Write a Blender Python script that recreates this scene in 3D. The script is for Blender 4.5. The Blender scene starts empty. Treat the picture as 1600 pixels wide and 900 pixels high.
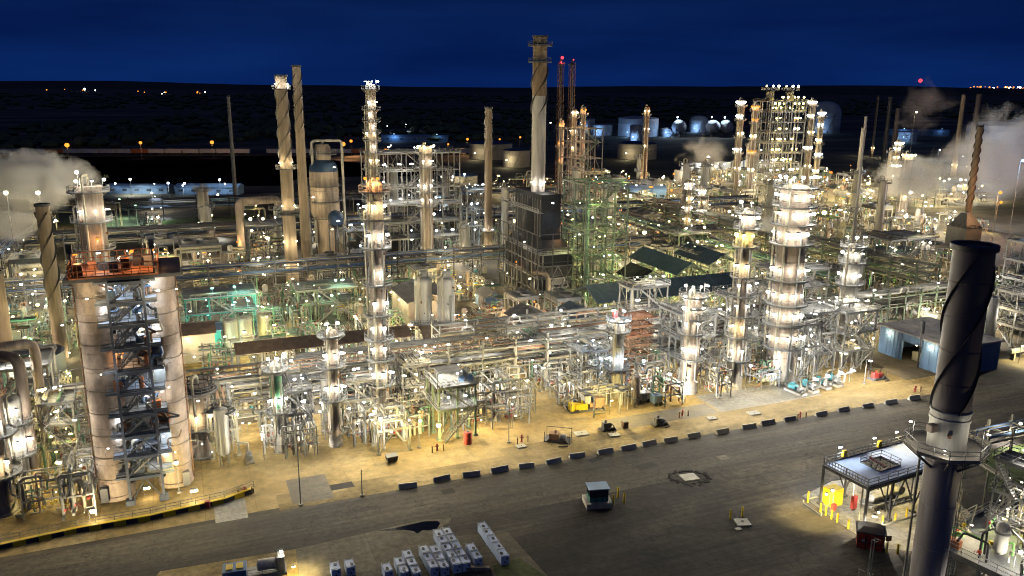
import bpy, math, random
from mathutils import Vector, Matrix
rnd = random.Random(7)
C = bpy.context.scene.collection
sc = bpy.context.scene
R = math.radians
PI = math.pi
# ------------------------------------------------------------------ camera
F, PITCH, ROLL, CH = 1278.0, R(13.9), R(0.46), 60.0
fwd = Vector((0, math.cos(PITCH), -math.sin(PITCH)))
_r = Vector((1, 0, 0)); _u = _r.cross(fwd)
RT = _r * math.cos(ROLL) + _u * math.sin(ROLL)
UP = -_r * math.sin(ROLL) + _u * math.cos(ROLL)
EYE = Vector((0, 0, CH))
cd = bpy.data.cameras.new('camera'); cam = bpy.data.objects.new('camera', cd); C.objects.link(cam)
cd.sensor_width = 36; cd.lens = F / 1600 * 36; cd.clip_start = 1; cd.clip_end = 40000
m = Matrix((RT, UP, -fwd)).transposed().to_4x4(); m.translation = EYE
cam.matrix_world = m
sc.camera = cam
# ------------------------------------------------------------------ world: late dusk sky
wd = bpy.data.worlds.new('World'); sc.world = wd; wd.use_nodes = True
nt = wd.node_tree; nt.nodes.clear()
def N(nt, t, **k):
    n = nt.nodes.new(t)
    for a, b in k.items():
        if a in n.inputs: n.inputs[a].default_value = b
        else: setattr(n, a, b)
    return n
tc = N(nt, 'ShaderNodeTexCoord'); sx = N(nt, 'ShaderNodeSeparateXYZ'); nt.links.new(tc.outputs['Generated'], sx.inputs[0])
mp = N(nt, 'ShaderNodeMapping'); mp.inputs['Scale'].default_value = (1.2, 1.2, 9)
nt.links.new(tc.outputs['Generated'], mp.inputs['Vector'])
nz = N(nt, 'ShaderNodeTexNoise'); nz.inputs['Scale'].default_value = 2.2; nz.inputs['Detail'].default_value = 5
nt.links.new(mp.outputs[0], nz.inputs['Vector'])
cr = N(nt, 'ShaderNodeValToRGB'); e = cr.color_ramp.elements
e[0].position = 0.0; e[0].color = (.0020, .0145, .094, 1)
e[1].position = 1.0; e[1].color = (.0008, .003, .020, 1)
x = e.new(.05); x.color = (.0020, .0130, .082, 1)
x = e.new(.13); x.color = (.0022, .0105, .058, 1)
nt.links.new(sx.outputs['Z'], cr.inputs[0])
cl = N(nt, 'ShaderNodeValToRGB'); cl.color_ramp.elements[0].position = .35; cl.color_ramp.elements[0].color = (.58, .66, .72, 1)
cl.color_ramp.elements[1].position = .7; cl.color_ramp.elements[1].color = (1.32, 1.26, 1.16, 1)
nt.links.new(nz.outputs[0], cl.inputs[0])
mx = N(nt, 'ShaderNodeMix', data_type='RGBA', blend_type='MULTIPLY'); mx.inputs[0].default_value = 1
nt.links.new(cr.outputs[0], mx.inputs[6]); nt.links.new(cl.outputs[0], mx.inputs[7])
bg = N(nt, 'ShaderNodeBackground', Strength=0.82); nt.links.new(mx.outputs[2], bg.inputs[0])
out = N(nt, 'ShaderNodeOutputWorld'); nt.links.new(bg.outputs[0], out.inputs[0])
# very weak, broad sun lamp added as ambient fill in place of skylight
sl = bpy.data.lights.new('dusk_fill', 'SUN'); sl.energy = .062; sl.angle = R(120); sl.color = (.74, .82, 1)
so = bpy.data.objects.new('dusk_fill', sl); C.objects.link(so); so.rotation_euler = (R(38), 0, R(-20))
vs = sc.view_settings; vs.view_transform = 'Standard'; vs.look = 'None'; vs.gamma = 1; vs.exposure = 0.48; vs.use_curve_mapping = False
cy = sc.cycles; cy.max_bounces = 2; cy.diffuse_bounces = 0; cy.glossy_bounces = 1; cy.transmission_bounces = 2; cy.volume_bounces = 1
cy.sample_clamp_indirect = 2; cy.sample_clamp_direct = 12; cy.use_denoising = True; cy.caustics_reflective = False; cy.caustics_refractive = False
cy.filter_width = 1.05; cy.volume_step_rate = 2.0; cy.volume_max_steps = 64
PW = 3.0
# ------------------------------------------------------------------ frames
TH = R(22.4); CT, ST = math.cos(TH), math.sin(TH)
def G(px, py, z=0.0):                         # the spot on the ground (or at height z) seen at a pixel
    d = fwd * F + RT * (px - 800) + UP * (450 - py)
    return EYE + d * ((z - CH) / d.z)
def prj(P):
    v = P - EYE; z = v.dot(fwd)
    return 800 + F * v.dot(RT) / z, 450 - F * v.dot(UP) / z
def HT(P, py):                                # height above P that shows at picture row py
    lo, hi = -5, 200
    for _ in range(40):
        q = (lo + hi) / 2
        if prj(Vector((P.x, P.y, q)))[1] > py: lo = q
        else: hi = q
    return lo
def W(u, v, z=0.0): return Vector((u * CT - v * ST, u * ST + v * CT, z))
def UV(P): return P.x * CT + P.y * ST, -P.x * ST + P.y * CT
# ------------------------------------------------------------------ materials
MT = {}
def mat(name, col, rough=.6, metal=0, var=.35, scale=1.0, streak=(1, 1, 1), spec=.4):
    ma = bpy.data.materials.new(name); ma.use_nodes = True; t = ma.node_tree; b = t.nodes['Principled BSDF']
    b.inputs['Roughness'].default_value = rough; b.inputs['Metallic'].default_value = metal; b.inputs['Specular IOR Level'].default_value = spec
    tc = N(t, 'ShaderNodeTexCoord'); mp = N(t, 'ShaderNodeMapping'); mp.inputs['Scale'].default_value = streak
    t.links.new(tc.outputs['Object'], mp.inputs['Vector'])
    n = N(t, 'ShaderNodeTexNoise'); n.inputs['Scale'].default_value = scale; n.inputs['Detail'].default_value = 6; n.inputs['Roughness'].default_value = .65
    t.links.new(mp.outputs[0], n.inputs['Vector'])
    r = N(t, 'ShaderNodeValToRGB'); r.color_ramp.elements[0].position = .3; r.color_ramp.elements[1].position = .7
    r.color_ramp.elements[0].color = tuple(c * (1 - var) for c in col) + (1,)
    r.color_ramp.elements[1].color = tuple(min(1, c * (1 + var * .6)) for c in col) + (1,)
    t.links.new(n.outputs[0], r.inputs[0]); t.links.new(r.outputs[0], b.inputs['Base Color'])
    MT[name] = ma; return ma
STK = (1, 1, .12)
mat('clad_alu', (.38, .37, .35), .42, .45, 0.50, 1.12, STK)
mat('shell_tan', (.30, .24, .19), .7, 0, 0.50, 0.98, STK)
mat('shell_pink', (.30, .235, .19), .85, 0, .55, .55, (1, 1, .5))
mat('shell_white', (.45, .43, .38), .55, 0, 0.42, 0.84, STK)
mat('shell_green', (.16, .42, .22), .55, 0, .25, .8, STK)
mat('stack_brown', (.17, .13, .10), .8, 0, 0.50, 0.70, STK)
mat('stack_grey', (.36, .335, .315), .75, 0, 0.48, 0.56, STK)
mat('stack_dark', (.10, .082, .092), .6, 0, .3, .5, STK)
mat('stack_mauve', (.36, .325, .325), .6, 0, 0.45, 0.56, STK)
mat('concrete', (.26, .235, .20), .85, 0, .3, .8)
mat('concrete_light', (.5, .48, .43), .85, 0, .22, .8)
mat('galv', (.27, .27, .265), .5, .3, .2, 2)
mat('grating', (.17, .175, .18), .6, .2, .3, 2)
mat('steel_dark', (.040, .041, .050), .55, 0, .3, 1)
mat('steel_grey', (.14, .14, .14), .6, 0, .3, 1)
mat('steel_green', (.125, .165, .115), .6, 0, .3, 1)
mat('steel_lime', (.22, .50, .14), .6, 0, .2, 1)
mat('steel_cream', (.28, .26, .19), .6, 0, .25, 1)
mat('pipe_light', (.46, .42, .32), .5, .1, .25, 1)
mat('pipe_grey', (.20, .20, .19), .5, .2, .3, 1)
mat('pipe_alu', (.50, .50, .49), .38, .6, .2, 1)
mat('pipe_rust', (.22, .12, .07), .75, 0, .4, 2)
mat('pipe_green', (.14, .27, .17), .6, 0, .25, 1)
mat('orange_steel', (.36, .12, .045), .65, 0, .35, 1.5)
mat('red_paint', (.30, .035, .03), .5, 0, .3, 1.5)
mat('yellow_paint', (.72, .52, .03), .5, 0, .2, 2)
mat('blue_siding', (.13, .22, .36), .6, 0, .25, 1, STK)
mat('blue_pale', (.26, .36, .50), .5, 0, .15, 1)
mat('box_white', (.60, .70, .92), .5, 0, .12, 1.2)
mat('teal_paint', (.05, .22, .26), .5, 0, .2, 1)
mat('teal_wall', (.03, .20, .18), .6, 0, .25, 1)
mat('roof_teal', (.06, .09, .13), .5, .1, .3, .6)
mat('roof_dark', (.11, .10, .10), .6, 0, .35, .5)
mat('roof_brown', (.19, .135, .095), .7, 0, .4, .7)
mat('blue_dome', (.018, .04, .085), .45, 0, .25, .6)
mat('tank_white', (.34, .38, .44), .55, 0, .15, .1, STK)
mat('tank_tan', (.27, .25, .215), .6, 0, .2, .2, STK)
mat('deck_panel', (.28, .29, .29), .6, 0, .25, 1.2, STK)
mat('black_rubber', (.02, .02, .022), .6, 0, .2, 2)
mat('blue_pipe', (.10, .17, .32), .5, .1, .2, 1)
mat('glass_dark', (.03, .05, .07), .1, 0, .1, 1)
mat('frame_blue', (.10, .115, .15), .6, 0, .35, 1.5)
mat('deck_blue', (.24, .27, .33), .6, 0, .4, 1)
mat('furnace_black', (.018, .019, .024), .7, 0, .4, 1, spec=.2)
mat('asphalt_broken', (.022, .02, .02), .95, 0, .3, 2, spec=.05)
mat('rock', (.30, .28, .24), .9, 0, .3, 2)
mat('foliage', (.06, .085, .05), .9, 0, .4, .3)
def emit(name, col, s):
    ma = bpy.data.materials.new(name); ma.use_nodes = True; t = ma.node_tree; t.nodes.clear()
    em = N(t, 'ShaderNodeEmission', Strength=s); em.inputs[0].default_value = col + (1,)
    o = N(t, 'ShaderNodeOutputMaterial'); t.links.new(em.outputs[0], o.inputs[0])
    ma.cycles.emission_sampling = 'NONE'; MT[name] = ma; return ma
COL = dict(white=(1, .94, .80), warm=(1, .82, .48), yellow=(1, .78, .28), cool=(.78, .90, 1), green=(.55, 1, .62), teal=(.30, 1, .78),
           lime=(.98, 1, .34), orange=(1, .30, .035), red=(1, .05, .08), blue=(.35, .6, 1))
for k, c in COL.items(): emit('glow_' + k, c, {'red': 1.7, 'orange': 1.5, 'lime': 5, 'green': 4, 'teal': 4, 'blue': 4}.get(k, 22))
# ------------------------------------------------------------------ mesh builder
def fillet(pts, r, n=3):
    pts = [Vector(p) for p in pts]; o = [pts[0]]
    for a, b, c in zip(pts, pts[1:], pts[2:]):
        d1, d2 = a - b, c - b
        q = min(r, d1.length * .45, d2.length * .45)
        if q < 1e-3: o.append(b); continue
        p, s = b + d1.normalized() * q, b + d2.normalized() * q
        for i in range(n + 1):
            t = i / n; o.append(p * (1 - t) ** 2 + b * 2 * t * (1 - t) + s * t * t)
    o.append(pts[-1]); return o
class MB:
    def __init__(s): s.v = []; s.f = []; s.mi = []; s.cur = 0
    def add(s, vs, fs):
        b = len(s.v); s.v += [tuple(p) for p in vs]; s.f += [tuple(i + b for i in f) for f in fs]; s.mi += [s.cur] * len(fs); return s
    def box(s, c, d, rz=0, tap=1):
        x, y, z = d[0] / 2, d[1] / 2, d[2]; ca, sa = math.cos(rz), math.sin(rz); vs = []
        for k, (zz, t) in enumerate(((0, 1), (z, tap))):
            for a, b in ((-x, -y), (x, -y), (x, y), (-x, y)):
                a *= t; b *= t; vs.append((c[0] + a * ca - b * sa, c[1] + a * sa + b * ca, c[2] + zz))
        return s.add(vs, [(3, 2, 1, 0), (4, 5, 6, 7), (0, 1, 5, 4), (1, 2, 6, 5), (2, 3, 7, 6), (3, 0, 4, 7)])
    def beam(s, p, q, w=.25, h=None):
        p, q = Vector(p), Vector(q); h = h or w; d = q - p
        if d.length < 1e-4: return s
        d.normalize(); a = d.cross(Vector((0, 0, 1)))
        if a.length < .01: a = Vector((1, 0, 0))
        a.normalize(); b = a.cross(d); a *= w / 2; b *= h / 2
        vs = [p - a - b, p + a - b, p + a + b, p - a + b, q - a - b, q + a - b, q + a + b, q - a + b]
        return s.add(vs, [(3, 2, 1, 0), (4, 5, 6, 7), (0, 1, 5, 4), (1, 2, 6, 5), (2, 3, 7, 6), (3, 0, 4, 7)])
    def tube(s, pts, r, n=6, close=False):
        P = [Vector(p) for p in pts]; L = len(P); vs = []; ref = None
        for i in range(L):
            if close: t = P[(i + 1) % L] - P[i - 1]
            else: t = P[min(i + 1, L - 1)] - P[max(i - 1, 0)]
            if t.length < 1e-6: t = Vector((0, 0, 1))
            t.normalize()
            if ref is None: ref = Vector((0, 0, 1)) if abs(t.z) < .9 else Vector((1, 0, 0))
            a = ref - t * ref.dot(t)
            if a.length < 1e-3: ref = Vector((0, 1, 0)); a = ref - t * ref.dot(t)
            a.normalize(); ref = a; b = t.cross(a)
            rr = r[i] if isinstance(r, (list, tuple)) else r
            for k in range(n):
                w = 2 * PI * k / n; vs.append(P[i] + (a * math.cos(w) + b * math.sin(w)) * rr)
        fs = []
        for i in range(L if close else L - 1):
            j = (i + 1) % L
            for k in range(n):
                l = (k + 1) % n; fs.append((i * n + k, i * n + l, j * n + l, j * n + k))
        if not close: fs += [tuple(range(n))[::-1], tuple((L - 1) * n + k for k in range(n))]
        return s.add(vs, fs)
    def pipe(s, pts, r, n=7, bend=2.5): return s.tube(fillet(pts, r * bend), r, n)
    def lathe(s, prof, n=24, c=(0, 0, 0)):          # (radius, z) from the bottom up
        vs = []; fs = []
        for r, z in prof:
            for k in range(n): a = 2 * PI * k / n; vs.append((c[0] + r * math.cos(a), c[1] + r * math.sin(a), c[2] + z))
        for i in range(len(prof) - 1):
            for k in range(n):
                l = (k + 1) % n; fs.append((i * n + k, i * n + l, (i + 1) * n + l, (i + 1) * n + k))
        fs += [tuple(range(n))[::-1], tuple((len(prof) - 1) * n + k for k in range(n))]
        return s.add(vs, fs)
    def cyl(s, c, r, h, n=12, r2=None): return s.lathe([(r, 0), (r2 if r2 is not None else r, h)], n, c)
    def hcyl(s, p, q, r, n=14, dish=.35):            # horizontal vessel with dished ends
        p, q = Vector(p), Vector(q); d = (q - p).normalized()
        P = [p - d * r * dish, p - d * r * dish * .6, p, q, q + d * r * dish * .6, q + d * r * dish]
        return s.tube(P, [r * .25, r * .75, r, r, r * .75, r * .25], n)
    def deck(s, c, r0, r1, a0, a1, th=.12, n=None):  # a ring sector
        n = n or max(4, int((a1 - a0) / .3)); vs = []; fs = []
        for i in range(n + 1):
            a = a0 + (a1 - a0) * i / n; ca, sa = math.cos(a), math.sin(a)
            for r, z in ((r0, 0), (r1, 0), (r1, th), (r0, th)): vs.append((c[0] + r * ca, c[1] + r * sa, c[2] + z))
        for i in range(n):
            for k in range(4):
                l = (k + 1) % 4; fs.append((i * 4 + k, (i + 1) * 4 + k, (i + 1) * 4 + l, i * 4 + l))
        fs += [(0, 1, 2, 3), (n * 4 + 3, n * 4 + 2, n * 4 + 1, n * 4)]
        return s.add(vs, fs)
    def rail(s, pts, h=1.1, w=.055, step=2.0, close=False, kick=True):
        P = [Vector(p) for p in pts]
        if close: P = P + [P[0]]
        for a, b in zip(P, P[1:]):
            for z in (h, h * .55): s.beam(a + Vector((0, 0, z)), b + Vector((0, 0, z)), w)
            if kick: s.beam(a + Vector((0, 0, .09)), b + Vector((0, 0, .09)), .02, .18)
            k = max(1, round((b - a).length / step))
            for i in range(k): q = a.lerp(b, i / k); s.beam(q, q + Vector((0, 0, h)), w)
        s.beam(P[-1], P[-1] + Vector((0, 0, h)), w); return s
    def ring_rail(s, c, r, a0, a1, h=1.1, w=.055):
        n = max(4, int((a1 - a0) / .35))
        return s.rail([(c[0] + r * math.cos(a0 + (a1 - a0) * i / n), c[1] + r * math.sin(a0 + (a1 - a0) * i / n), c[2]) for i in range(n + 1)], h, w, 3)
    def ladder(s, p, h, ang=0, cage=True):
        x, y, z = p; ca, sa = math.cos(ang), math.sin(ang); tx, ty = -sa, ca
        for k in (-.25, .25): s.beam((x + tx * k, y + ty * k, z), (x + tx * k, y + ty * k, z + h), .06)
        for i in range(int(h / .6)): s.beam((x - tx * .25, y - ty * .25, z + i * .6), (x + tx * .25, y + ty * .25, z + i * .6), .04)
        if cage:
            for i in range(int(h / 1.8)):
                zz = z + 2.2 + i * 1.8
                if zz > z + h: break
                s.tube([(x + tx * .38 * math.cos(b) + ca * (.05 + .6 * math.sin(b)), y + ty * .38 * math.cos(b) + sa * (.05 + .6 * math.sin(b)), zz) for b in (0, .6, 1.2, 1.9, 2.5, PI)], .03, 3)
        return s
    def stair(s, p, q, w=.9):
        p, q = Vector(p), Vector(q); d = q - p; hd = Vector((d.x, d.y, 0)).normalized(); sd = Vector((-hd.y, hd.x, 0)) * w / 2
        for k in (-1, 1):
            s.beam(p + sd * k, q + sd * k, .06, .25); up = Vector((0, 0, 1))
            s.beam(p + sd * k + up, q + sd * k + up, .05)
            for i in range(4): a = p.lerp(q, i / 3) + sd * k; s.beam(a, a + up, .05)
        n = int(abs(d.z) / .3)
        for i in range(n): a = p.lerp(q, (i + .5) / n); s.box((a.x, a.y, a.z), (.28 if abs(hd.x) > .5 else w, w if abs(hd.x) > .5 else .28, .04))
        return s
    def mesh(s, name, mats):
        me = bpy.data.meshes.new(name); me.from_pydata(s.v, [], s.f)
        if not isinstance(mats, (list, tuple)): mats = [mats]
        for q in mats: me.materials.append(MT[q] if isinstance(q, str) else q)
        if len(mats) > 1: me.polygons.foreach_set('material_index', s.mi)
        me.polygons.foreach_set('use_smooth', [True] * len(s.f)); me.set_sharp_from_angle(angle=R(38)); me.update()
        return me
    def obj(s, name, mats, parent=None, loc=(0, 0, 0), rz=0):
        o = bpy.data.objects.new(name, s.mesh(name, mats)); C.objects.link(o); o.parent = parent; o.location = loc; o.rotation_euler = (0, 0, rz); return o
# ------------------------------------------------------------------ things, labels
AUTO = []; LM = []; TAKEN = []
def tag(o, label, cat, group=None):
    o['label'] = label; o['category'] = cat
    if group: o['group'] = group
    return o
def auto(o, look, cat, group): AUTO.append((o, look)); o['category'] = cat; o['group'] = group; return o
def landmark(phrase, P): LM.append((phrase, Vector((P[0], P[1], 0))))
def claim(P, r): TAKEN.append((P[0], P[1], r))
def free(P, r): return all((P[0] - x) ** 2 + (P[1] - y) ** 2 > (r + q) ** 2 for x, y, q in TAKEN)
def thing(name, label, cat, P, rz=TH, group=None, lm=None, auto_=False, r=0):
    o = bpy.data.objects.new(name, None); C.objects.link(o); o.location = (P[0], P[1], P[2] if len(P) > 2 else 0); o.rotation_euler = (0, 0, rz); o.empty_display_size = .5
    if auto_: auto(o, label, cat, group)
    else: tag(o, label, cat, group)
    if lm: landmark(lm, P)
    if r: claim(P, r)
    return o
def structure(mb, name, mats, kind='structure'):
    o = mb.obj(name, mats); o['kind'] = kind; return o
LD = {}
def ico(s, c, r):
    s.lathe([(r * .02, -r), (r * .75, -r * .66), (r, 0), (r * .75, r * .66), (r * .02, r)], 8, c); return s
def lampmesh(col, r, arm):
    sh = rnd.choice((0, 0, 1, 2)) if r < .5 else 0; k = (col, r, arm, sh)
    if k not in LD:
        b = MB()
        if sh == 0: ico(b, (0, 0, 0), r)
        elif sh == 1: b.box((0, 0, -r * .3), (r * 2.2, r * 1.5, r * .5))
        else: b.tube([(-r * 1.3, 0, 0), (r * 1.3, 0, 0)], r * .5, 8)
        b.cur = 1; b.cyl((0, 0, r * .9), r * 1.15, .10, 8, r * .6)
        if arm: b.beam((.0, 0, r), (-.45, 0, r + .12), .06).beam((-.45, 0, r + .15), (-.45, 0, -arm), .07)
        LD[k] = b.mesh('lamp', ['glow_' + col, 'steel_grey'])
    return LD[k]
NL = [0]
def lamp(parent, p, col='white', power=900, r=.25, arm=2.0, rz=0, light=True, dz=None, name='lamp'):
    o = bpy.data.objects.new(name, lampmesh(col, r, arm)); C.objects.link(o); o.parent = parent; o.location = p; o.rotation_euler = (0, 0, rz + (rnd.uniform(-.8, .8) if arm == 0 else 0)); o.scale = (rnd.uniform(.7, 1.2),) * 3
    if light and power:
        pt = power >= 5000 or parent.name.split('.')[0] in ('process_column', 'drum_tower_structure', 'wash_column', 'storage_silo', 'chimney_stack', 'main_stack', 'near_stack', 'regenerator_vessel', 'coke_drum', 'cooling_tower', 'blue_workshop', 'arched_duct', 'slim_stack', 'storage_tank', 'sphere_tank', 'far_shed', 'pump_house', 'square_tank')
        near = parent.location.y < 205 and parent.location.y > 112 and not pt
        if near and rnd.random() < .22: pt = True; power = min(4900, power * 1.9)
        elif near: power = min(4900, power * 1.8)
        k = (col, round(power / 50) * 50, pt)
        if k not in LD:
            l = bpy.data.lights.new('lamp_light', 'POINT' if pt else 'SPOT'); l.energy = power * PW * (.36 if power < 5000 and pt else .42 if pt else 1.4); l.color = COL[col] if col != 'orange' else (1, .50, .20); l.shadow_soft_size = .2; LD[k] = l
            if not pt: l.spot_size = R(142); l.spot_blend = .8       # shaded fittings throw their light downwards
        q = bpy.data.objects.new('lamp_light', LD[k]); C.objects.link(q); q.parent = parent
        q.location = (p[0] + .12, p[1], p[2] - (dz if dz is not None else r + .25)); q.rotation_euler = (rnd.uniform(-.35, .35), rnd.uniform(-.35, .35), 0); NL[0] += 1
    return o
def copy_tree(o, parent=None):
    c = o.copy(); C.objects.link(c); c.parent = parent
    for ch in o.children: copy_tree(ch, c)
    return c
def part(o, name, mb, mats): return mb.obj(name, mats, o)
# ================================================================== SETTING
def noise_mix(name, c0, c1, c2, s1, s2, st=(1, 1, 1), joints=None, rough=.9, bump=.25, tracks=0):
    ma = bpy.data.materials.new(name); ma.use_nodes = True; t = ma.node_tree; b = t.nodes['Principled BSDF']; b.inputs['Roughness'].default_value = rough
    b.inputs['Specular IOR Level'].default_value = .2
    g = N(t, 'ShaderNodeTexCoord'); rot = N(t, 'ShaderNodeMapping'); rot.inputs['Rotation'].default_value = (0, 0, -TH); t.links.new(g.outputs['Object'], rot.inputs[0])
    mp = N(t, 'ShaderNodeMapping'); mp.inputs['Scale'].default_value = st; t.links.new(rot.outputs[0], mp.inputs[0])
    a = N(t, 'ShaderNodeTexNoise', Scale=s1, Detail=7.0, Roughness=.6); t.links.new(mp.outputs[0], a.inputs['Vector'])
    d = N(t, 'ShaderNodeTexNoise', Scale=s2, Detail=8.0, Roughness=.7); t.links.new(rot.outputs[0], d.inputs['Vector'])
    r = N(t, 'ShaderNodeValToRGB'); e = r.color_ramp.elements; e[0].position = .34; e[0].color = c0 + (1,); e[1].position = .68; e[1].color = c2 + (1,)
    x = e.new(.5); x.color = c1 + (1,)
    t.links.new(a.outputs[0], r.inputs[0])
    r2 = N(t, 'ShaderNodeValToRGB'); r2.color_ramp.elements[0].position = .3; r2.color_ramp.elements[0].color = (.48, .47, .46, 1); r2.color_ramp.elements[1].position = .68; r2.color_ramp.elements[1].color = (1.3, 1.27, 1.22, 1)
    t.links.new(d.outputs[0], r2.inputs[0])
    m1 = N(t, 'ShaderNodeMix', data_type='RGBA', blend_type='MULTIPLY'); m1.inputs[0].default_value = 1
    t.links.new(r.outputs[0], m1.inputs[6]); t.links.new(r2.outputs[0], m1.inputs[7]); last = m1.outputs[2]
    if joints:
        br = N(t, 'ShaderNodeTexBrick'); br.offset = 0; br.inputs['Scale'].default_value = 1; br.inputs['Brick Width'].default_value = joints; br.inputs['Row Height'].default_value = joints * .8
        br.inputs['Mortar Size'].default_value = .06; br.inputs['Color1'].default_value = (1, 1, 1, 1); br.inputs['Color2'].default_value = (.86, .85, .83, 1); br.inputs['Mortar'].default_value = (.72, .69, .63, 1)
        t.links.new(rot.outputs[0], br.inputs['Vector'])
        m2 = N(t, 'ShaderNodeMix', data_type='RGBA', blend_type='MULTIPLY'); m2.inputs[0].default_value = 1
        t.links.new(last, m2.inputs[6]); t.links.new(br.outputs[0], m2.inputs[7]); last = m2.outputs[2]
    if tracks:
        tm = N(t, 'ShaderNodeMapping'); tm.inputs['Scale'].default_value = (.03, 1.5, 1); tm.inputs['Rotation'].default_value = (0, 0, .06); t.links.new(rot.outputs[0], tm.inputs[0])
        tn = N(t, 'ShaderNodeTexNoise', Scale=1.0, Detail=4.0, Roughness=.7, Distortion=.5); t.links.new(tm.outputs[0], tn.inputs['Vector'])
        tr = N(t, 'ShaderNodeValToRGB'); tr.color_ramp.elements[0].position = .38; tr.color_ramp.elements[0].color = (.62, .62, .63, 1); tr.color_ramp.elements[1].position = .62; tr.color_ramp.elements[1].color = (1.22, 1.2, 1.16, 1); t.links.new(tn.outputs[0], tr.inputs[0])
        m3 = N(t, 'ShaderNodeMix', data_type='RGBA', blend_type='MULTIPLY'); m3.inputs[0].default_value = tracks; t.links.new(last, m3.inputs[6]); t.links.new(tr.outputs[0], m3.inputs[7]); last = m3.outputs[2]
        vo = N(t, 'ShaderNodeTexVoronoi', feature='DISTANCE_TO_EDGE', Scale=.055); wv = N(t, 'ShaderNodeVectorMath', operation='ADD'); wn = N(t, 'ShaderNodeTexNoise', Scale=.25, Detail=4.0); t.links.new(rot.outputs[0], wn.inputs['Vector'])
        ws = N(t, 'ShaderNodeVectorMath', operation='SCALE'); ws.inputs['Scale'].default_value = 14; t.links.new(wn.outputs['Color'], ws.inputs[0]); t.links.new(rot.outputs[0], wv.inputs[0]); t.links.new(ws.outputs[0], wv.inputs[1]); t.links.new(wv.outputs[0], vo.inputs['Vector'])
        vr = N(t, 'ShaderNodeValToRGB'); vr.color_ramp.elements[0].position = 0; vr.color_ramp.elements[0].color = (.35, .34, .33, 1); vr.color_ramp.elements[1].position = .014; vr.color_ramp.elements[1].color = (1, 1, 1, 1); t.links.new(vo.outputs['Distance'], vr.inputs[0])
        m4 = N(t, 'ShaderNodeMix', data_type='RGBA', blend_type='MULTIPLY'); m4.inputs[0].default_value = .75; t.links.new(last, m4.inputs[6]); t.links.new(vr.outputs[0], m4.inputs[7]); last = m4.outputs[2]
    t.links.new(last, b.inputs['Base Color'])
    bp = N(t, 'ShaderNodeBump', Strength=bump, Distance=.15); t.links.new(d.outputs[0], bp.inputs['Height']); t.links.new(bp.outputs[0], b.inputs['Normal'])
    MT[name] = ma
noise_mix('soil', (.035, .042, .040), (.075, .080, .065), (.24, .21, .17), .004, .05, (1, 3, 1))
noise_mix('lot', (.018, .0165, .018), (.038, .034, .032), (.12, .105, .085), .075, .8, (.4, 1, 1), bump=.5, tracks=.8)
noise_mix('road_mat', (.034, .031, .029), (.050, .045, .040), (.085, .076, .064), .12, 1.2, (.18, 1.6, 1), bump=.2, tracks=.7)
noise_mix('yard_mat', (.20, .145, .062), (.33, .25, .115), (.46, .37, .20), .09, .7, (1, 1, 1), joints=7.0)
noise_mix('strip_mat', (.10, .075, .03), (.20, .15, .065), (.36, .28, .15), .22, 1.1, (.5, 1, 1), bump=.5)
noise_mix('plant_mat', (.022, .020, .018), (.042, .037, .030), (.10, .085, .06), .05, .5)  # dark ground, kept darker to stand in for shade between the equipment
noise_mix('pad_mat', (.09, .082, .066), (.12, .108, .086), (.16, .145, .115), .12, 1.0, joints=5.0)
noise_mix('slab_mat', (.30, .29, .26), (.40, .385, .35), (.50, .48, .43), .3, 1.5, joints=6.0)
noise_mix('green_mat', (.03, .045, .015), (.05, .07, .02), (.09, .10, .04), .2, 1.5, bump=.6)
noise_mix('hill_mat', (.03, .036, .033), (.055, .062, .05), (.11, .10, .08), .006, .03, (.5, 2.5, 1))
def poly(name, pts, m_, z, kind='structure'):
    b = MB(); b.v = [(p[0], p[1], z) for p in pts]; b.f = [tuple(range(len(pts)))]
    o = b.obj(name, m_); o['kind'] = kind; return o
def rect(u0, u1, v0, v1): return [W(u0, v0), W(u1, v0), W(u1, v1), W(u0, v1)]
b = MB(); b.v = [(-14000, -400, 0), (14000, -400, 0), (14000, 26000, 0), (-14000, 26000, 0)]; b.f = [(0, 1, 2, 3)]
structure(b, 'ground', 'soil')
poly('road', rect(-140, 330, 99, 111.6), 'road_mat', .012)
poly('gravel_lot', rect(-140, 260, -20, 99), 'lot', .008)
poly('plant_ground', rect(-230, 330, 111.6, 480), 'plant_mat', .008)
poly('concrete_yard', rect(-140, 47, 116.6, 146), 'yard_mat', .016)
poly('concrete_yard', rect(47, 140, 119.5, 146), 'yard_mat', .016)
poly('concrete_yard', rect(59, 68, 146, 178), 'yard_mat', .018)
poly('concrete_yard', rect(-18, 12, 160, 186), 'yard_mat', .018)
poly('gravel_verge', [W(10, 111.6), W(150, 111.6), W(150, 119.5), W(47, 119.5), W(47, 116.6), W(10, 116.6)], 'strip_mat', .016)
poly('gravel_verge', rect(-140, 10, 112.6, 116.6), 'yard_mat', .016)
for a, c, d, e_ in ((12.0, 18.0, 112.8, 121), (69, 92, 119.0, 124), (103, 112, 119.6, 123)): poly('patched_slab', rect(a, c, d, e_), 'pad_mat', .021)
poly('concrete_slab', rect(92.5, 117, 119.2, 128), 'slab_mat', .022)
poly('concrete_slab', rect(1.2, 5.6, 111.4, 117.6), 'slab_mat', .022)
poly('parking_pad', [G(462, 858), G(600, 826), G(690, 815), G(700, 840), G(790, 828), G(860, 905), G(470, 930)], 'pad_mat', .014)
poly('dirt_bank', [G(240, 905), G(250, 893), G(462, 858), G(470, 920), G(250, 930)], 'strip_mat', .014)
poly('loading_pad', [G(1253, 775), G(1300, 752), G(1440, 735), G(1560, 840), G(1430, 862), G(1370, 856), G(1330, 830)], 'slab_mat', .018)
poly('grass_patch', [G(1530, 705), G(1620, 690), G(1640, 790), G(1545, 768)], 'green_mat', .016)
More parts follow.
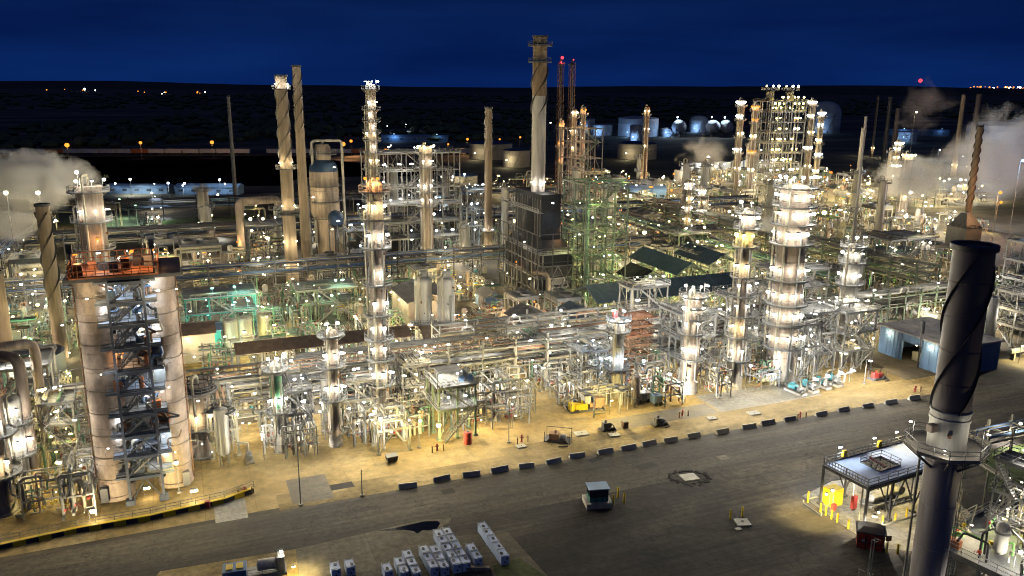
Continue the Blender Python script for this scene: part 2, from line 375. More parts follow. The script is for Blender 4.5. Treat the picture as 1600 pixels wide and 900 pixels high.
poly('grass_patch', [G(770, 884), G(812, 872), G(860, 905), G(780, 915)], 'green_mat', .020)
poly('grass_patch', [G(245, 345), G(400, 333), G(410, 345), G(245, 352)], 'green_mat', .020)
mat('stack_rust', (.21, .15, .095), .8, 0, .55, .6, STK)
mat('silo_white', (.58, .56, .51), .6, 0, .35, .8, STK)
mat('stack_tan', (.22, .17, .125), .8, 0, .55, .6, STK)
mat('tar', (.016, .015, .016), .8, 0, .3, .8, spec=.1)
for px, py, a_, b_, r_, m_ in ((1010, 728, 1.8, .9, .1, 'tar'), (760, 790, 1.5, .8, -.1, 'road_mat'), (520, 762, 3.2, 1.0, 0, 'tar'), (1250, 700, 2.6, .9, .1, 'road_mat'), (1130, 715, 1.0, .8, 0, 'pad_mat'), (930, 718, 1.3, .7, .2, 'tar'), (700, 768, 1.0, .8, 0, 'tar')):
    P = G(px, py); q9 = [(-a_, -b_), (a_, -b_ * .9), (a_ * .96, b_), (-a_ * 1.04, b_ * .9)]; poly('asphalt_patch', [P + Vector((x * math.cos(TH + r_) - y * math.sin(TH + r_), x * math.sin(TH + r_) + y * math.cos(TH + r_), 0)) for x, y in q9], m_, .018)
# puddle with a pale crust
def blob(px, n=40, amp=.4):
    o = []
    for i, p in enumerate(px): o.append(G(*p))
    return o
pool = [(590, 829), (612, 826), (640, 820), (662, 815), (684, 814), (688, 818), (683, 826), (672, 829), (660, 829), (652, 834), (646, 830), (630, 828), (610, 830)]
poly('puddle_rim', [G(*p) for p in [(578, 833), (610, 824), (640, 817), (664, 812), (690, 811), (706, 810), (700, 818), (690, 822), (686, 832), (660, 833), (654, 840), (645, 836), (630, 832), (605, 835)]], 'pad_mat', .024)
mat('water', (.004, .005, .008), .06, 0, .1, .1, spec=.5); mat('river_water', (.0022, .0030, .007), .5, 0, .2, .02, spec=.0)
poly('puddle_water', [G(*p) for p in pool], 'water', .032)
poly('river', [G(-400, 248), G(450, 243), G(700, 268), G(640, 275), G(470, 277), G(440, 290), G(-400, 297)], 'river_water', .016)
poly('rail_bed', [G(-400, 236), G(820, 234), G(820, 241), G(-400, 246.5)], 'plant_mat', .020)
# low hills on the horizon
b = MB(); n = 140
for i in range(n + 1):
    t = i / n; xx = -13000 + 26000 * t
    hh = 66 + 20 * math.sin(t * 9 + 1) + 12 * math.sin(t * 23) + 6 * math.sin(t * 61) + rnd.uniform(-1.5, 1.5) + (26 if t < .45 else 0) * max(0, 1 - t / .45)
    for yy, z in ((7600, -1), (8400, hh * .75), (9000, hh), (9900, hh * .8), (11500, -1)): b.v.append((xx, yy, z))
for i in range(n):
    for k in range(4): b.f.append((i * 5 + k, (i + 1) * 5 + k, (i + 1) * 5 + k + 1, i * 5 + k + 1))
structure(b, 'hills', 'hill_mat')
# woodland beyond the river: one far-off mass of low crowns
b = MB()
for k in range(2600):
    dd = 820 * (6 ** rnd.random()); a = R(rnd.uniform(-35, 35)); x, y = dd * math.sin(a), dd * math.cos(a)
    if x > 40 and dd < 1350: continue
    if math.sin(x * .004 + 2) * math.sin(y * .0031) > .35 and dd < 3000: continue
    s = rnd.uniform(3.5, 8) * (1 + dd / 4000); h = rnd.uniform(5, 11)
    b.lathe([(s * rnd.uniform(.5, .8), 0), (s * rnd.uniform(.9, 1.2), h * .45), (s * rnd.uniform(.5, .8), h * .8), (s * .15, h)], 6, (x, y, 0))
o = b.obj('far_woods', 'foliage'); o['kind'] = 'stuff'

# ================================================================== BUILDERS
def local_face(P): return math.atan2(-P[1], -P[0]) - TH        # towards the open side of the plant, in the thing's own frame
def tower(P, h, r, label, plats, cat='column', mat_='shell_tan', name='process_column', lm=None, group=None, pw=900, top='dish', pipes=2, skirt=None, taper=1.0, lad=True, auto_=False, ring=2.6, band=True, lcol='white', rr=.34, legs=False):
    t = thing(name, label, cat, P, group=group, lm=lm, auto_=auto_, r=r + 1.2)
    z0 = skirt if skirt is not None else min(4, h * .1); prof = [(r, z0)]; k = max(1, int((h - z0) / ring))
    for i in range(1, k + 1):
        z = z0 + (h - z0) * i / (k + 1); q = r * (1 + (taper - 1) * z / h)
        prof += [(q, z - .06), (q * 1.018 + .03, z - .05), (q * 1.018 + .03, z + .05), (q, z + .06)] if band else [(q, z)]
    q = r * taper; prof.append((q, h))
    if top == 'dish': prof += [(q * .92, h + q * .28), (q * .7, h + q * .45), (q * .3, h + q * .56), (.12, h + q * .6)]
    n = 28 if r > 2 else 18
    part(t, 'shell', MB().lathe(prof, n), mat_)
    if legs:
        for k in range(4):
            a = PI / 4 + k * PI / 2; part(t, 'leg', MB().beam((r * .8 * math.cos(a), r * .8 * math.sin(a), 0), (r * .8 * math.cos(a), r * .8 * math.sin(a), z0 + .2), .3), 'galv')
    else: part(t, 'skirt', MB().lathe([(r * 1.12, 0), (r * 1.12, .35), (r * 1.02, .4), (r * 1.02, z0)], n), 'concrete')
    fa = local_face(P)
    for pl in plats:
        z, a0, a1, nl = pl[:4]; col = pl[4] if len(pl) > 4 else lcol; q = r * (1 + (taper - 1) * z / h); w = 1.15 + .1 * r
        d = part(t, 'platform', MB().deck((0, 0, z), q + .06, q + w, fa + a0, fa + a1), 'grating')
        b = MB().ring_rail((0, 0, z + .12), q + w - .05, fa + a0, fa + a1)
        for i in range(max(3, int((a1 - a0) / .8))):
            a = fa + a0 + (a1 - a0) * (i + .5) / max(3, int((a1 - a0) / .8)); b.beam((q * math.cos(a), q * math.sin(a), z - .9), ((q + w - .1) * math.cos(a), (q + w - .1) * math.sin(a), z - .02), .08)
        part(d, 'railing', b, 'galv')
        for i in range(nl):
            a = fa + (i - (nl - 1) / 2) * min(1.0, 2.6 / max(1, nl)) + .25 * math.sin(z); lamp(t, ((q + w * .62) * math.cos(a), (q + w * .62) * math.sin(a), z + 2.5), col, pw / max(1, nl) ** .35, rr, 2.2, a)
    for k in range(int(h / 5)):
        z = rnd.uniform(3, h - 1); a = fa + rnd.uniform(-1.4, 1.4); q = rnd.choice((.09, .13, .2)); part(t, 'nozzle', MB().tube([(r * .9 * math.cos(a), r * .9 * math.sin(a), z), ((r + .45) * math.cos(a), (r + .45) * math.sin(a), z), ((r + .46) * math.cos(a), (r + .46) * math.sin(a), z), ((r + .56) * math.cos(a), (r + .56) * math.sin(a), z)], [q, q, q * 1.7, q * 1.7], 8), rnd.choice(('galv', 'pipe_rust', 'steel_grey')))
    if lad and h > 8: part(t, 'ladder', MB().ladder(((r + .35) * math.cos(fa - .9), (r + .35) * math.sin(fa - .9), 1), h - 1.5, fa - .9, h < 40), 'galv')
    for i in range(pipes):
        a = fa + (-.35, .55, 1.25, -1.5)[i % 4]; q = (.22, .14, .10, .18)[i % 4] * (1 + r * .12); e_ = r * max(1, taper) + q + .25; zt = h * (1, .82, .6, .9)[i % 4] + (r * .9 if i == 0 else 0)
        top_ = [(0, 0, zt), (e_ * math.cos(a), e_ * math.sin(a), zt)] if i == 0 else [(r * .9 * math.cos(a), r * .9 * math.sin(a), zt), (e_ * math.cos(a), e_ * math.sin(a), zt)]
        part(t, 'riser_pipe', MB().pipe(([(0, 0, h)] if i == 0 else []) + top_ + [(e_ * math.cos(a), e_ * math.sin(a), 3.2), ((e_ + 1.2) * math.cos(a), (e_ + 1.2) * math.sin(a), 3.2)], q), ('pipe_light', 'pipe_alu', 'pipe_grey', 'pipe_light')[i % 4])
    return t
def full(z, nl=2, *c): return (z, -PI, PI, nl) + c
def half(z, nl=1, *c): return (z, -1.9, 1.5, nl) + c
def steel(P, nx, ny, dx, dy, levels, label, name='steel_structure', cat='structure', fm='galv', lm=None, group=None, rz=TH, lamps=1, lcol='white', pw=700, brace=True, decks=True, stairs=True, auto_=False, npipe=8, w=.28, rail='galv', deckm='grating', z0=0, pm=('pipe_light', 'pipe_alu', 'pipe_grey'), seed=1, r=None, lr=.24):
    q = random.Random(seed); t = thing(name, label, cat, P, rz, group, lm, auto_, r=(max(nx * dx, ny * dy) * .5 if r is None else r))
    X, Y = nx * dx / 2, ny * dy / 2; xs = [-X + i * dx for i in range(nx + 1)]; ys = [-Y + j * dy for j in range(ny + 1)]
    b = MB()
    for x in xs:
        for y in ys: b.box((x, y, 0), (w, w, levels[-1] + .05)); b.box((x, y, 0), (w * 2.2, w * 2.2, .35))
    for z in levels:
        for y in ys: b.beam((xs[0] + w * .5, y, z - .2), (xs[-1] - w * .5, y, z - .2), w * .8, .36)
        for x in xs: b.beam((x, ys[0] + w * .5, z - .23), (x, ys[-1] - w * .5, z - .23), w * .72, .34)
    if brace:
        zz = [0] + list(levels)
        for i, (za, zb) in enumerate(zip(zz, zz[1:])):
            for y in (ys[0], ys[-1]):
                for j in range(nx):
                    if (i + j) % 2 == 0: m_ = (xs[j] + xs[j + 1]) / 2; b.beam((xs[j], y, za), (m_, y, zb - .3), .13); b.beam((xs[j + 1], y, za), (m_, y, zb - .3), .13)
            for x in (xs[0], xs[-1]):
                for j in range(ny):
                    if (i + j) % 2 == 1 or ny == 1: b.beam((x, ys[j], za), (x, ys[j + 1], zb - .3), .12)
    part(t, 'steel_frame', b, fm)
    for i, z in enumerate(levels):
        if decks:
            d = part(t, 'deck', MB().box((0, 0, z), (nx * dx + .9, ny * dy + .9, .08)), deckm) if i == len(levels) - 1 or q.random() < .6 else None
            if d is not None or q.random() < .5: part(d or t, 'railing', MB().rail([(-X - .4, -Y - .4, z + .08), (X + .4, -Y - .4, z + .08), (X + .4, Y + .4, z + .08), (-X - .4, Y + .4, z + .08)], close=True, w=.06), rail)
        for k in range(lamps if i < len(levels) else 0):
            lamp(t, (q.uniform(-X, X) * .9, -Y + q.uniform(-.5, .3), z + 2.3), lcol if q.random() < .85 else 'white', pw, lr, 2.1, q.uniform(0, 6))
    for k in range(2 * len(levels) if lamps else 0): lamp(t, (q.uniform(-X, X), q.uniform(-Y, Y * .3) - .2, q.choice(levels) + q.uniform(.9, 2.6)), q.choice((lcol, 'white', 'cool')), 0, lr * q.choice((.35, .45, .6)), 0, light=False)
    if lamps: lamp(t, (q.uniform(-X, X) * .7, -Y * .6, levels[0] - .9), lcol, pw, lr * .9, 0, 0)
    if stairs and len(levels) > 1:
        b = MB(); za = 0
        for i, z in enumerate(levels):
            s = 1 if i % 2 else -1; L = min(nx * dx * .8, (z - za) * 1.2); b.stair((s * L / 2, -Y - .95, za + .05), (-s * L / 2, -Y - .95, z), .8); za = z
        part(t, 'stair', b, rail)
    for k in range(npipe):
        z = q.choice(levels) + q.uniform(.3, 1.0); x0, x1 = sorted((q.uniform(-X, X), q.uniform(-X, X))); y = q.uniform(-Y, Y); rr = q.choice((.06, .08, .1, .14, .22))
        if q.random() < .5: pts = [(x0, y, .2), (x0, y, z), (x1 + .6, y, z), (x1 + .6, y, max(.3, z - q.uniform(1, 5)))]
        else: pts = [(x0, -Y - .5, z), (x0, Y + .4, z), (x0, Y + .4, max(.2, z - q.uniform(2, 5)))]
        part(t, 'pipe', MB().pipe(pts, rr), q.choice(pm))
    return t
def pipe_rack(Pa, Pb, wdt, levels, label, npipes=6, step=7.0, fm='galv', lm=None, lamps=3, lcol='white', pw=700, seed=3, pm=('pipe_light', 'pipe_alu', 'pipe_grey', 'steel_grey', 'pipe_rust', 'pipe_grey'), z_add=0, auto_=False, group=None, diag=False, rmax=.32):
    q = random.Random(seed); Pa, Pb = Vector((Pa[0], Pa[1], 0)), Vector((Pb[0], Pb[1], 0)); L = (Pb - Pa).length; rz = math.atan2(Pb.y - Pa.y, Pb.x - Pa.x)
    t = thing('pipe_rack', label, 'pipe rack', Pa, rz, group, lm, auto_); nb = max(1, round(L / step)); hw = wdt / 2; bent = None
    for i in range(nb + 1):
        if bent is None:
            b = MB()
            for s in (-1, 1): b.box((0, s * hw, 0), (.34, .34, levels[-1] + 1.2)); b.box((0, s * hw, 0), (.8, .8, .4))
            for z in levels: b.beam((0, -hw - .5, z - .2), (0, hw + .5, z - .2), .28, .38)
            if diag: b.beam((0, -hw, levels[-1] * .5), (0, 0, levels[0]), .15).beam((0, hw, levels[-1] * .5), (0, 0, levels[0]), .15)
            bent = part(t, 'bent', b, fm); o = bent
        else: o = bent.copy(); C.objects.link(o); o.parent = t
        o.location = (L * i / nb, 0, 0)
    b = MB()
    for s in (-1, 1):
        for z in levels: b.beam((0, s * hw, z - .45), (L, s * hw, z - .45), .2, .3)
        if diag:
            for i in range(nb * 2): x0 = L * i / (nb * 2); x1 = L * (i + 1) / (nb * 2); za, zb = levels[0] - .5, levels[-1] - .5; b.beam((x0, s * hw, za if i % 2 else zb), (x1, s * hw, zb if i % 2 else za), .12)
    part(t, 'side_beam_frame', b, fm)
    for z in levels:
        y = -hw + .35
        while y < hw - .2:
            rr = q.choice((.06, .08, .10, .13, .18, .24, rmax)) * .9; y += rr
            a, c = (0, L) if q.random() < .65 else sorted((q.uniform(0, L), q.uniform(0, L)))
            if c - a < 4: a, c = 0, L
            zz = z + rr; pts = [(a, y, zz), (c, y, zz)]
            if q.random() < .3 and c - a > 14: x_ = q.uniform(a + 4, c - 6); pts = [(a, y, zz), (x_, y, zz), (x_, y, zz + 1.3), (x_ + 2.5, y, zz + 1.3), (x_ + 2.5, y, zz), (c, y, zz)]
            if a > 0: pts = [(a, y, zz - 2.5)] + pts
            part(t, 'pipe', MB().pipe(pts, rr), q.choice(pm)); y += rr + q.uniform(.2, .75)
            if y > hw: break
    for k in range(lamps):
        x_ = L * (k + .5) / lamps; lamp(t, (x_, -hw, levels[-1] + 2.0), lcol, pw, .24, 1.6, 0)
        lamp(t, (x_ + 2, 0, levels[0] - .9), lcol, pw, .2, 0, 0)
    return t
def pole(P, h, col, pw, label, r=.3, lm=None, grp=None, dbl=False, auto_=False):
    t = thing('lamp_post', label, 'lamp post', P, TH, group=grp, auto_=auto_, lm=lm); part(t, 'pole', MB().lathe([(.16, 0), (.16, .3), (.09, .35), (.06, h)], 8), 'steel_grey'); part(t, 'base', MB().cyl((0, 0, 0), .35, .3, 10), 'concrete')
    part(t, 'arm', MB().pipe([(0, 0, h - .1), (0, -.9, h + .1)], .05), 'steel_grey')
    if col: lamp(t, (0, -1.0, h - .1), col, pw, r, 0)
    return t
PROTO = {}
def proto(key, fn): PROTO[key] = [fn(), False]
def place(key, P, rz, look, cat, group, lights=(), sc_=1):
    o, used = PROTO[key]
    if used: o = copy_tree(o)
    else: PROTO[key][1] = True
    o.location = (P[0], P[1], P[2] if len(P) > 2 else 0); o.rotation_euler = (0, 0, rz); o.scale = (sc_,) * 3
    auto(o, look, cat, group); claim(P, o['rad'] * sc_)
    return o
def proto_root(name, rad):
    o = bpy.data.objects.new(name, None); C.objects.link(o); o['rad'] = rad; o.location = (0, -300, 0); return o
def valve_mb(p, s=1, ax=0):
    b = MB(); x, y, z = p; b.cyl((x, y, z - .12 * s), .17 * s, .24 * s, 8); b.beam((x, y, z), (x, y - .5 * s, z + .05), .06)
    b.tube([(x + .2 * s * math.cos(k * PI / 3), y - .5 * s, z + .2 * s * math.sin(k * PI / 3)) for k in range(6)], .03, 4, True); return b
def mk_manifold(seed, wx, wy, h, n, pm, valvem='red_paint'):
    q = random.Random(seed); t = proto_root('pipe_manifold', max(wx, wy) * .5)
    b = MB()
    for x in (-wx / 2, wx / 2):
        for y in (-wy / 2, wy / 2): b.box((x, y, 0), (.18, .18, h))
        for z in (h * .5, h): b.beam((x, -wy / 2, z), (x, wy / 2, z), .16, .22)
    for y in (-wy / 2, wy / 2):
        for z in (h * .5, h): b.beam((-wx / 2, y, z - .2), (wx / 2, y, z - .2), .16, .2)
    part(t, 'support_frame', b, 'galv')
    for i in range(n):
        x = -wx / 2 + wx * (i + .5) / n; y = q.uniform(-wy / 2, wy / 2); r = q.choice((.07, .09, .12, .16, .22)); z1 = q.choice((h * .45, h * .75, h + .3, h * 1.15)); y2 = q.uniform(-wy / 2, wy / 2); x2 = x + q.uniform(-2.2, 2.2); s = q.random()
        if s < .4: pts = [(x, y, .3), (x, y, z1), (x, y2 + 1, z1), (x, y2 + 1, .4)]
        elif s < .75: pts = [(x - 1.2, y, .6), (x, y, .6), (x, y, z1), (x2 + 1.4, y, z1), (x2 + 1.4, y, z1 - 1.5), (x2 + 1.4, y2, z1 - 1.5)]
        else: z3 = q.uniform(.8, h); pts = [(-wx / 2 - .6, y, z3), (x, y, z3), (x, y2, z3), (x, y2, z3 + 1.2), (wx / 2 + .6, y2, z3 + 1.2)]
        p = part(t, 'pipe', MB().pipe(pts, r), q.choice(pm))
        if q.random() < .5: part(p, 'valve', valve_mb((pts[1][0], pts[1][1] - .1, 1.3), 1.2), valvem)
    return t
def mk_skid(seed):
    q = random.Random(seed); t = proto_root('process_skid', 2.6); part(t, 'skid_base', MB().box((0, 0, 0), (5, 3.4, .25)), 'steel_grey')
    r = q.uniform(.5, .8); h = q.uniform(2.6, 4.6); part(t, 'shell', MB().lathe([(r * .6, .5), (r, .9), (r, h), (r * .7, h + .35), (.08, h + .5)], 14, (-1.5, .3, 0)), q.choice(('shell_white', 'clad_alu', 'shell_tan')))
    for k in range(3): a = k * 2.1; part(t, 'leg', MB().beam((-1.5 + r * .8 * math.cos(a), .3 + r * .8 * math.sin(a), .2), (-1.5 + r * .8 * math.cos(a), .3 + r * .8 * math.sin(a), 1.1), .12), 'steel_grey')
    part(t, 'motor', MB().hcyl((.4, -.9, .7), (1.6, -.9, .7), .35, 10), q.choice(('teal_paint', 'steel_grey', 'blue_siding')))
    part(t, 'control_panel', MB().box((2.1, 1.2, .25), (.5, .9, 1.7)), 'shell_white')
    for k in range(6): x, z = q.uniform(-2.2, 2.2), q.uniform(1.2, 4.0); part(t, 'pipe', MB().pipe([(x, q.uniform(-1.5, 1.5), .3), (x, .3, z), (x + q.uniform(-2, 2), .3, z), (x + q.uniform(-2, 2), 1.4, z), (x, 1.5, .3)], q.choice((.06, .09, .13))), q.choice(('pipe_light', 'pipe_grey', 'pipe_rust', 'pipe_light')))
    part(t, 'railing', MB().rail([(-2.5, -1.7, .25), (2.5, -1.7, .25)], 1.1), 'yellow_paint' if seed % 2 else 'galv'); return t
def mk_loop(seed, pm):
    q = random.Random(seed); t = proto_root('pipe_loop', 3.2)
    for x in (-2.4, 2.4): part(t, 'goalpost_frame', MB().beam((x, -1.6, 0), (x, -1.6, 3.6), .2).beam((x, 1.6, 0), (x, 1.6, 3.6), .2).beam((x, -1.8, 3.6), (x, 1.8, 3.6), .2, .26), 'steel_grey')
    for k in range(7): y = -1.5 + k * .5; z = 3.85; u_ = q.uniform(.6, 2.2); part(t, 'pipe', MB().pipe([(-4, y, z), (-1.4, y, z), (-1.4, y, z + u_), (1.4, y, z + u_), (1.4, y, z), (4, y, z)] if k % 2 else [(-4, y, z), (4, y, z), (4, y, .5)], q.choice((.08, .12, .17))), q.choice(pm))
    return t
def mk_exchanger(L, r, m1='pipe_alu', m2='galv', n=1):
    t = proto_root('heat_exchanger', L * .45)
    for k in range(n):
        z = 1.4 + r + k * (2 * r + .7); sfx = ''
        part(t, 'shell', MB().hcyl((-L / 2, 0, z), (L / 2 - .8, 0, z), r, 16), m1)
        b = MB().tube([(L / 2 - .9, 0, z), (L / 2 - .75, 0, z), (L / 2 - .74, 0, z), (L / 2 + .3, 0, z), (L / 2 + .45, 0, z)], [r * 1.25, r * 1.25, r * 1.02, r * 1.02, r * .5], 16); part(t, 'channel_head', b, m2)
        for x in (-L * .3, L * .2): part(t, 'nozzle', MB().pipe([(x, 0, z + r * .8), (x, 0, z + r + .35)], .16), 'pipe_grey')
    for x in (-L * .32, L * .25): part(t, 'saddle', MB().box((x, 0, 0), (.4, r * 1.6, 1.5 + r * .4)), 'concrete')
    return t
def mk_drum(L, r, m1='pipe_alu', z=3.2, lamp_=None):
    t = proto_root('horizontal_drum', L * .5)
    part(t, 'shell', MB().hcyl((-L / 2, 0, z), (L / 2, 0, z), r, 20), m1)
    for x in (-L * .3, L * .3): part(t, 'saddle', MB().box((x, 0, 0), (.5, r * 1.5, z - r * .7)), 'concrete')
    part(t, 'manway', MB().cyl((-L * .1, 0, z + r * .9), .4, .5, 12), 'galv')
    part(t, 'riser_pipe', MB().pipe([(L * .25, 0, z + r * .9), (L * .25, 0, z + r + 1.2), (L * .25, 1.8, z + r + 1.2), (L * .25, 1.8, .4)], .16), 'pipe_light')
    part(t, 'railing', MB().rail([(-L * .35, -r * .6, z + r * .8), (L * .1, -r * .6, z + r * .8), (L * .1, r * .6, z + r * .8)], 1.1), 'galv'); return t
def mk_pump(mc='teal_paint'):
    t = proto_root('pump_set', 1.4)
    part(t, 'baseplate', MB().box((0, 0, 0), (3.0, 1.2, .35)), 'concrete')
    part(t, 'motor', MB().tube([(-1.2, 0, .85), (-1.1, 0, .85), (.1, 0, .85), (.2, 0, .85)], [.25, .42, .42, .2], 12).box((-.5, 0, 1.2), (.4, .35, .2)), mc)
    part(t, 'pump_casing', MB().tube([(.55, 0, .8), (.6, 0, .8), (1.05, 0, .8), (1.1, 0, .8)], [.2, .45, .45, .2], 12).beam((.2, 0, .85), (.6, 0, .85), .12), 'steel_grey')
    part(t, 'discharge_pipe', MB().pipe([(.8, 0, 1.2), (.8, 0, 2.6), (.8, 1.6, 2.6)], .12), 'pipe_light')
    part(t, 'suction_pipe', MB().pipe([(1.1, 0, .8), (1.9, 0, .8), (1.9, 0, 2.2), (1.9, 1.6, 2.2)], .14), 'pipe_grey'); return t
def mk_vessel(h, r, m1='shell_white', plat=True):
    t = proto_root('vertical_vessel', r + 1)
    part(t, 'shell', MB().lathe([(r * .3, 1.3), (r * .85, 1.6), (r, 2.1), (r, h * .5), (r * 1.03, h * .5 + .02), (r * 1.03, h * .5 + .15), (r, h * .5 + .17), (r, h), (r * .9, h + r * .3), (r * .5, h + r * .5), (.1, h + r * .55)], 18), m1)
    for k in range(4): a = PI / 4 + k * PI / 2; part(t, 'leg', MB().beam((r * .8 * math.cos(a), r * .8 * math.sin(a), 0), (r * .8 * math.cos(a), r * .8 * math.sin(a), 2.4), .2), 'galv')
    if plat:
        d = part(t, 'platform', MB().deck((0, 0, h - .3), r + .05, r + 1.1, -2.6, 1.4), 'grating'); part(d, 'railing', MB().ring_rail((0, 0, h - .18), r + 1.05, -2.6, 1.4), 'galv')
        part(t, 'ladder', MB().ladder((0, -r - .3, .5), h - .5, -PI / 2), 'galv')
    part(t, 'riser_pipe', MB().pipe([(0, 0, h + r * .5), (0, 0, h + r * .5 + .8), (r + .5, 0, h + r * .5 + .8), (r + .5, 0, .4)], .14), 'pipe_light'); return t
def mk_finfan(nx, fm='galv', h=6.5):
    t = proto_root('air_cooler', nx * 2.2); L = nx * 4.0; b = MB()
    for i in range(nx + 1):
        for y in (-3, 3): b.box((-L / 2 + i * 4, y, 0), (.26, .26, h))
    for y in (-3, 3): b.beam((-L / 2, y, h - .3), (L / 2, y, h - .3), .22, .36); b.beam((-L / 2, y, h * .5), (L / 2, y, h * .5), .2, .3)
    part(t, 'steel_frame', b, fm)
    for i in range(nx):
        x = -L / 2 + i * 4 + 2; p = part(t, 'bundle', MB().box((x, 0, h), (3.8, 6.6, 1.0)), 'steel_grey')
        f = MB(); f.lathe([(1.65, h + 1.0), (1.6, h + 1.7), (1.45, h + 1.7), (1.45, h + 1.2)], 18, (x, 0, 0))
        part(p, 'fan_ring', f, 'steel_grey')
    part(t, 'header_pipe', MB().pipe([(-L / 2 - 1, -3.7, .5), (-L / 2 - 1, -3.7, h + .6), (L / 2, -3.7, h + .6)], .24), 'pipe_light')
    part(t, 'railing', MB().rail([(-L / 2, -4.3, h - .1), (L / 2, -4.3, h - .1)], 1.1), 'galv'); return t
def mk_tower(h, r, mt, npl, far=False):
    t = proto_root('process_column', r + 1)
    part(t, 'shell', MB().lathe([(r * 1.1, 0), (r * 1.1, .4), (r, .5), (r, h * .5), (r * .93, h * .5 + .5), (r * .93, h), (r * .6, h + r * .4), (.1, h + r * .5)], 16), mt)
    for i in range(npl):
        z = h * (i + 1) / npl - .6; d = part(t, 'platform', MB().deck((0, 0, z), r, r + 1.2, -3.0, 1.2, .15, 12), 'grating'); part(d, 'railing', MB().ring_rail((0, 0, z + .1), r + 1.15, -3.0, 1.2, w=.08), 'galv')
    part(t, 'riser_pipe', MB().pipe([(0, 0, h), (0, 0, h + r + .4), (r + .5, 0, h + r + .4), (r + .5, 0, 2)], .2), 'pipe_light')
    part(t, 'ladder', MB().ladder((-r * .7, -r * .8, .5), h - 1, -2.2, False), 'galv'); return t
PMW = ('pipe_light', 'pipe_alu', 'steel_grey', 'pipe_grey', 'pipe_light'); PMR = ('pipe_rust', 'pipe_light', 'steel_grey', 'pipe_light', 'pipe_green'); PMG = ('pipe_green', 'pipe_light', 'steel_grey')
# ================================================================== THE COKE DRUM BLOCK
PL_, PR_ = G(184, 772), G(276, 751)
hd = 33.0; RD = 2.42
for P, nm, lb in ((PL_, 'left', 'tall pinkish banded drum of a pair, the one closest to the brown stacks'), (PR_, 'right', 'tall pinkish banded drum of a pair, the one closest to the stout tan vessel')):
    t = thing('coke_drum', lb, 'drum', P, r=RD + .5)
    prof = [(RD * 1.06, 0), (RD * 1.06, .6), (RD, .7)]; k = 11
    for i in range(1, k + 1): z = hd * i / (k + .6); prof += [(RD, z - .10), (RD * 1.015, z - .08), (RD * 1.015, z + .08), (RD, z + .10)]
    prof += [(RD, hd), (RD * .96, hd + .3)]
    part(t, 'shell', MB().lathe(prof, 40), 'shell_pink')
    for i in range(8):
        z = 2.2 + i * 3.9; a = local_face(P) + (.9 if nm == 'left' else -.7) + (i % 2) * .15; part(t, 'nozzle', MB().tube([(RD * .95 * math.cos(a), RD * .95 * math.sin(a), z), ((RD + .6) * math.cos(a), (RD + .6) * math.sin(a), z)], .3, 8), 'steel_dark')
    b = MB().box((-1.5 if nm == 'left' else 1.5, -2.2, .6), (.8, .9, 1.8)); b.box((-1.5 if nm == 'left' else 1.5, -2.7, .3), (1.0, .4, 2.2)); part(t, 'access_door', b, 'steel_dark')
    for z_ in (5, 12, 19, 26): sg = -1 if nm == 'left' else 1; lamp(t, (sg * (RD + 1.7), -2.4, z_ + 1.5), 'white', 200, .16, 0); part(t, 'lamp_bracket', MB().beam((sg * (RD - .2), -.8, z_ + 1.75), (sg * (RD + 1.7), -1.9, z_ + 1.75), .08), 'steel_grey')  # the left drum's side lamps are added to light its shell
    for i in range(1, 10): z = hd * i / 9.6; part(t, 'band_ring', MB().lathe([(RD + .02, z - .07), (RD + .09, z - .07), (RD + .09, z + .07), (RD + .02, z + .07)], 40), 'stack_brown')
    part(t, 'conduit', MB().pipe([(-RD - .15 if nm == 'left' else RD + .15, -.4, .3), (-RD - .15 if nm == 'left' else RD + .15, -.4, hd)], .10), 'pipe_rust')
pass
landmark('the pinkish drum pair', (PL_ + PR_) / 2)
mid = (PL_ + PR_) / 2; du = (UV(PR_)[0] - UV(PL_)[0])
fl = G(205, 788); fr = G(257, 776)
t = thing('drum_tower_structure', 'dark steel frame with many decks standing between two huge pinkish drums', 'structure', mid, r=4)
def loc(P, base=mid): u, v = UV(P - base); return u, v
(xl, yf), (xr, _) = loc(fl), loc(fr); yb = yf + 9.5
xc = (xl + xr) / 2
zs = [4.2, 7.4, 10.6, 13.8, 17.2, 20.4, 23.8, 27.2, 30.4, 33.4]
b = MB()
for x in (xl, xr):
    for y in (yf, yb): b.box((x, y, 0), (.34, .34, 33.8)); b.box((x, y, 0), (1.2, 1.2, .8))
for z in zs:
    for y in (yf, yb): b.beam((xl + .2, y, z - .25), (xr - .2, y, z - .25), .35, .45)
    for x in (xl, xr): b.beam((x, yf + .2, z - .28), (x, yb - .2, z - .28), .33, .4)
z0 = 0
for i, z in enumerate(zs):
    b.beam((xl, yf - .02, z0), (xc, yf - .02, z - .4), .13); b.beam((xr, yf - .02, z0), (xc, yf - .02, z - .4), .13); z0 = z
part(t, 'steel_frame', b, 'frame_blue')
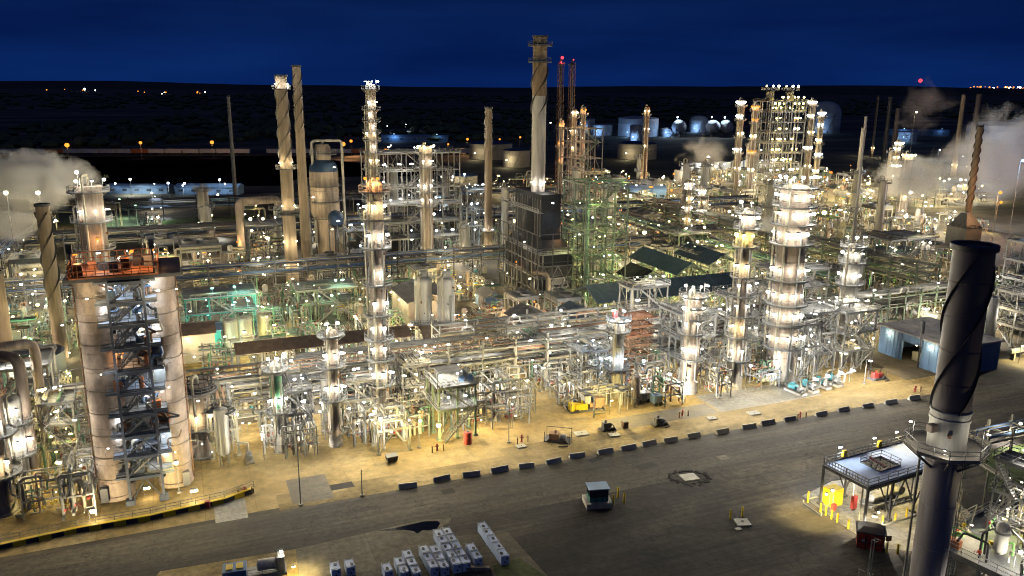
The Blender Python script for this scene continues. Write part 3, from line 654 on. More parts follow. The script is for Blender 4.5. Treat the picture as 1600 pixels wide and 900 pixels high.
for i, z in enumerate(zs):
    wx = 1.6
    d = part(t, 'deck', MB().box((xc, (yf + yb) / 2, z), (xr - xl + wx * 2, 9.5 - .9, .14)), 'deck_blue')
    part(d, 'edge_beam', MB().beam((xl - wx - .1, yf + .35, z - .12), (xr + wx + .1, yf + .35, z - .12), .22, .34), 'frame_blue')
    part(d, 'railing', MB().rail([(xl - wx, yf + .45, z + .14), (xr + wx, yf + .45, z + .14)], w=.06), 'steel_grey')
    if i < 9:
        zt = zs[i + 1] - .5
        for sx_, xx in ((-1, xl - wx * .62), (1, xr + wx * .62)):
            if rnd.random() < .62: part(t, 'deck_panel', MB().box((xx, yf + 2.6, z + .2), (wx * .95, .12, zt - z - .5)), 'deck_panel' if not (i == 2 and sx_ > 0) else 'orange_steel')  # pale panels added where lamplight whitens the inner drum sides
        part(t, 'deck_panel', MB().box((xc + (.8 if i % 2 else -.7), yf + 5.4, z + .2), (2.0, .12, zt - z - .6)), rnd.choice(('deck_panel', 'steel_grey', 'blue_siding')))
        for sx_ in (-1, 1):
            if rnd.random() < .8: lamp(t, (xc + sx_ * (xr - xl + wx) * rnd.uniform(.40, .56), yf + rnd.uniform(.9, 3.6), z + rnd.uniform(1.9, 2.7)), 'orange' if i in (5, 9) else rnd.choice(('cool', 'white', 'cool')), 700 * rnd.uniform(.4, 1.6), .13, 0, 0)
        lamp(t, (xc + rnd.uniform(-1.5, 1.5), yf + 2.4, z + 2.0), ('orange' if i == 5 else 'white' if i % 3 == 0 else 'cool'), 380, .13, 0, 0)
        for k in range(7):
            x = rnd.uniform(xl - 1.5, xr + 1.5); y = yf + rnd.uniform(1, 4); part(t, 'pipe', MB().pipe([(x, y, z + .2), (x, y, z + 1.6), (x + rnd.uniform(-2, 2), y, z + 1.6), (x + rnd.uniform(-2, 2), y, zt)], rnd.choice((.1, .15, .22))), rnd.choice(('pipe_rust', 'pipe_grey', 'blue_pipe', 'pipe_light', 'steel_dark')))
        part(t, 'valve_body', MB().cyl((rnd.uniform(xl, xr), yf + .9, z + .14), .35, rnd.uniform(.8, 1.8), 10), rnd.choice(('pipe_rust', 'steel_grey', 'orange_steel', 'pipe_alu')))
        part(t, 'equipment_box', MB().box((rnd.uniform(xl - 1, xr + 1), yf + rnd.uniform(1, 2.5), z + .14), (1.2, .9, rnd.uniform(.8, 1.6))), rnd.choice(('steel_grey', 'blue_siding', 'orange_steel', 'steel_dark')))
for i in range(9): part(t, 'stair', MB().stair((xc - 1.8, yf + (.75), zs[i] + .15), (xc + 1.8, yf + .75, zs[i + 1]), .8), 'galv')
# the wide dark deck on top, the orange fence and cabins
b = MB().box((xc, (yf + yb) / 2 + .3, hd + .75), (du + 6.4, 11.4, .5)); part(t, 'top_deck', b, 'steel_dark')
b = MB().rail([(xc - 6.6, yf - .8, hd + 1.25), (xc + 4.4, yf - .8, hd + 1.25), (xc + 4.4, yb - .5, hd + 1.25), (xc - 6.6, yb - .5, hd + 1.25)], 1.9, .12, 1.1, True); part(t, 'orange_railing', b, 'orange_steel')
part(t, 'top_floor', MB().box((xc - 1.6, (yf + yb) / 2, hd + 1.26), (10.8, 9, .12)), 'orange_steel')
for k in range(7): part(t, 'winch_box', MB().box((xc - 5.6 + k * 1.45, yf + rnd.uniform(1, 6), hd + 1.38), (1.1, 1.0, rnd.uniform(.7, 1.8))), rnd.choice(('orange_steel', 'steel_grey', 'pipe_rust', 'steel_dark')))
for x in (-5.9, -3.0, 1.2, 3.9): lamp(t, (xc + x, yf + 3, hd + 4.0), 'orange' if x != -3.0 else 'white', 260, .26, 2.4)
for x in (-6.2, 3.9): part(t, 'mast_post', MB().beam((xc + x, yf, hd + 1.2), (xc + x, yf, hd + 6), .2).box((xc + x, yf, hd + 4.8), (.7, .7, 1.2)), 'steel_dark')
for x in (-7.2, -4.6, 4.2, 6.6): lamp(t, (xc + x, yf - 2.0, hd - 1.2 + (x > 0) * .4), 'warm', 420, .14, 1.6)  # lamps added below the top deck to light the drum fronts
for x, z_ in ((-4.0, 21), (4.4, 18), (-4.2, 10), (4.4, 8)): lamp(t, (xc + x, yf - 1.9, z_), 'white', 150, .11, 1.4)  # more lamps added in front to light the drums lower down
for p in ((xl - 4.6, yf - 3.2), (xr + 4.2, yf - 2.2), (xc, yf + 1.2)): lamp(t, (p[0], p[1] - .5, 1.8), 'warm', 2600, .34, 1.2)
# steaming column behind, stacks and the low tank on that side
tower(G(172, 590), HT(G(172, 590), 290), 2.5, 'thick tan column with crown of pipes, rising behind the orange topped drum deck', [full(HT(G(172, 590), 300), 3), full(33, 3), half(27.5, 1, 'orange'), half(21, 1, 'white'), half(15, 1, 'orange'), half(11, 1)], pipes=4, mat_='shell_tan', lm='the steaming column', pw=1100, name='wash_column', top='flat', taper=1.0)
def stack(P, h, r0, r1, label, m1, strake=None, lm=None, plats=(), m2=None, zsplit=None, name='chimney_stack', group=None, bands=6, lip=True, lampz=(), scol='steel_dark', sw=.22, helix=1.6):
    t = thing(name, label, 'chimney', P, lm=lm, group=group, r=r0 + 1); rad = lambda z: r0 + (r1 - r0) * z / h
    def seg(za, zb, n=bands):
        pr = [(rad(za), za)]
        for i in range(1, n): z = za + (zb - za) * i / n; q = rad(z); pr += [(q, z - .08), (q + .05, z - .06), (q + .05, z + .06), (q, z + .08)]
        return pr + [(rad(zb), zb)]
    if zsplit: part(t, 'lower_shell', MB().lathe(seg(0, zsplit), 28), m1); part(t, 'upper_shell', MB().lathe(seg(zsplit + .01, h), 28), m2)
    else: part(t, 'shell', MB().lathe(seg(0, h), 26), m1)
    part(t, 'rim', MB().lathe([(r1 + .02, h - .35), (r1 * 1.12 + .05, h - .3), (r1 * 1.12 + .05, h + .25), (r1 * .85, h + .26), (r1 * .84, h - .1)], 26), 'steel_dark' if not lip else lip if isinstance(lip, str) else 'steel_dark')
    if strake:
        za, zb = strake
        for k in range(3):
            b = MB(); n = max(14, int((zb - za) / .55)); a0 = k * 2 * PI / 3; vs = []
            for i in range(n + 1):
                z = za + (zb - za) * i / n; a = a0 + (z - za) / (r1 * 2 * PI * helix) * 2 * PI; q = rad(z)
                for rr, dz in ((q - .03, -.05), (q + sw * r1, -.05), (q + sw * r1, .05), (q - .03, .05)): vs.append((rr * math.cos(a), rr * math.sin(a), z + dz))
            fs = [(i * 4 + j, i * 4 + (j + 1) % 4, i * 4 + 4 + (j + 1) % 4, i * 4 + 4 + j) for i in range(n) for j in range(4)] + [(0, 3, 2, 1), (n * 4, n * 4 + 1, n * 4 + 2, n * 4 + 3)]
            b.add(vs, fs); part(t, 'helical_strake', b, scol)
    for z, w in plats:
        q = rad(z); d = part(t, 'platform', MB().deck((0, 0, z), q, q + w, 0, 2 * PI, .15), 'steel_dark'); part(d, 'railing', MB().ring_rail((0, 0, z + .15), q + w - .05, 0, 2 * PI), 'steel_grey')
    for z, col, pw in lampz:
        fa = local_face(P)
        for k in (-.7, .7): q = rad(z) + .9; lamp(t, (q * math.cos(fa + k), q * math.sin(fa + k), z), col, pw, .25, 1.2, fa + k)
    return t
P = G(97, 560); stack(P, HT(P, 320), 1.45, 1.35, 'brown stack with twisted fins, leaning place beside the low round tank', 'stack_brown', (14, 33), lm='the twisted brown stack', lampz=((1.6, 'warm', 1100),), sw=.30, helix=1.9)
P = G(12, 560); stack(P, HT(P, 425), 1.5, 1.5, 'plain brown stack near the frame edge next to an arched pipe', 'stack_brown', lampz=((1.5, 'warm', 900),))
P = G(55, 590); t = thing('storage_tank', 'low round blue roofed tank between two brown stacks', 'tank', P, r=6, lm='the low round tank')
part(t, 'shell', MB().lathe([(6, 0), (6, 5.2), (6.05, 5.25), (6.05, 5.5)], 40), 'tank_white'); part(t, 'roof', MB().lathe([(6.06, 5.5), (3, 6.3), (.1, 6.7)], 40), 'blue_dome')
lamp(t, (-4.5, -5.5, 4.2), 'warm', 700, .22)
for (x0, y0, x1, y1, yt, r_, lbl) in ((48, 690, 30, 742, 535, .75, 'big tan pipe arching down past the two brown stacks'), (28, 735, -60, 730, 560, .8, 'dark scorched pipe bending down among lamps at the picture edge')):
    A, B_ = G(x0 + 30, y0 + 30), G(x1 - 50, y1); h_ = HT(A, yt)
    t = thing('overhead_duct', lbl, 'duct', A, 0); q = B_ - A
    part(t, 'duct_pipe', MB().pipe([(0, 0, 0), (0, 0, h_), (q.x, q.y, h_), (q.x, q.y, h_ - 6)], r_, 12, 1.8), 'shell_tan' if r_ < .78 else 'stack_brown'); part(t, 'flange', MB().cyl((0, 0, h_ * .5), r_ * 1.2, .3, 12), 'pipe_grey')
    part(t, 'base_block', MB().box((0, 0, 0), (2.4, 2.4, .5)), 'concrete')
tower(G(38, 772), 15, 1.25, 'short pale vessel with two ringed platforms beside the tan overhead duct', [full(6.5, 3, 'white'), full(11.5, 2, 'white')], mat_='shell_white', pw=800)
tower(G(8, 800), 17, 1.7, 'tan vessel cut by the frame edge, wrapped in lit railings', [full(6, 2, 'warm'), full(12, 2)], mat_='shell_tan', pw=800)
# ================================================================== COLUMNS ALONG THE FRONT
P = G(597, 660); tower(P, HT(P, 290), 1.4, 'tall slender tan column with six glaring platforms in front of the roofed sheds', [full(7.5, 3), full(12.2, 2), full(16.0, 2), half(20.5, 2), half(26, 1), full(32.5, 3), full(37.5, 3, 'warm'), full(42.2, 2, 'orange')], lm='the tall slender column', pw=1500, pipes=4, mat_='shell_tan', rr=.36)
P = G(525, 695); tower(P, HT(P, 520), 1.1, 'medium grey column with lit ring platforms in front of the dark roof', [full(8.4, 3), full(14.2, 3), full(19.6, 2)], lm='the medium grey column', pw=1200, pipes=3, mat_='shell_tan', rr=.32)
P = G(438, 705); t = tower(P, HT(P, 572), .95, 'slim column with a bright green middle band below a lit crown', [full(7.2, 3), full(14.4, 3)], lm='the green banded column', pw=1200, mat_='shell_white', pipes=3, rr=.32)
part(t, 'green_band', MB().lathe([(.985, 8.0), (1.0, 8.05), (1.0, 13.6), (.985, 13.65)], 18), 'shell_green')
P = G(318, 712); t = tower(P, HT(P, 600), 1.75, 'stout tan vessel with dark open top beside the pinkish drum', [full(5.2, 3, 'warm'), full(11.5, 0)], lm='the stout tan vessel', pw=1300, mat_='shell_tan', top='flat', rr=.32)
part(t, 'lattice_crown', MB().ring_rail((0, 0, 11.6), 2.3, 0, 2 * PI, 1.8, .12).cyl((0, 0, 11.6), 2.0, .7, 14), 'steel_dark')
P = G(962, 620); t = tower(P, HT(P, 505), 1.25, 'silvery column with red cap beside the rust coloured scaffold', [full(6.0, 3, 'cool'), full(13.6, 3, 'white'), full(15.8, 2, 'cool')], lm='the silvery column', pw=1400, mat_='clad_alu', top='flat', rr=.32)
part(t, 'cap_box', MB().box((-.9, 0, 16.5), (.8, .8, 1.4)), 'red_paint')
P = G(1075, 612); tower(P, HT(P, 462), 1.7, 'stout column with wide crown platform in front of the teal roof', [full(7.2, 3), half(12.5, 2), (15.5, -.2, 2.6, 3), (17.8, -.2, 2.6, 2), full(20.0, 4)], lm='the stout crowned column', pw=1300, mat_='shell_tan', rr=.32, top='flat')
P = G(1148, 605); tower(P, HT(P, 335), 1.35, 'tall thin column with lit platforms next to the giant banded tower', [full(6, 2), full(11, 2, 'warm'), full(15.3, 2), half(19.5, 2), half(23.4, 2, 'warm'), full(29.5, 3, 'yellow'), full(33.0, 3), full(36.0, 2)], lm='the tall thin column', pw=1500, pipes=4, mat_='shell_tan', rr=.36)
P = G(1217, 592); tower(P, HT(P, 300), 3.0, 'giant thick tower banded by blazing white platforms', [full(7.5, 5), full(12.4, 5), full(16.6, 5), full(21.8, 5), full(29.2, 5), full(33.2, 6), full(36.8, 6), full(40.5, 6)], lm='the giant banded tower', pw=1500, pipes=4, mat_='shell_tan', rr=.38, ring=1.6)
P = G(1315, 560); t = tower(P, HT(P, 395), 2.3, 'white tapering tower of stacked decks with a lattice mast above it', [full(12, 3), full(17.5, 4), full(22.4, 4), full(26, 3)], lm='the tapering decked tower', pw=1500, mat_='shell_white', taper=.7, top='flat', rr=.32)
P = G(1322, 470); h_ = HT(P, 182)
t = thing('lattice_stack', 'very slim grey flare pipe held in a lattice mast', 'flare stack', P, r=3, lm='the slim flare pipe'); part(t, 'flare_pipe', MB().tube([(0, 0, 0), (0, 0, h_ * .5), (0, 0, h_ * .52), (0, 0, h_)], [.55, .5, .38, .38], 10), 'stack_grey')
b = MB(); hm = h_ * .52
for i in range(9):
    za, zb = hm * i / 9, hm * (i + 1) / 9; wa, wb = 3.4 * (1 - .75 * i / 9), 3.4 * (1 - .75 * (i + 1) / 9); ca = [(wa, wa), (-wa, wa), (-wa, -wa), (wa, -wa)]; cb = [(wb, wb), (-wb, wb), (-wb, -wb), (wb, -wb)]
    for k in range(4): b.beam(ca[k] + (za,), cb[k] + (zb,), .2); b.beam(ca[k] + (za,), cb[(k + 1) % 4] + (zb,), .12); b.beam(cb[k] + (zb,), cb[(k + 1) % 4] + (zb,), .12)
part(t, 'lattice_frame', b, 'steel_grey')
# twin silos
for px, tx, lb in ((663, 661, 'pale silo with domed top standing nearer the road of the linked two'), (698, 697, 'pale silo with domed top standing nearer the sheds of the linked two')):
    P = G(px, 548); t = tower(P, HT(P, 440), 2.0, ('pale domed silo beside the slate roof, linked by a catwalk to its twin' if px == 663 else 'pale domed silo beside the small blue roofed hut, linked to its twin'), [half(7, 0), full(2.8, 0)], cat='silo', name='storage_silo', mat_='silo_white', pipes=2, lm='the pale silos' if px == 698 else None, band=False)
    part(t, 'top_hatch', MB().box((0, 0, HT(P, 440) + .9), (1.4, 1.2, 1.6)).cyl((.9, 0, HT(P, 440) + .6), .3, 2.4, 8), 'galv'); lamp(t, (-1.2, -5.0, 3.2), 'white', 1500, .25); lamp(t, (1.0, -3.6, 9.5), 'white', 700, .14, 0); part(t, 'lamp_bracket', MB().beam((.6, -1.8, 9.7), (1.0, -3.6, 9.7), .08), 'steel_grey')  # lamps and bracket added to brighten the silos
P1, P2 = G(663, 548), G(698, 548); z = HT(P1, 440) + 1.2
t = thing('catwalk', 'short catwalk joining the two pale silo tops', 'catwalk', (P1.x, P1.y, z), math.atan2(P2.y - P1.y, P2.x - P1.x)); L = (P2 - P1).length
part(t, 'deck', MB().box((L / 2, 0, 0), (L - 2.2, 1.0, .12)), 'grating'); part(t, 'railing', MB().rail([(1.2, -.5, .12), (L - 1.2, -.5, .12)]), 'galv')
# ================================================================== BACK STACKS
P = G(838, 455); stack(P, HT(P, 57), 2.1, 2.0, 'tallest stack, silver below and tan with ringed platforms above', 'stack_grey', (52, 66), lm='the tallest stack', plats=((HT(P, 98), 1.3), (HT(P, 72), 1.5)), m2='stack_rust', zsplit=HT(P, 150), bands=9, lampz=((33, 'white', 500),), name='main_stack', sw=.26)
P = G(481, 440); stack(P, HT(P, 103), 1.55, 1.25, 'higher brown stack of a close pair, with spiral fins', 'stack_tan', (46, 63), lm='the paired stacks', bands=10)
P = G(458, 452); t = stack(P, HT(P, 118), 1.95, 1.65, 'lower stack of a close pair, floodlit and banded', 'stack_tan', (38, 60), bands=9, plats=((HT(P, 140), 1.0), (36, 1.2), (24, 1.2), (HT(P, 335), 1.4)), lampz=((HT(P, 131), 'white', 1400), (38, 'warm', 1300), (25.5, 'warm', 1400), (15, 'warm', 900), (8, 'warm', 700)), scol='steel_grey')
P = G(763, 405); stack(P, HT(P, 168), 1.45, 1.25, 'narrow pale stack standing alone behind the silos', 'stack_tan', (38, 51), lm='the narrow lone stack', bands=10, lampz=((11, 'white', 1300), (5, 'warm', 900)), plats=((10, 1.3),), scol='stack_grey')
P = G(370, 335); t = stack(P, HT(P, 150), .95, .75, 'thin dark pole stack guyed at the river side', 'steel_grey', bands=12, name='slim_stack', lm='the thin pole stack')
for (px, py, yt, r_, lb, m_) in ((1362, 245, 150, 1.1, 'thin rusty stack before the blue round tank', 'stack_brown'), (1379, 262, 152, 1.7, 'black stack beside the thin rusty one', 'steel_dark'), (1392, 268, 170, 1.9, 'dark stack with stubby rim beside the black one', 'stack_dark'), (1489, 275, 148, 1.7, 'tan stack by the hazy plume, with lit side ladder', 'shell_tan'), (1512, 278, 147, 2.0, 'leaning grey stack by the hazy plume', 'stack_dark'), (1338, 300, 200, 1.2, 'grey pipe stack by the round blue tank, lower than the rest', 'stack_grey')):
    P = G(px, py); stack(P, HT(P, yt), r_, r_ * .85, lb, m_, bands=5, lampz=((8, 'warm', 2500),) if px != 1379 else ())
P = G(1503, 400); stack(P, HT(P, 197), 1.15, 1.0, 'twisted tan stack rising out of a square heater in the steam', 'stack_tan', (20, 48), lm='the twisted tan stack', bands=5, sw=.35)
t = thing('process_heater', 'square dark heater box under the twisted tan stack', 'heater', G(1500, 405), r=5); part(t, 'box_shell', MB().box((0, 0, 2), (8, 8, 10), tap=1).box((0, 0, 12.01), (8, 8, 5), tap=.3), 'steel_grey'); part(t, 'steel_frame', MB().rail([(-4.2, -4.2, 12), (4.2, -4.2, 12), (4.2, 4.2, 12), (-4.2, 4.2, 12)], close=True, w=.12), 'steel_dark')
for x, y in ((-3.6, -3.6), (3.6, -3.6), (3.6, 3.6), (-3.6, 3.6)): part(t, 'leg', MB().box((x, y, 0), (.5, .5, 2.01)), 'steel_dark')
P = G(1407, 340); tower(P, HT(P, 243), 2.4, 'brown banded column with lit crown standing before the steam', [full(HT(P, 250), 4, 'warm'), half(HT(P, 280), 0), half(8, 1, 'warm')], mat_='shell_tan', lm='the brown crowned column', pw=1800, rr=.45)
P = G(1437, 455); tower(P, HT(P, 385), 1.25, 'plain pale column beside the lime green shed frame', [full(HT(P, 390), 2)], mat_='shell_white', lm='the plain pale column')
# lit column with many lamps, far left centre
P = G(588, 420); tower(P, HT(P, 135), 1.65, 'high twin piped column glittering with lamps above the bright unit', [full(HT(P, 140), 3, 'cool'), half(HT(P, 172), 2), half(HT(P, 190), 1), half(HT(P, 208), 1), half(HT(P, 220), 2, 'warm'), half(HT(P, 240), 1), half(HT(P, 262), 2, 'warm'), full(14, 2), full(8, 2)], lm='the glittering high column', pw=1500, mat_='shell_tan', pipes=4, rr=.36)
# big reactor with blue dome collar
P = G(512, 405); hR = HT(P, 225)
t = thing('regenerator_vessel', 'fat banded vessel with blue collar and pipes over its neck', 'vessel', P, r=6, lm='the fat banded vessel')
part(t, 'shell', MB().lathe([(3.2, 0), (3.2, 13), (4.9, 17), (4.9, 20), (5.1, 20.1), (5.1, 20.5), (4.9, 20.6), (4.9, 24), (5.1, 24.1), (5.1, 24.5), (4.9, 24.6), (4.9, 28), (5.1, 28.1), (5.1, 28.4), (4.9, 28.5), (4.9, 31)], 36), 'shell_tan')
part(t, 'dome', MB().lathe([(4.92, 31), (4.5, 33), (3.2, 34.6), (2.6, 35)], 36), 'blue_dome'); part(t, 'neck', MB().lathe([(2.7, 34.9), (2.7, hR - 1), (2.0, hR)], 28), 'shell_tan')
b = MB().deck((0, 0, hR - 3.5), 2.75, 4.6, 0, 2 * PI); d = part(t, 'platform', b, 'grating'); part(d, 'railing', MB().ring_rail((0, 0, hR - 3.4), 4.5, 0, 2 * PI, 1.6, .1), 'galv')
for z in (15, 20.8, 26): d = part(t, 'platform', MB().deck((0, 0, z), 5, 6.2, -2.6, .6), 'steel_dark'); part(d, 'railing', MB().ring_rail((0, 0, z + .1), 6.1, -2.6, .6), 'steel_grey')
for k, (x, zz) in enumerate(((-3.4, hR - 1), (5.8, hR + .5))): part(t, 'riser_pipe', MB().pipe([(0, 0, hR), (0, 0, hR + 1.2), (x * 1.1, -1, hR + 1.2), (x * 1.1, -1.2, 6)], .5, 10), 'shell_white')
for a, z in ((-1.3, 33), (-2.2, 23), (-1.5, 12)): lamp(t, (8.5 * math.cos(a), 8.5 * math.sin(a), z), 'warm', 700, .25)
P = G(528, 420); t = thing('blue_drum_vessel', 'dark blue domed vessel on legs with one bright lamp', 'vessel', P, r=3); z_ = HT(P, 345)
part(t, 'shell', MB().lathe([(.8, z_ - 2.2), (2.4, z_ - 1), (2.6, z_ + .8), (2.2, z_ + 2.4), (1.3, z_ + 3.2), (.2, z_ + 3.5)], 28), 'blue_dome')
for k in range(4): part(t, 'leg', MB().beam((2.3 * math.cos(k * PI / 2), 2.3 * math.sin(k * PI / 2), 0), (2.3 * math.cos(k * PI / 2), 2.3 * math.sin(k * PI / 2), z_ - .8), .35), 'steel_grey')
lamp(t, (0, -4.6, z_ + .6), 'cool', 200, .3, 0); lamp(t, (1.2, -3.4, 4), 'warm', 1200, .3, 0)
# large arched duct near the paired stacks
P = G(415, 395); t = thing('arched_duct', 'big grey duct arching beside the paired stacks', 'duct', P, r=3); part(t, 'duct_pipe', MB().pipe([(-8, 0, 1), (-8, 0, 19), (6, 4, 19), (6, 4, 10)], 1.5, 14, 1.4), 'shell_tan'); part(t, 'base_block', MB().box((-8, 0, 0), (5, 5, 1.2)), 'concrete')
lamp(t, (-9.5, -2, 5), 'orange', 1300, .35); lamp(t, (-4.5, -3, 9), 'warm', 1300, .35); lamp(t, (-12, -1, 2), 'orange', 900, .3)
# ================================================================== CENTRE HEATER
P = G(848, 474); u0, v0 = UV(P); u0 += 5.5; Pc = W(u0 - 1, v0 + 14); hh1 = HT(P, 398); hh2 = HT(P, 345)
t = thing('furnace_block', 'long black ribbed furnace block under the tallest stack', 'furnace', Pc, lm='the black furnace block'); claim(Pc, 9); claim(W(u0 - 1, v0 + 6), 7); claim(W(u0 - 1, v0 + 24), 7)
WX, WY = 9.0, 28.0
part(t, 'lower_casing', MB().box((0, 0, 2.5), (WX, WY, hh1 - 2.5)), 'furnace_black'); part(t, 'shoulder', MB().box((0, 0, hh1 + .01), (WX, WY, 3), tap=.72), 'furnace_black'); part(t, 'upper_casing', MB().box((0, 1, hh1 + 2.9), (WX * .66, WY * .7, hh2 - hh1 + 3.5)), 'furnace_black')
b = MB()
for z in (4, 8, 12, 16, 20):
    for sx9 in (-1, 1): b.beam((sx9 * (WX / 2 + 2.6), -WY / 2 - 1.6, z), (sx9 * (WX / 2 + 2.6), WY / 2, z), .2)
    b.beam((-WX / 2 - 2.6, -WY / 2 - 1.6, z), (WX / 2 + 2.6, -WY / 2 - 1.6, z), .2)
for k in range(9):
    for sx9 in (-1, 1): b.beam((sx9 * (WX / 2 + 2.6), -WY / 2 - 1.6 + k * 3.6, 0), (sx9 * (WX / 2 + 2.6), -WY / 2 - 1.6 + k * 3.6, 20), .22)
for k in range(4): b.beam((-WX / 2 - 2.6 + k * 4.73, -WY / 2 - 1.6, 0), (-WX / 2 - 2.6 + k * 4.73, -WY / 2 - 1.6, 20), .22)
part(t, 'gallery_frame', b, 'steel_dark')
us, vs_ = UV(G(838, 455)); part(t, 'stack_base', MB().lathe([(4.6, 0), (4.6, hh2 - 3), (2.6, hh2 + 5)], 24, (us - UV(Pc)[0], vs_ - UV(Pc)[1], 0)), 'furnace_black')
b = MB()
for i in range(12):
    y = -WY / 2 + WY * i / 11
    for s in (-1, 1): b.beam((s * (WX / 2 + .15), y, 0), (s * (WX / 2 + .15), y, hh1), .3); b.beam((s * (WX * .3 + .3), y * .72 + 2, hh1 + 4), (s * (WX * .3 + .3), y * .72 + 2, hh2 + 5), .22)
for z in (2.6, hh1 * .5, hh1 * .75, hh1 + .1):
    for s in (-1, 1): b.beam((s * (WX / 2 + .3), -WY / 2, z), (s * (WX / 2 + .3), WY / 2, z), .3)
    b.beam((-WX / 2, -WY / 2 - .2, z), (WX / 2, -WY / 2 - .2, z), .3)
for k in (-1, 0): b.beam((k * WX / 2, -WY / 2 - .2, 2.6), ((k + 1) * WX / 2, -WY / 2 - .2, hh1 * .75), .2); b.beam(((k + 1) * WX / 2, -WY / 2 - .2, 2.6), (k * WX / 2, -WY / 2 - .2, hh1 * .75), .2)
part(t, 'rib_frame', b, 'steel_grey')
for z in (hh1, hh2 + 2, hh1 * .5):
    d = part(t, 'walkway', MB().box((-WX / 2 - 1, 0, z), (1.6, WY, .1)), 'grating'); part(d, 'railing', MB().rail([(-WX / 2 - 1.75, -WY / 2, z + .1), (-WX / 2 - 1.75, WY / 2, z + .1)], w=.1), 'galv')
d = part(t, 'walkway', MB().box((0, -WY / 2 - 1, hh1), (WX + 3, 1.4, .1)), 'grating'); part(d, 'railing', MB().rail([(-WX / 2 - 1.7, -WY / 2 - 1.65, hh1 + .1), (WX / 2 + 1.7, -WY / 2 - 1.65, hh1 + .1)], w=.1), 'galv')
part(t, 'flue_duct', MB().pipe([(WX / 2 + 1.4, -WY / 2 + 2, 1), (WX / 2 + 1.4, -WY / 2 + 2, hh1 * .6), (WX / 2 + 1.4, -WY / 2 + 12, hh1 * .6)], .9, 12), 'shell_tan'); part(t, 'flue_duct', MB().pipe([(-WX / 2 + 1.0, -WY / 2 - 1.2, 1), (-WX / 2 + 1.0, -WY / 2 - 1.2, hh1 * .62), (-WX / 2 - 2.0, -WY / 2 + 2.2, hh1 * .62)], .7, 12), 'shell_tan')
for x, y, z, c_, p_ in ((-WX / 2 - 1.5, -8, 6, 'warm', 450), (-WX / 2 - 1.5, 2, 9, 'orange', 500), (-WX / 2 - 1.6, -4, hh1 + 2, 'white', 160), (2.5, -WY / 2 - 1.2, hh1 + 3.4, 'lime', 800), (-1, -12, hh2 + 4.5, 'cool', 350), (-WX / 2 - 1.5, 9, 4, 'warm', 500), (3.4, -9, hh2 - 2, 'orange', 500)): lamp(t, (x, y, z), c_, p_, .25, 0)
# green lattice tower beside it
steel(G(925, 470), 2, 2, 6.4, 7.0, [7, 14, 21, 28, 34.5], 'tall pale green lattice tower of many levels beside the black furnace', fm='steel_green', lm='the green lattice tower', lamps=1, lcol='lime', pw=1500, pm=PMG, seed=11, npipe=16, w=.36, deckm='grating', decks=False, rail='steel_green')
for x_, y_ in ((-3, -4), (3, -3), (0, 3), (7, -5)): pole(G(925, 470) + Vector((x_, y_, 0)), 3.5, 'lime', 2200, 'added greenish yellow low lamp', .3, grp='added lamps in the lattice tower foot', auto_=True)  # low lamps added for more greenish light in the tower foot
steel(G(905, 345), 2, 2, 7, 7, [8, 15, 22, 29, 36, 42], 'rear green grey tower frame with orange lamps behind the green lattice tower', fm='steel_grey', lamps=1, lcol='orange', pw=1500, seed=12, npipe=14, w=.36, decks=False, rail='steel_green')
for (px, py, yt, r_, c_, lb) in ((893, 330, 172, 1.5, 'warm', 'tan column among orange lamps close behind the tallest stack'), (907, 332, 168, 1.3, 'orange', 'pointed tan column among orange lamps behind the lattice tower'), (874, 332, 190, 1.4, 'orange', 'short tan column half hidden by the tallest stack'), (1005, 300, 168, 1.6, 'warm', 'reddish lone column glittering before the far white tanks')):
    P = G(px, py); tower(P, HT(P, yt), r_, lb, [full(HT(P, yt + 12), 2, c_), half(HT(P, yt + 40), 2, c_), half(HT(P, yt + 66), 1, c_)], pw=1900, rr=.42, mat_='shell_tan' if px != 1005 else 'pipe_rust')
for px, yt, lb in ((872, 97, 'dark lattice mast topped by a red beacon'), (889, 98, 'dark lattice mast beside the beacon topped one')):
    P = G(px, 310); h_ = HT(P, yt); t = thing('flare_mast', lb, 'mast', P, r=2)
    b = MB()
    for i in range(26):
        za, zb = h_ * i / 26, h_ * (i + 1) / 26; w_ = 1.25; cc = [(w_, w_), (-w_, w_), (-w_, -w_), (w_, -w_)]
        for k in range(4): b.beam(cc[k] + (za,), cc[k] + (zb,), .2); b.beam(cc[k] + (za,), cc[(k + 1) % 4] + (zb,), .14)
    part(t, 'lattice_frame', b, 'pipe_rust'); part(t, 'flare_pipe', MB().cyl((0, 0, 0), .55, h_ + 2, 10), 'steel_dark')
    d = part(t, 'platform', MB().box((0, 0, h_ - 1), (3.6, 3.6, .2)), 'steel_dark')
    if px == 872: lamp(t, (0, -1.5, h_ + 2.2), 'red', 3500, 1.15, 0)
    else: lamp(t, (0, -1.5, h_ + 1.5), 'red', 0, .4, 0, light=False)
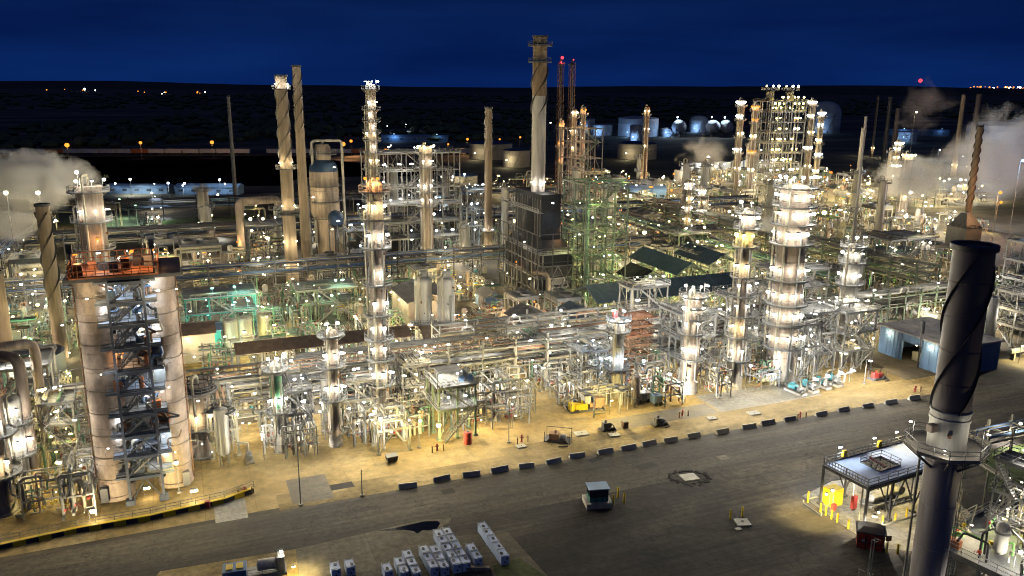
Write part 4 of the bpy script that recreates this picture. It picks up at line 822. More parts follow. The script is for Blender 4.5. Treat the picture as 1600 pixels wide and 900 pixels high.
# ================================================================== ROOFED SHEDS
def gable(P, L, Wd, h, rise, label, roofm='roof_teal', fm='steel_green', along='v', n=4, walls=None, lcol='lime', pw=900, lamps=3, lm=None, name='open_shed', r=None, over=.6, lamp_out=False):
    rz = TH + (PI / 2 if along == 'v' else 0); t = thing(name, label, 'shed', P, rz, lm=lm, r=(max(L, Wd) / 2 if r is None else r)); X, Y = L / 2, Wd / 2
    b = MB()
    for i in range(n + 1):
        x = -X + L * i / n
        for y in (-Y, Y): b.box((x, y, 0), (.35, .35, h))
        b.beam((x, -Y, h), (x, 0, h + rise), .3); b.beam((x, Y, h), (x, 0, h + rise), .3); b.beam((x, -Y, h - .1), (x, Y, h - .1), .22)
    for y in (-Y, Y): b.beam((-X, y, h - .15), (X, y, h - .15), .3)
    part(t, 'portal_frame', b, fm)
    X += over; s = (Y + over) / Y; zt = h + rise + .25; ze = h + rise - rise * s + .2
    for k in (-1, 1):
        q = MB(); vs = [(-X, 0, zt), (X, 0, zt), (X, k * Y * s, ze), (-X, k * Y * s, ze)]; q.add(vs + [(a, b_, c - .15) for a, b_, c in vs], [(0, 1, 2, 3), (7, 6, 5, 4), (0, 4, 5, 1), (1, 5, 6, 2), (2, 6, 7, 3), (3, 7, 4, 0)]); part(t, 'roof_slope', q, roofm)
        q = MB()
        for i in range(int(L / 1.2)): x = -X + .6 + i * 1.2; q.beam((x, 0.02 * k, zt + .03), (x, k * Y * s, ze + .03), .06, .07)
        part(t, 'roof_rib', q, roofm)
    if walls:
        for y, a in ((-Y, 0), (Y, 0)): part(t, 'wall', MB().box((0, y, 0), (L - .4, .18, h - .3)), walls)
        part(t, 'gable_wall', MB().box((-L / 2 + .1, 0, 0), (.18, Wd - .4, h - .2)), walls)
    for i in range(lamps):
        x = -L / 2 + L * (i + .5) / lamps; lamp(t, (x, 0, h - .5), lcol, pw, .22, 0)
        if lamp_out: lamp(t, (x, -Wd / 2 - .9, h - .6), lcol, pw, .26, 0); lamp(t, (x + L * .25 / lamps, Wd / 2 + .9, h - .6), lcol, pw * .6, .22, 0)
    return t
def shed_px(c, L, Wd, yroof, rise, label, **k):
    P = G(*c); gable(P, L, Wd, HT(P, yroof), rise, label, **k)
shed_px((1038, 462), 25, 9, 412, 2.6, 'long open green shed with slate teal roof, middle of three side by side', pw=4500, lm='the open green sheds', lamps=4)
shed_px((1000, 470), 11, 8.5, 430, 2.4, 'small open green shed with near black roof beside the long one', roofm='furnace_black', pw=4000, lamps=2)
shed_px((1100, 446), 18, 10, 402, 2.6, 'open green shed with slate roof farthest back of the three', pw=4500, lamps=3)
P = W(116, 176.5); gable(P, 46, 12.5, 8.8, 2.6, 'very long teal roof sloping low over the yellow lit bay', along='u', n=9, fm='steel_green', lm='the long teal roof', pw=2200, lamps=7, lcol='yellow', roofm='roof_teal', r=5)
claim(W(100, 176.5), 7); claim(W(132, 176.5), 7)
P = W(27, 172.5); gable(P, 36, 7, 6.0, 1.2, 'long brown black roof with white floodlights burning beneath its eaves', along='u', n=7, fm='steel_cream', lm='the brown black roof', pw=1500, lamps=6, lcol='white', roofm='roof_brown', r=4, lamp_out=True)
claim(W(14, 172.5), 5); claim(W(40, 172.5), 5)
P = W(54, 169.5); gable(P, 12, 7, 6.0, 1.6, 'rusty brown roof with lamps below, next after the tall slender column', along='u', n=3, fm='steel_cream', pw=1300, lamps=3, lcol='warm', roofm='roof_brown', lamp_out=True)
P = W(66, 169); gable(P, 8, 7.5, 5.8, 1.8, 'small rusty gabled roof in front of the pale silos', along='v', n=3, fm='steel_cream', pw=1200, lamps=2, lcol='white', roofm='roof_brown', lamp_out=True)
P = W(75, 171); gable(P, 9, 8, 7.0, 1.8, 'small black gabled roof over a white lit wall near the silos', along='v', n=3, fm='steel_cream', pw=1200, lamps=2, lcol='white', roofm='roof_dark', walls='tank_tan', lamp_out=True)
P = W(88, 170); gable(P, 11, 8, 6.5, 1.6, 'dark roof surrounded by white lamps in front of the furnace block', along='v', n=3, fm='steel_green', pw=1200, lamps=2, lcol='white', roofm='roof_teal', lamp_out=True)
P = W(-6, 190); gable(P, 22, 10, 6.5, 1.0, 'grey walled house with a flat dark roof behind the stout tan vessel', along='u', n=4, fm='steel_cream', pw=800, lamps=2, lcol='warm', roofm='roof_brown', walls='tank_tan', lamp_out=True, name='pump_house')
P = G(313, 545); gable(P, 9, 6, 5.0, .6, 'small teal walled house in green light beside the pinkish drum', along='u', n=2, fm='teal_wall', pw=900, lamps=2, lcol='teal', roofm='blue_siding', walls='teal_wall', lamp_out=True, name='pump_house')
for k_, (px, py, m_) in enumerate(((362, 540, 'shell_white'), (384, 536, 'shell_white'), (415, 530, 'steel_cream'))):
    P = G(px, py); t = thing('square_tank', ('pale green lit tank closest to the small teal house', 'pale green lit tank second from the small teal house', 'cream tank third from the small teal house')[k_], 'tank', P, r=2.2); part(t, 'shell', MB().lathe([(1.7, 0), (1.7, 6), (1.5, 6.4), (.1, 6.7)], 20), m_); part(t, 'top_rail', MB().ring_rail((0, 0, 6.1), 1.7, 0, 2 * PI), 'galv'); part(t, 'riser_pipe', MB().pipe([(0, 0, 6.6), (0, 0, 7.4), (2.1, 0, 7.4), (2.1, 0, .3)], .12), 'pipe_green'); lamp(t, (.5, -3.4, 3.0), 'lime' if k_ else 'green', 900, .2, 0)
P = G(764, 478); gable(P, 7, 5, 3.6, 1.1, 'small pale roofed blue hut between the silos and the furnace', along='v', n=2, fm='blue_pale', pw=400, lamps=1, lcol='warm', roofm='tank_tan', walls='blue_siding', name='control_hut', lamp_out=True)
P = W(58, 203); gable(P, 17, 12, 6.5, 1.6, 'slate roofed house standing just behind the pale silos', along='v', n=3, fm='steel_cream', pw=1100, lamps=2, lcol='warm', roofm='roof_dark', walls='tank_tan', name='pump_house', lamp_out=True)
P = G(1388, 447)
t = thing('gantry_frame', 'bare lime green gabled gantry beyond the pipe bridge', 'gantry', P, TH + PI / 2); b = MB()
for x in (-2.5, 2.5):
    for y in (-5, 5): b.box((x, y, 0), (.5, .5, 5))
    b.beam((x, -5, 5), (x, 0, 7), .5); b.beam((x, 5, 5), (x, 0, 7), .5); b.beam((x, -5, 4.8), (x, 5, 4.8), .4)
for y in (-5, 5): b.beam((-2.5, y, 5), (2.5, y, 5), .5)
part(t, 'portal_frame', b, 'steel_lime'); part(t, 'hoist_beam', MB().beam((-2.5, 0, 6.6), (2.5, 0, 6.6), .5).beam((-1, 0, 6.4), (-1, 0, 4), .4), 'yellow_paint'); lamp(t, (0, -3, 4.2), 'yellow', 700, .25, 0); claim(P, 6)
# blue steel workshop
A, B_ = G(1372, 549), G(1491, 588); u0, v0 = UV(A); u1, v1 = UV(B_)
Ls = v0 - v1; hs = HT(A, 508); DX = 15
t = thing('blue_workshop', 'blue clad workshop with brown flat roof behind the foreground stack', 'workshop', W(u0 + DX / 2, (v0 + v1) / 2), lm='the blue workshop'); claim(W(u0 + 7, (v0 + v1) / 2), 14)
Y = Ls / 2; X = DX / 2; dy0, dy1 = -2.2, 2.8
b = MB().box((-X, (Y + dy1) / 2, 0), (.2, Y - dy1, hs)).box((-X, (-Y + dy0) / 2, 0), (.2, Y + dy0, hs)).box((-X, (dy0 + dy1) / 2, hs * .72), (.2, dy1 - dy0, hs * .28)).box((X, 0, 0), (.2, Ls, hs)).box((0, -Y, 0), (DX - .2, .2, hs)).box((0, Y, 0), (DX - .2, .2, hs))
for i in range(int(Ls / .9)):
    y = -Y + .45 + i * .9
    if not dy0 < y < dy1: b.box((-X - .13, y, 0), (.07, .12, hs))
part(t, 'wall', b, 'blue_siding'); part(t, 'roof', MB().box((0, 0, hs), (DX + 1, Ls + 1, .35)), 'stack_grey')
part(t, 'door_shutter', MB().box((-X - .25, dy0 - 1.3, 0), (.12, 2.2, hs * .7)), 'blue_siding'); part(t, 'shelf_rack', MB().box((-X + 3, .3, 0), (.8, 4, 2)).box((-X + 3, -.8, 2), (.6, 1.4, .8)), 'steel_cream')
lamp(t, (-X - .8, -Y * .5, hs - .8), 'warm', 260, .22, 0); lamp(t, (-X - .8, Y * .7, hs - .8), 'warm', 260, .2, 0); lamp(t, (-X + 1.2, .2, hs * .65), 'warm', 250, .2, 0)
part(t, 'vent_post', MB().beam((-X - .8, -Y * .25, 0), (-X - .8, -Y * .25, hs + 1.5), .25).cyl((-X - .8, -Y * .25, hs + 1.5), .5, 2.8, 10), 'steel_dark')
# ================================================================== PIPE RACKS AND STEEL UNITS
def rack_uv(a, b, *k, **kw): return pipe_rack(W(*a), W(*b), *k, **kw)
rack_uv((-52, 147), (60, 147), 7.5, [5, 7.6, 10], 'long cream pipe rack running behind the front columns', lm='the long cream rack', fm='steel_cream', lamps=9, pw=750, seed=5, rmax=.42)
rack_uv((67, 147), (141, 147), 7.5, [5.5, 8.2, 10.6], 'long pale pipe rack running behind the giant banded tower', fm='galv', lamps=8, pw=900, seed=6, rmax=.42)
rack_uv((60, 147.5), (67, 147.5), 7, [5.6, 8.2], 'short bridge of pipes over the bright lane between two racks', fm='steel_cream', lamps=1, pw=1100, seed=8)
rack_uv((48, 158), (92, 158), 6.0, [8.5, 10.5], 'high pipe rack of thick pale lines before the small rusty roofs', fm='galv', lamps=4, pw=800, seed=9, rmax=.5)
rack_uv((4, 133), (4, 145), 4.0, [5, 8], 'stub pipe rack feeding the stout tan vessel', fm='steel_cream', lamps=1, pw=900, seed=18)
rack_uv((-120, 243), (160, 243), 8, [6.5, 9], 'dim blue grey rack crossing the plant behind the green lit unit', lm='the dim long rack', fm='steel_dark', lamps=5, lcol='warm', pw=500, seed=14, step=9, pm=('blue_pipe', 'pipe_grey', 'pipe_light', 'steel_dark'))
rack_uv((-120, 312), (250, 312), 9, [7, 10], 'second dim rack crossing the plant, farther off', fm='steel_dark', lamps=6, lcol='white', pw=900, seed=15, step=12, pm=('blue_pipe', 'pipe_grey', 'pipe_light', 'steel_dark'), rmax=.5)
rack_uv((-120, 400), (250, 400), 9, [6, 9], 'third dim rack crossing in front of the dark river', fm='steel_dark', lamps=5, lcol='cool', pw=1200, seed=16, step=14, pm=('blue_pipe', 'pipe_grey', 'steel_dark'), rmax=.5)
rack_uv((148, 152), (235, 152), 7, [6.5, 9.2], 'elevated pipe bridge on green trestles ending behind the dark foreground stack', lm='the green pipe bridge', fm='steel_green', lamps=4, pw=500, seed=17, step=5.5, rmax=.4, pm=('pipe_alu', 'pipe_grey', 'pipe_light'))
rack_uv((171, 172), (171, 330), 8, [6, 8.5], 'grey green rack running away from the giant banded tower', fm='steel_green', lamps=3, pw=500, seed=19, step=9, pm=('blue_pipe', 'pipe_grey', 'pipe_green'))
rack_uv((196, 165), (196, 340), 9, [6, 8.5, 11], 'broad rack of loops running away behind the lime green gantry', fm='steel_green', lamps=5, pw=700, seed=20, step=9, pm=('pipe_light', 'pipe_grey', 'pipe_green'))
rack_uv((-52, 160), (-52, 330), 8, [8, 11], 'cold dark rack running back beside the two brown stacks', fm='steel_dark', lamps=3, lcol='cool', pw=400, seed=22, step=9, pm=('blue_pipe', 'steel_dark', 'pipe_grey'))
def lane(P): u, v = UV(P); return 60.5 < u < 67 and v < 170
# ---- steel structures: (px, py of base), nx, ny, dx, dy, levels, label ...
P = G(612, 700); steel(P, 1, 1, 5.4, 4.0, [4.4], 'low table shaped cream frame with a grey skip under it', fm='steel_cream', lamps=1, pw=700, decks=False, stairs=False, npipe=5, seed=31, pm=PMR)
P = G(705, 672); t = steel(P, 2, 2, 3.3, 3.6, [5.6, 9.6], 'two storey platform carrying a motor cooler beside the red drum', lm='the two storey platform', fm='steel_green', lamps=2, pw=1100, npipe=8, seed=32, w=.34, deckm='grating')
part(t, 'cooler_box', MB().box((-.2, .6, 9.7), (4.2, 3.4, 1.7)), 'shell_white')
for x in (-1.6, .0): p = part(t, 'fan_ring', MB().tube([(x + 3.0, -1.6 - .02, 10.2), (x + 3.0, -1.9, 10.2)], .6, 16), 'blue_siding')
lamp(t, (-3.6, -4.2, 3.2), 'yellow', 2000, .38, 2.6)
units = [
 ((-26, 147), 2, 2, 4.5, 4.5, [6, 11, 16], 'cream frame packed with pipes left of the dark steel bay', 'steel_cream', 'warm', 900, PMR),
 ((-33, 133), 2, 1, 4, 5, [5, 9.5], 'low cluttered frame between the overhead ducts and the kerb', 'steel_grey', 'warm', 900, PMR),
 ((-20, 138), 1, 1, 4.5, 4.5, [4.5, 8.5, 12], 'narrow three deck frame close beside the pinkish drum', 'steel_cream', 'yellow', 900, PMR),
 ((16, 138), 1, 2, 4.5, 4, [5.5, 9.5], 'two deck frame just behind the green banded column', 'galv', 'white', 1100, PMW),
 ((27, 139), 2, 1, 4, 5, [5.5, 9], 'two deck frame between the medium grey and tall slender columns', 'galv', 'white', 1100, PMR),
 ((38, 141), 1, 1, 5, 5, [6, 10], 'square frame next after the tall slender column', 'galv', 'warm', 1100, PMW),
 ((75, 139), 2, 1, 3.8, 5, [5, 9], 'two deck frame behind the silvery column', 'galv', 'cool', 1200, PMW),
 ((98, 140), 2, 2, 4.2, 4.2, [5, 9.5, 14.5], 'three deck white lit frame between the crowned and tall thin columns', 'galv', 'white', 1400, PMW),
 ((94, 151.5), 2, 1, 4.6, 5, [12.5, 17.5], 'high roofed frame behind the stout crowned column', 'galv', 'white', 1300, PMW),
 ((124, 133), 2, 2, 4.2, 4.2, [5, 9.5, 14], 'three deck blazing frame standing in front of the giant banded tower side', 'galv', 'white', 1800, PMW),
 ((134, 132), 2, 2, 4.2, 4.2, [5, 9, 13.5], 'blazing frame at the corner of the bright unit nearest the blue workshop', 'galv', 'warm', 1500, PMW),
 ((130, 146), 3, 2, 4.5, 4.5, [6, 11, 16, 20], 'tall white lit frame behind the tapering decked tower foot', 'galv', 'white', 1600, PMW),
 ((113, 143), 2, 1, 4.5, 4.5, [6, 11, 16], 'white lit frame behind the giant banded tower foot', 'galv', 'white', 1700, PMW),
 ((118, 128.4), 2, 1, 4, 3.4, [7.8, 12.5], 'open two level frame above the teal pump motors', 'galv', 'white', 1600, PMW),
 ((70, 151), 2, 1, 4.5, 4, [6, 9], 'frame of pale pipes at the corner of the bright lane', 'galv', 'white', 900, PMG),
 ((78, 285), 5, 2, 6.5, 6.5, [7, 13, 19, 25, 31, 37], 'great bright lattice unit glowing white behind the tall slender column', 'galv', 'white', 4200, PMW),
 ((103, 292), 1, 2, 7, 6.5, [8, 15, 22], 'lower bright frame attached after the great bright lattice', 'galv', 'cool', 3500, PMW),
 ((56, 262), 2, 1, 6, 6, [7, 14], 'dark frame beside the fat banded vessel', 'steel_dark', 'cool', 900, PMW),
 ((25, 262), 2, 2, 6, 6, [6, 12, 18], 'dim frame around the feet of the paired stacks', 'steel_dark', 'warm', 800, PMR),
 ((8, 215), 3, 2, 5.5, 5.5, [4.5, 8.5], 'teal painted frame with green light in front of the dim long rack', 'teal_wall', 'teal', 1200, PMG),
 ((34, 213), 3, 2, 5, 5, [4.5, 8.5], 'green lit cluttered frame before the paired stacks', 'steel_green', 'green', 1400, PMG),
 ((-16, 222), 2, 2, 5, 5, [5, 9.5], 'pale lit frame with small heaters behind the drum tops', 'steel_cream', 'warm', 1000, PMW),
 ((118, 232), 3, 3, 5.5, 6, [6, 12, 18], 'yellow green lit frame behind the lattice tower', 'steel_green', 'lime', 1400, PMG),
 ((152, 212), 2, 2, 5.5, 6, [5, 10], 'green frame with yellow light after the open green sheds', 'steel_green', 'yellow', 1500, PMG),
 ((163, 238), 2, 2, 6, 6, [6, 11], 'dim green frame behind the tall thin column', 'steel_green', 'warm', 1000, PMG),
 ((205, 185), 3, 2, 6, 6, [6, 11, 16], 'lit frame behind the green pipe bridge end', 'galv', 'warm', 1400, PMR),
 ((214, 140), 3, 3, 6, 6, [6, 11, 16, 21], 'bright frame seen past the dark foreground stack', 'galv', 'white', 2000, PMW),
 ((190, 128), 3, 2, 5, 5, [5, 9, 13], 'white lit low frame past the blue workshop', 'galv', 'white', 1800, PMW),
 ((-80, 205), 3, 2, 6, 6, [6, 11], 'dark crowded frame behind the low round tank', 'steel_dark', 'yellow', 900, PMR),
 ((-66, 172), 2, 2, 6, 6, [5, 10, 14], 'orange lit frame behind the plain brown stack', 'steel_dark', 'orange', 900, PMR),
]
for i, (uv, nx, ny, dx, dy, lv, lb, fm, lc, pw, pm) in enumerate(units):
    steel(W(*uv), nx, ny, dx, dy, lv, lb, fm=fm, lcol=lc, pw=pw, pm=pm, seed=40 + i, lamps=(2 if uv[1] < 160 else 3 if nx > 3 else 2), npipe=24 if uv[1] < 170 else 18, rail='galv' if fm != 'steel_dark' else 'steel_grey', lr=.28 if uv[1] < 200 else .42, w=.26 if uv[1] < 200 else .36)
P = G(668, 405); tower(P, HT(P, 232), 2.2, 'pale column rising out of the great bright lattice', [full(HT(P, 240), 3, 'warm'), full(HT(P, 262), 2), full(HT(P, 300), 3), full(HT(P, 322), 2)], mat_='shell_tan', lm='the bright lattice', pw=2000, rr=.42)
# rust coloured scaffold
P = G(990, 592); t = steel(P, 2, 1, 2.6, 3.2, [2, 4, 6, 8, 10, 12, 14], 'rust coloured scaffold with seven plank levels', name='scaffold', cat='scaffold', lm='the rust scaffold', fm='pipe_rust', deckm='orange_steel', rail='pipe_rust', lamps=0, npipe=0, stairs=False, w=.14, seed=71)
# four teal pumps
proto('pump_teal', lambda: mk_pump('teal_paint'))
for i, (px, py) in enumerate(((1243, 614), (1262, 609), (1283, 604), (1301, 600))):
    P = G(px, py); o = place('pump_teal', P, TH - PI / 2 + .1, 'x', 'pump', 'teal motor pumps on the slab'); AUTO.pop()
    o['label'] = 'big teal pump motor on the pale slab, ' + ('farthest from the blue workshop', 'second of four from the giant banded tower', 'third of four from the giant banded tower', 'closest of four to the blue workshop')[i]
    o.scale = (1.45,) * 3; lamp(o, (2.2, 1.2, 2.6), 'white', 700, .26, 2)
landmark('the teal pump motors', G(1272, 607))
# ================================================================== FILLER EQUIPMENT
for k in range(4): proto('mani%d' % k, lambda k=k: mk_manifold(100 + k, 4.6 + k * .5, 3.6, 4.2 + k * .6, 13, PMW if k % 2 else PMR, 'red_paint' if k % 2 else 'yellow_paint'))
for k in range(2): proto('manig%d' % k, lambda k=k: mk_manifold(120 + k, 5.2, 4, 5, 12, PMG))
for k in range(4): proto('skid%d' % k, lambda k=k: mk_skid(200 + k))
for k in range(3): proto('loop%d' % k, lambda k=k: mk_loop(220 + k, (PMW, PMR, PMG)[k]))
proto('hx1', lambda: mk_exchanger(6, .55)); proto('hx2', lambda: mk_exchanger(6.5, .5, 'shell_white', 'galv', 2)); proto('hx3', lambda: mk_exchanger(5, .6, 'pipe_green', 'pipe_rust'))
proto('drum1', lambda: mk_drum(7, 1.15)); proto('drum2', lambda: mk_drum(8.5, 1.4, 'shell_white', 4.4)); proto('drum3', lambda: mk_drum(6, 1.0, 'shell_tan', 2.6))
proto('ves1', lambda: mk_vessel(8, 1.0)); proto('ves2', lambda: mk_vessel(11, 1.25, 'clad_alu')); proto('ves3', lambda: mk_vessel(5.5, .8, 'shell_tan', False))
proto('fan2', lambda: mk_finfan(2)); proto('fan3', lambda: mk_finfan(3, 'steel_green'))
proto('pump', lambda: mk_pump('steel_grey'))
proto('col1', lambda: mk_tower(24, 1.3, 'shell_tan', 4)); proto('col2', lambda: mk_tower(18, 1.1, 'shell_white', 3)); proto('col3', lambda: mk_tower(27, 1.3, 'stack_brown', 4))
KIND = {'skid': ('', 'skid', ['small process skid with pot and motor', 'process skid with yellow rail', 'process skid with control panel', 'process skid crowded by thin pipes']), 'loop': ('', 'pipe loop', ['pale pipe loops on goalpost frames', 'rusty pipe loops on goalpost frames', 'greenish pipe loops on goalpost frames']),'mani': ('pipe_manifold', 'pipe manifold', ['tangled pale pipe manifold with red valves', 'rusty and pale pipe manifold', 'crooked pipe manifold with red handwheels', 'stocky manifold with yellow handwheels']), 'manig': ('', 'pipe manifold', ['green and pale pipe manifold', 'mossy green pipe tangle']),
 'hx': ('', 'heat exchanger', ['bright metal heat exchanger', 'stacked white exchanger pair', 'green heat exchanger with rusty head']), 'drum': ('', 'drum', ['shiny horizontal drum on saddles', 'white raised horizontal drum', 'low tan horizontal drum']),
 'ves': ('', 'vessel', ['white upright vessel on legs', 'silvery upright vessel with platform', 'small tan upright vessel']), 'fan': ('', 'air cooler', ['two fan air cooler', 'three fan green legged air cooler']), 'pump': ('', 'pump', ['grey motor pump set']), 'col': ('', 'column', ['tan far column', 'white slim far column', 'brown tall far column'])}
def sparkle(o, n, X, Y, Z):
    for k in range(n): lamp(o, (rnd.uniform(-X, X), rnd.uniform(-Y, Y), rnd.uniform(Z * .3, Z)), rnd.choice(('white', 'white', 'warm', 'cool', 'warm', 'yellow')), 0, .10 if o.location.y < 200 else .17 if o.location.y < 320 else .26, 0, light=False)
def put(key, P, lights=(), s=1.0, rot=None, grp=None):
    base = key.rstrip('0123456789'); i = key[len(base):]; i = int(i) if i else 0
    if base not in ('mani', 'manig', 'skid', 'loop'): i = max(0, i - 1)
    if base == 'fan': i = int(key[-1]) - 2
    looks = KIND[base][2]; lk = looks[i % len(looks)]
    r_ = TH + (rnd.choice((0, PI / 2, PI, -PI / 2)) if rot is None else rot)
    o = place(key, P, r_, lk, KIND[base][1], grp or (KIND[base][1] + 's of the plant'), sc_=s)
    if rnd.random() < .5: sparkle(o, rnd.choice((1, 1, 2)), 1.8, 1.6, 5)
    for (x, y, z, c, p, rr) in lights: lamp(o, (x, y, z), c, p, rr, z if z < 6 else 2.5)
    return o
def fill(u0, u1, v0, v1, step, kinds, cols, pl, pw, rr=.22, s=(.9, 1.15), jit=.6, zl=(2.5, 6.5), avoid=lane, jx=None):
    v = v0
    while v < v1:
        u = u0
        while u < u1:
            P = W(u + rnd.uniform(-jit, jit), v + rnd.uniform(-jit, jit)); px, py = prj(P)
            if -30 < px < 1640 and py < 915 and not (avoid and avoid(P)):
                k = rnd.choice(kinds); sc_ = rnd.uniform(*s); r = PROTO[k][0]['rad'] * sc_ * .82
                if free(P, r) or (k.startswith('mani') and free(P, r * .45)):
                    L = []
                    for j in range(2):
                        if rnd.random() < pl: L.append((rnd.uniform(-2, 2), -2.2 + rnd.uniform(-.6, .6), rnd.uniform(*zl), rnd.choice(cols), pw * rnd.uniform(.5, 2.2), rr * rnd.choice((.55, .7, .85, 1.0, 1.35))))
                    put(k, P, L, sc_)
            u += step
        v += step
MAN = ['mani0', 'mani1', 'mani2', 'mani3']
MIX = ['skid0', 'skid1', 'skid2', 'skid3', 'loop0', 'loop1', 'loop2', 'mani0']
fill(-42, -16, 124, 143, 4.2, MAN + MAN + ['skid0', 'skid2', 'loop0'] + ['ves1', 'pump', 'hx1', 'drum3'], ['warm', 'yellow', 'white'], 0.5, 2600, .2, zl=(1.8, 5))
fill(-60, -16, 152, 176, 6.0, MAN + MIX + ['hx1', 'drum1', 'ves3'], ['warm', 'yellow', 'white'], 0.25, 700)
fill(4, 24, 131, 144, 3.8, MAN + MAN + ['skid0', 'skid2', 'loop0'] + ['ves1', 'pump', 'hx2'], ['white', 'warm', 'white'], 0.55, 2600, .2, zl=(1.8, 5))
fill(24, 47, 131, 144, 3.8, MAN + MAN + ['skid0', 'skid2', 'loop0'] + ['hx1', 'hx2'], ['white', 'warm', 'yellow'], 0.55, 2600, .2, zl=(1.8, 5))
fill(46, 60, 130, 143.5, 3.6, MAN, ['white', 'warm', 'yellow'], 0.55, 2600, .2, zl=(1.8, 5), s=(1.0, 1.3))
fill(4, 60, 151, 168, 4.6, MAN + MIX + ['hx1', 'drum1', 'hx2'], ['white', 'warm'], 0.37, 900)
fill(67, 86, 128, 144, 3.9, MAN + MAN + ['skid0', 'skid2', 'loop0'] + ['pump', 'ves3', 'hx1'], ['white', 'warm', 'cool'], 0.45, 2000, .2, zl=(1.8, 5))
fill(86, 140, 128, 144, 3.9, MAN + MAN + ['skid0', 'skid2', 'loop0'] + ['hx2', 'ves2', 'pump'], ['white', 'white', 'cool', 'warm'], 0.55, 2400, .2, zl=(1.8, 5))
fill(68, 142, 151, 169, 4.6, MAN + MIX + ['hx2', 'ves2', 'fan2'], ['white', 'white', 'warm'], 0.46, 1300)
fill(-60, 50, 178, 240, 7.2, MIX + ['manig0', 'manig1', 'manig0', 'manig1', 'hx3', 'drum1', 'ves3', 'fan3', 'drum2'], ['green', 'teal', 'warm', 'lime', 'white'], 0.28, 1000, .26)
fill(50, 92, 184, 240, 8.0, MIX + MIX + ['hx1', 'drum3', 'fan2'], ['warm', 'orange', 'white'], 0.28, 1000, .26)
fill(92, 165, 184, 240, 7.2, ['manig0', 'manig1', 'hx3', 'ves1', 'drum1', 'fan3'], ['lime', 'lime', 'yellow', 'warm'], 0.5, 3200, .28)
fill(142, 240, 121, 150, 8.5, MAN + ['hx1', 'ves2', 'drum1'], ['white', 'warm'], 0.43, 1400, .3, avoid=lambda P: UV(P)[0] < 172)
fill(140, 260, 158, 240, 11, MAN + MIX + ['fan2', 'hx1', 'drum1', 'hx2', 'ves2'], ['warm', 'yellow', 'white', 'orange'], 0.22, 1300, .32)
fill(-90, 150, 248, 306, 12, MIX + MIX + ['drum2', 'ves2', 'fan2', 'col2', 'hx2', 'fan3'], ['warm', 'white', 'cool', 'orange'], 0.17, 1300, .32, s=(1.1, 1.5))
fill(150, 330, 246, 306, 14, MIX + MIX + ['drum2', 'fan2', 'col2', 'fan3', 'hx1'], ['warm', 'white', 'yellow', 'orange'], 0.25, 1800, .42, s=(1.2, 1.6))
fill(-90, 60, 318, 392, 20, MIX + ['fan2', 'drum2', 'ves2'], ['cool', 'white'], 0.17, 1500, .4, s=(1.2, 1.7))
fill(60, 170, 318, 392, 20, MIX + ['fan2', 'drum2', 'col2', 'ves2'], ['cool', 'blue', 'white', 'warm'], 0.19, 1800, .42, s=(1.2, 1.7))
fill(175, 420, 318, 470, 17, MIX + MIX + ['fan2', 'fan3', 'fan2', 'hx2', 'ves2', 'col2', 'drum2'], ['warm', 'white', 'yellow', 'orange'], 0.4, 3000, .5, s=(1.0, 1.5), zl=(3, 9))
# ================================================================== BACKGROUND PLANT
P = G(1207, 300); Z = HT(P, 158); zz = [Z * k / 9 for k in range(1, 10)]
t = steel(P, 5, 2, 4.9, 8.0, zz, 'broad trapezoid tower frame crowned with yellow lit decks, far off', lm='the broad far tower', fm='galv', lamps=7, lcol='yellow', pw=3500, seed=90, npipe=44, w=.5, lr=.5, deckm='steel_grey', rail='galv', name='cracker_tower', stairs=False)
for x in (-7.5, 6.5):
    part(t, 'crown_drum', MB().cyl((x, 0, Z), 2.4, 5.4, 16), 'steel_cream'); d = part(t, 'platform', MB().deck((x, 0, Z + 6), 0.3, 5, 0, 2 * PI, .2, 14), 'steel_grey'); part(d, 'railing', MB().ring_rail((x, 0, Z + 6.2), 4.9, 0, 2 * PI, 1.4, .16), 'galv')
    for k in range(4): lamp(t, (x + 4.6 * math.cos(-PI * (k + .5) / 4), 4.6 * math.sin(-PI * (k + .5) / 4), Z + 8.4), 'yellow' if k % 2 else 'white', 2200, .6, 2.4)
    for k in range(3): lamp(t, (x - 3 + 3 * k, -8.6, Z - 1.2), 'yellow', 1500, .55, 0)
for (px, py, yt, r_, lb) in ((1148, 305, 158, 2.0, 'lamp studded far column at the steam side of the broad far tower'), (1257, 300, 158, 2.0, 'lamp studded far column at the tank side of the broad far tower'), (1272, 305, 175, 1.6, 'blue lit far column next to the round blue tank'), (1170, 305, 165, 1.8, 'rosy far column in orange light by the broad far tower'), (1072, 372, 285, 1.4, 'small pale column nearer the furnace of a behind-sheds pair'), (1093, 372, 295, 1.2, 'small pale column farther from the furnace of a behind-sheds pair'), (1395, 300, 222, 2.0, 'glowing column beside the dark stubby stacks')):
    P = G(px, py); H_ = HT(P, yt); c_ = 'orange' if px == 1170 else 'cool' if px == 1272 else 'white'
    tower(P, H_, r_, lb, [full(H_ - 3, 3, c_), full(H_ * .8, 2, c_), half(H_ * .62, 2, 'warm'), full(H_ * .45, 3, c_), half(H_ * .25, 2, 'warm')], pw=2600 if py < 320 else 1300, rr=.6 if py < 320 else .36, pipes=2, mat_='shell_tan', ring=6)
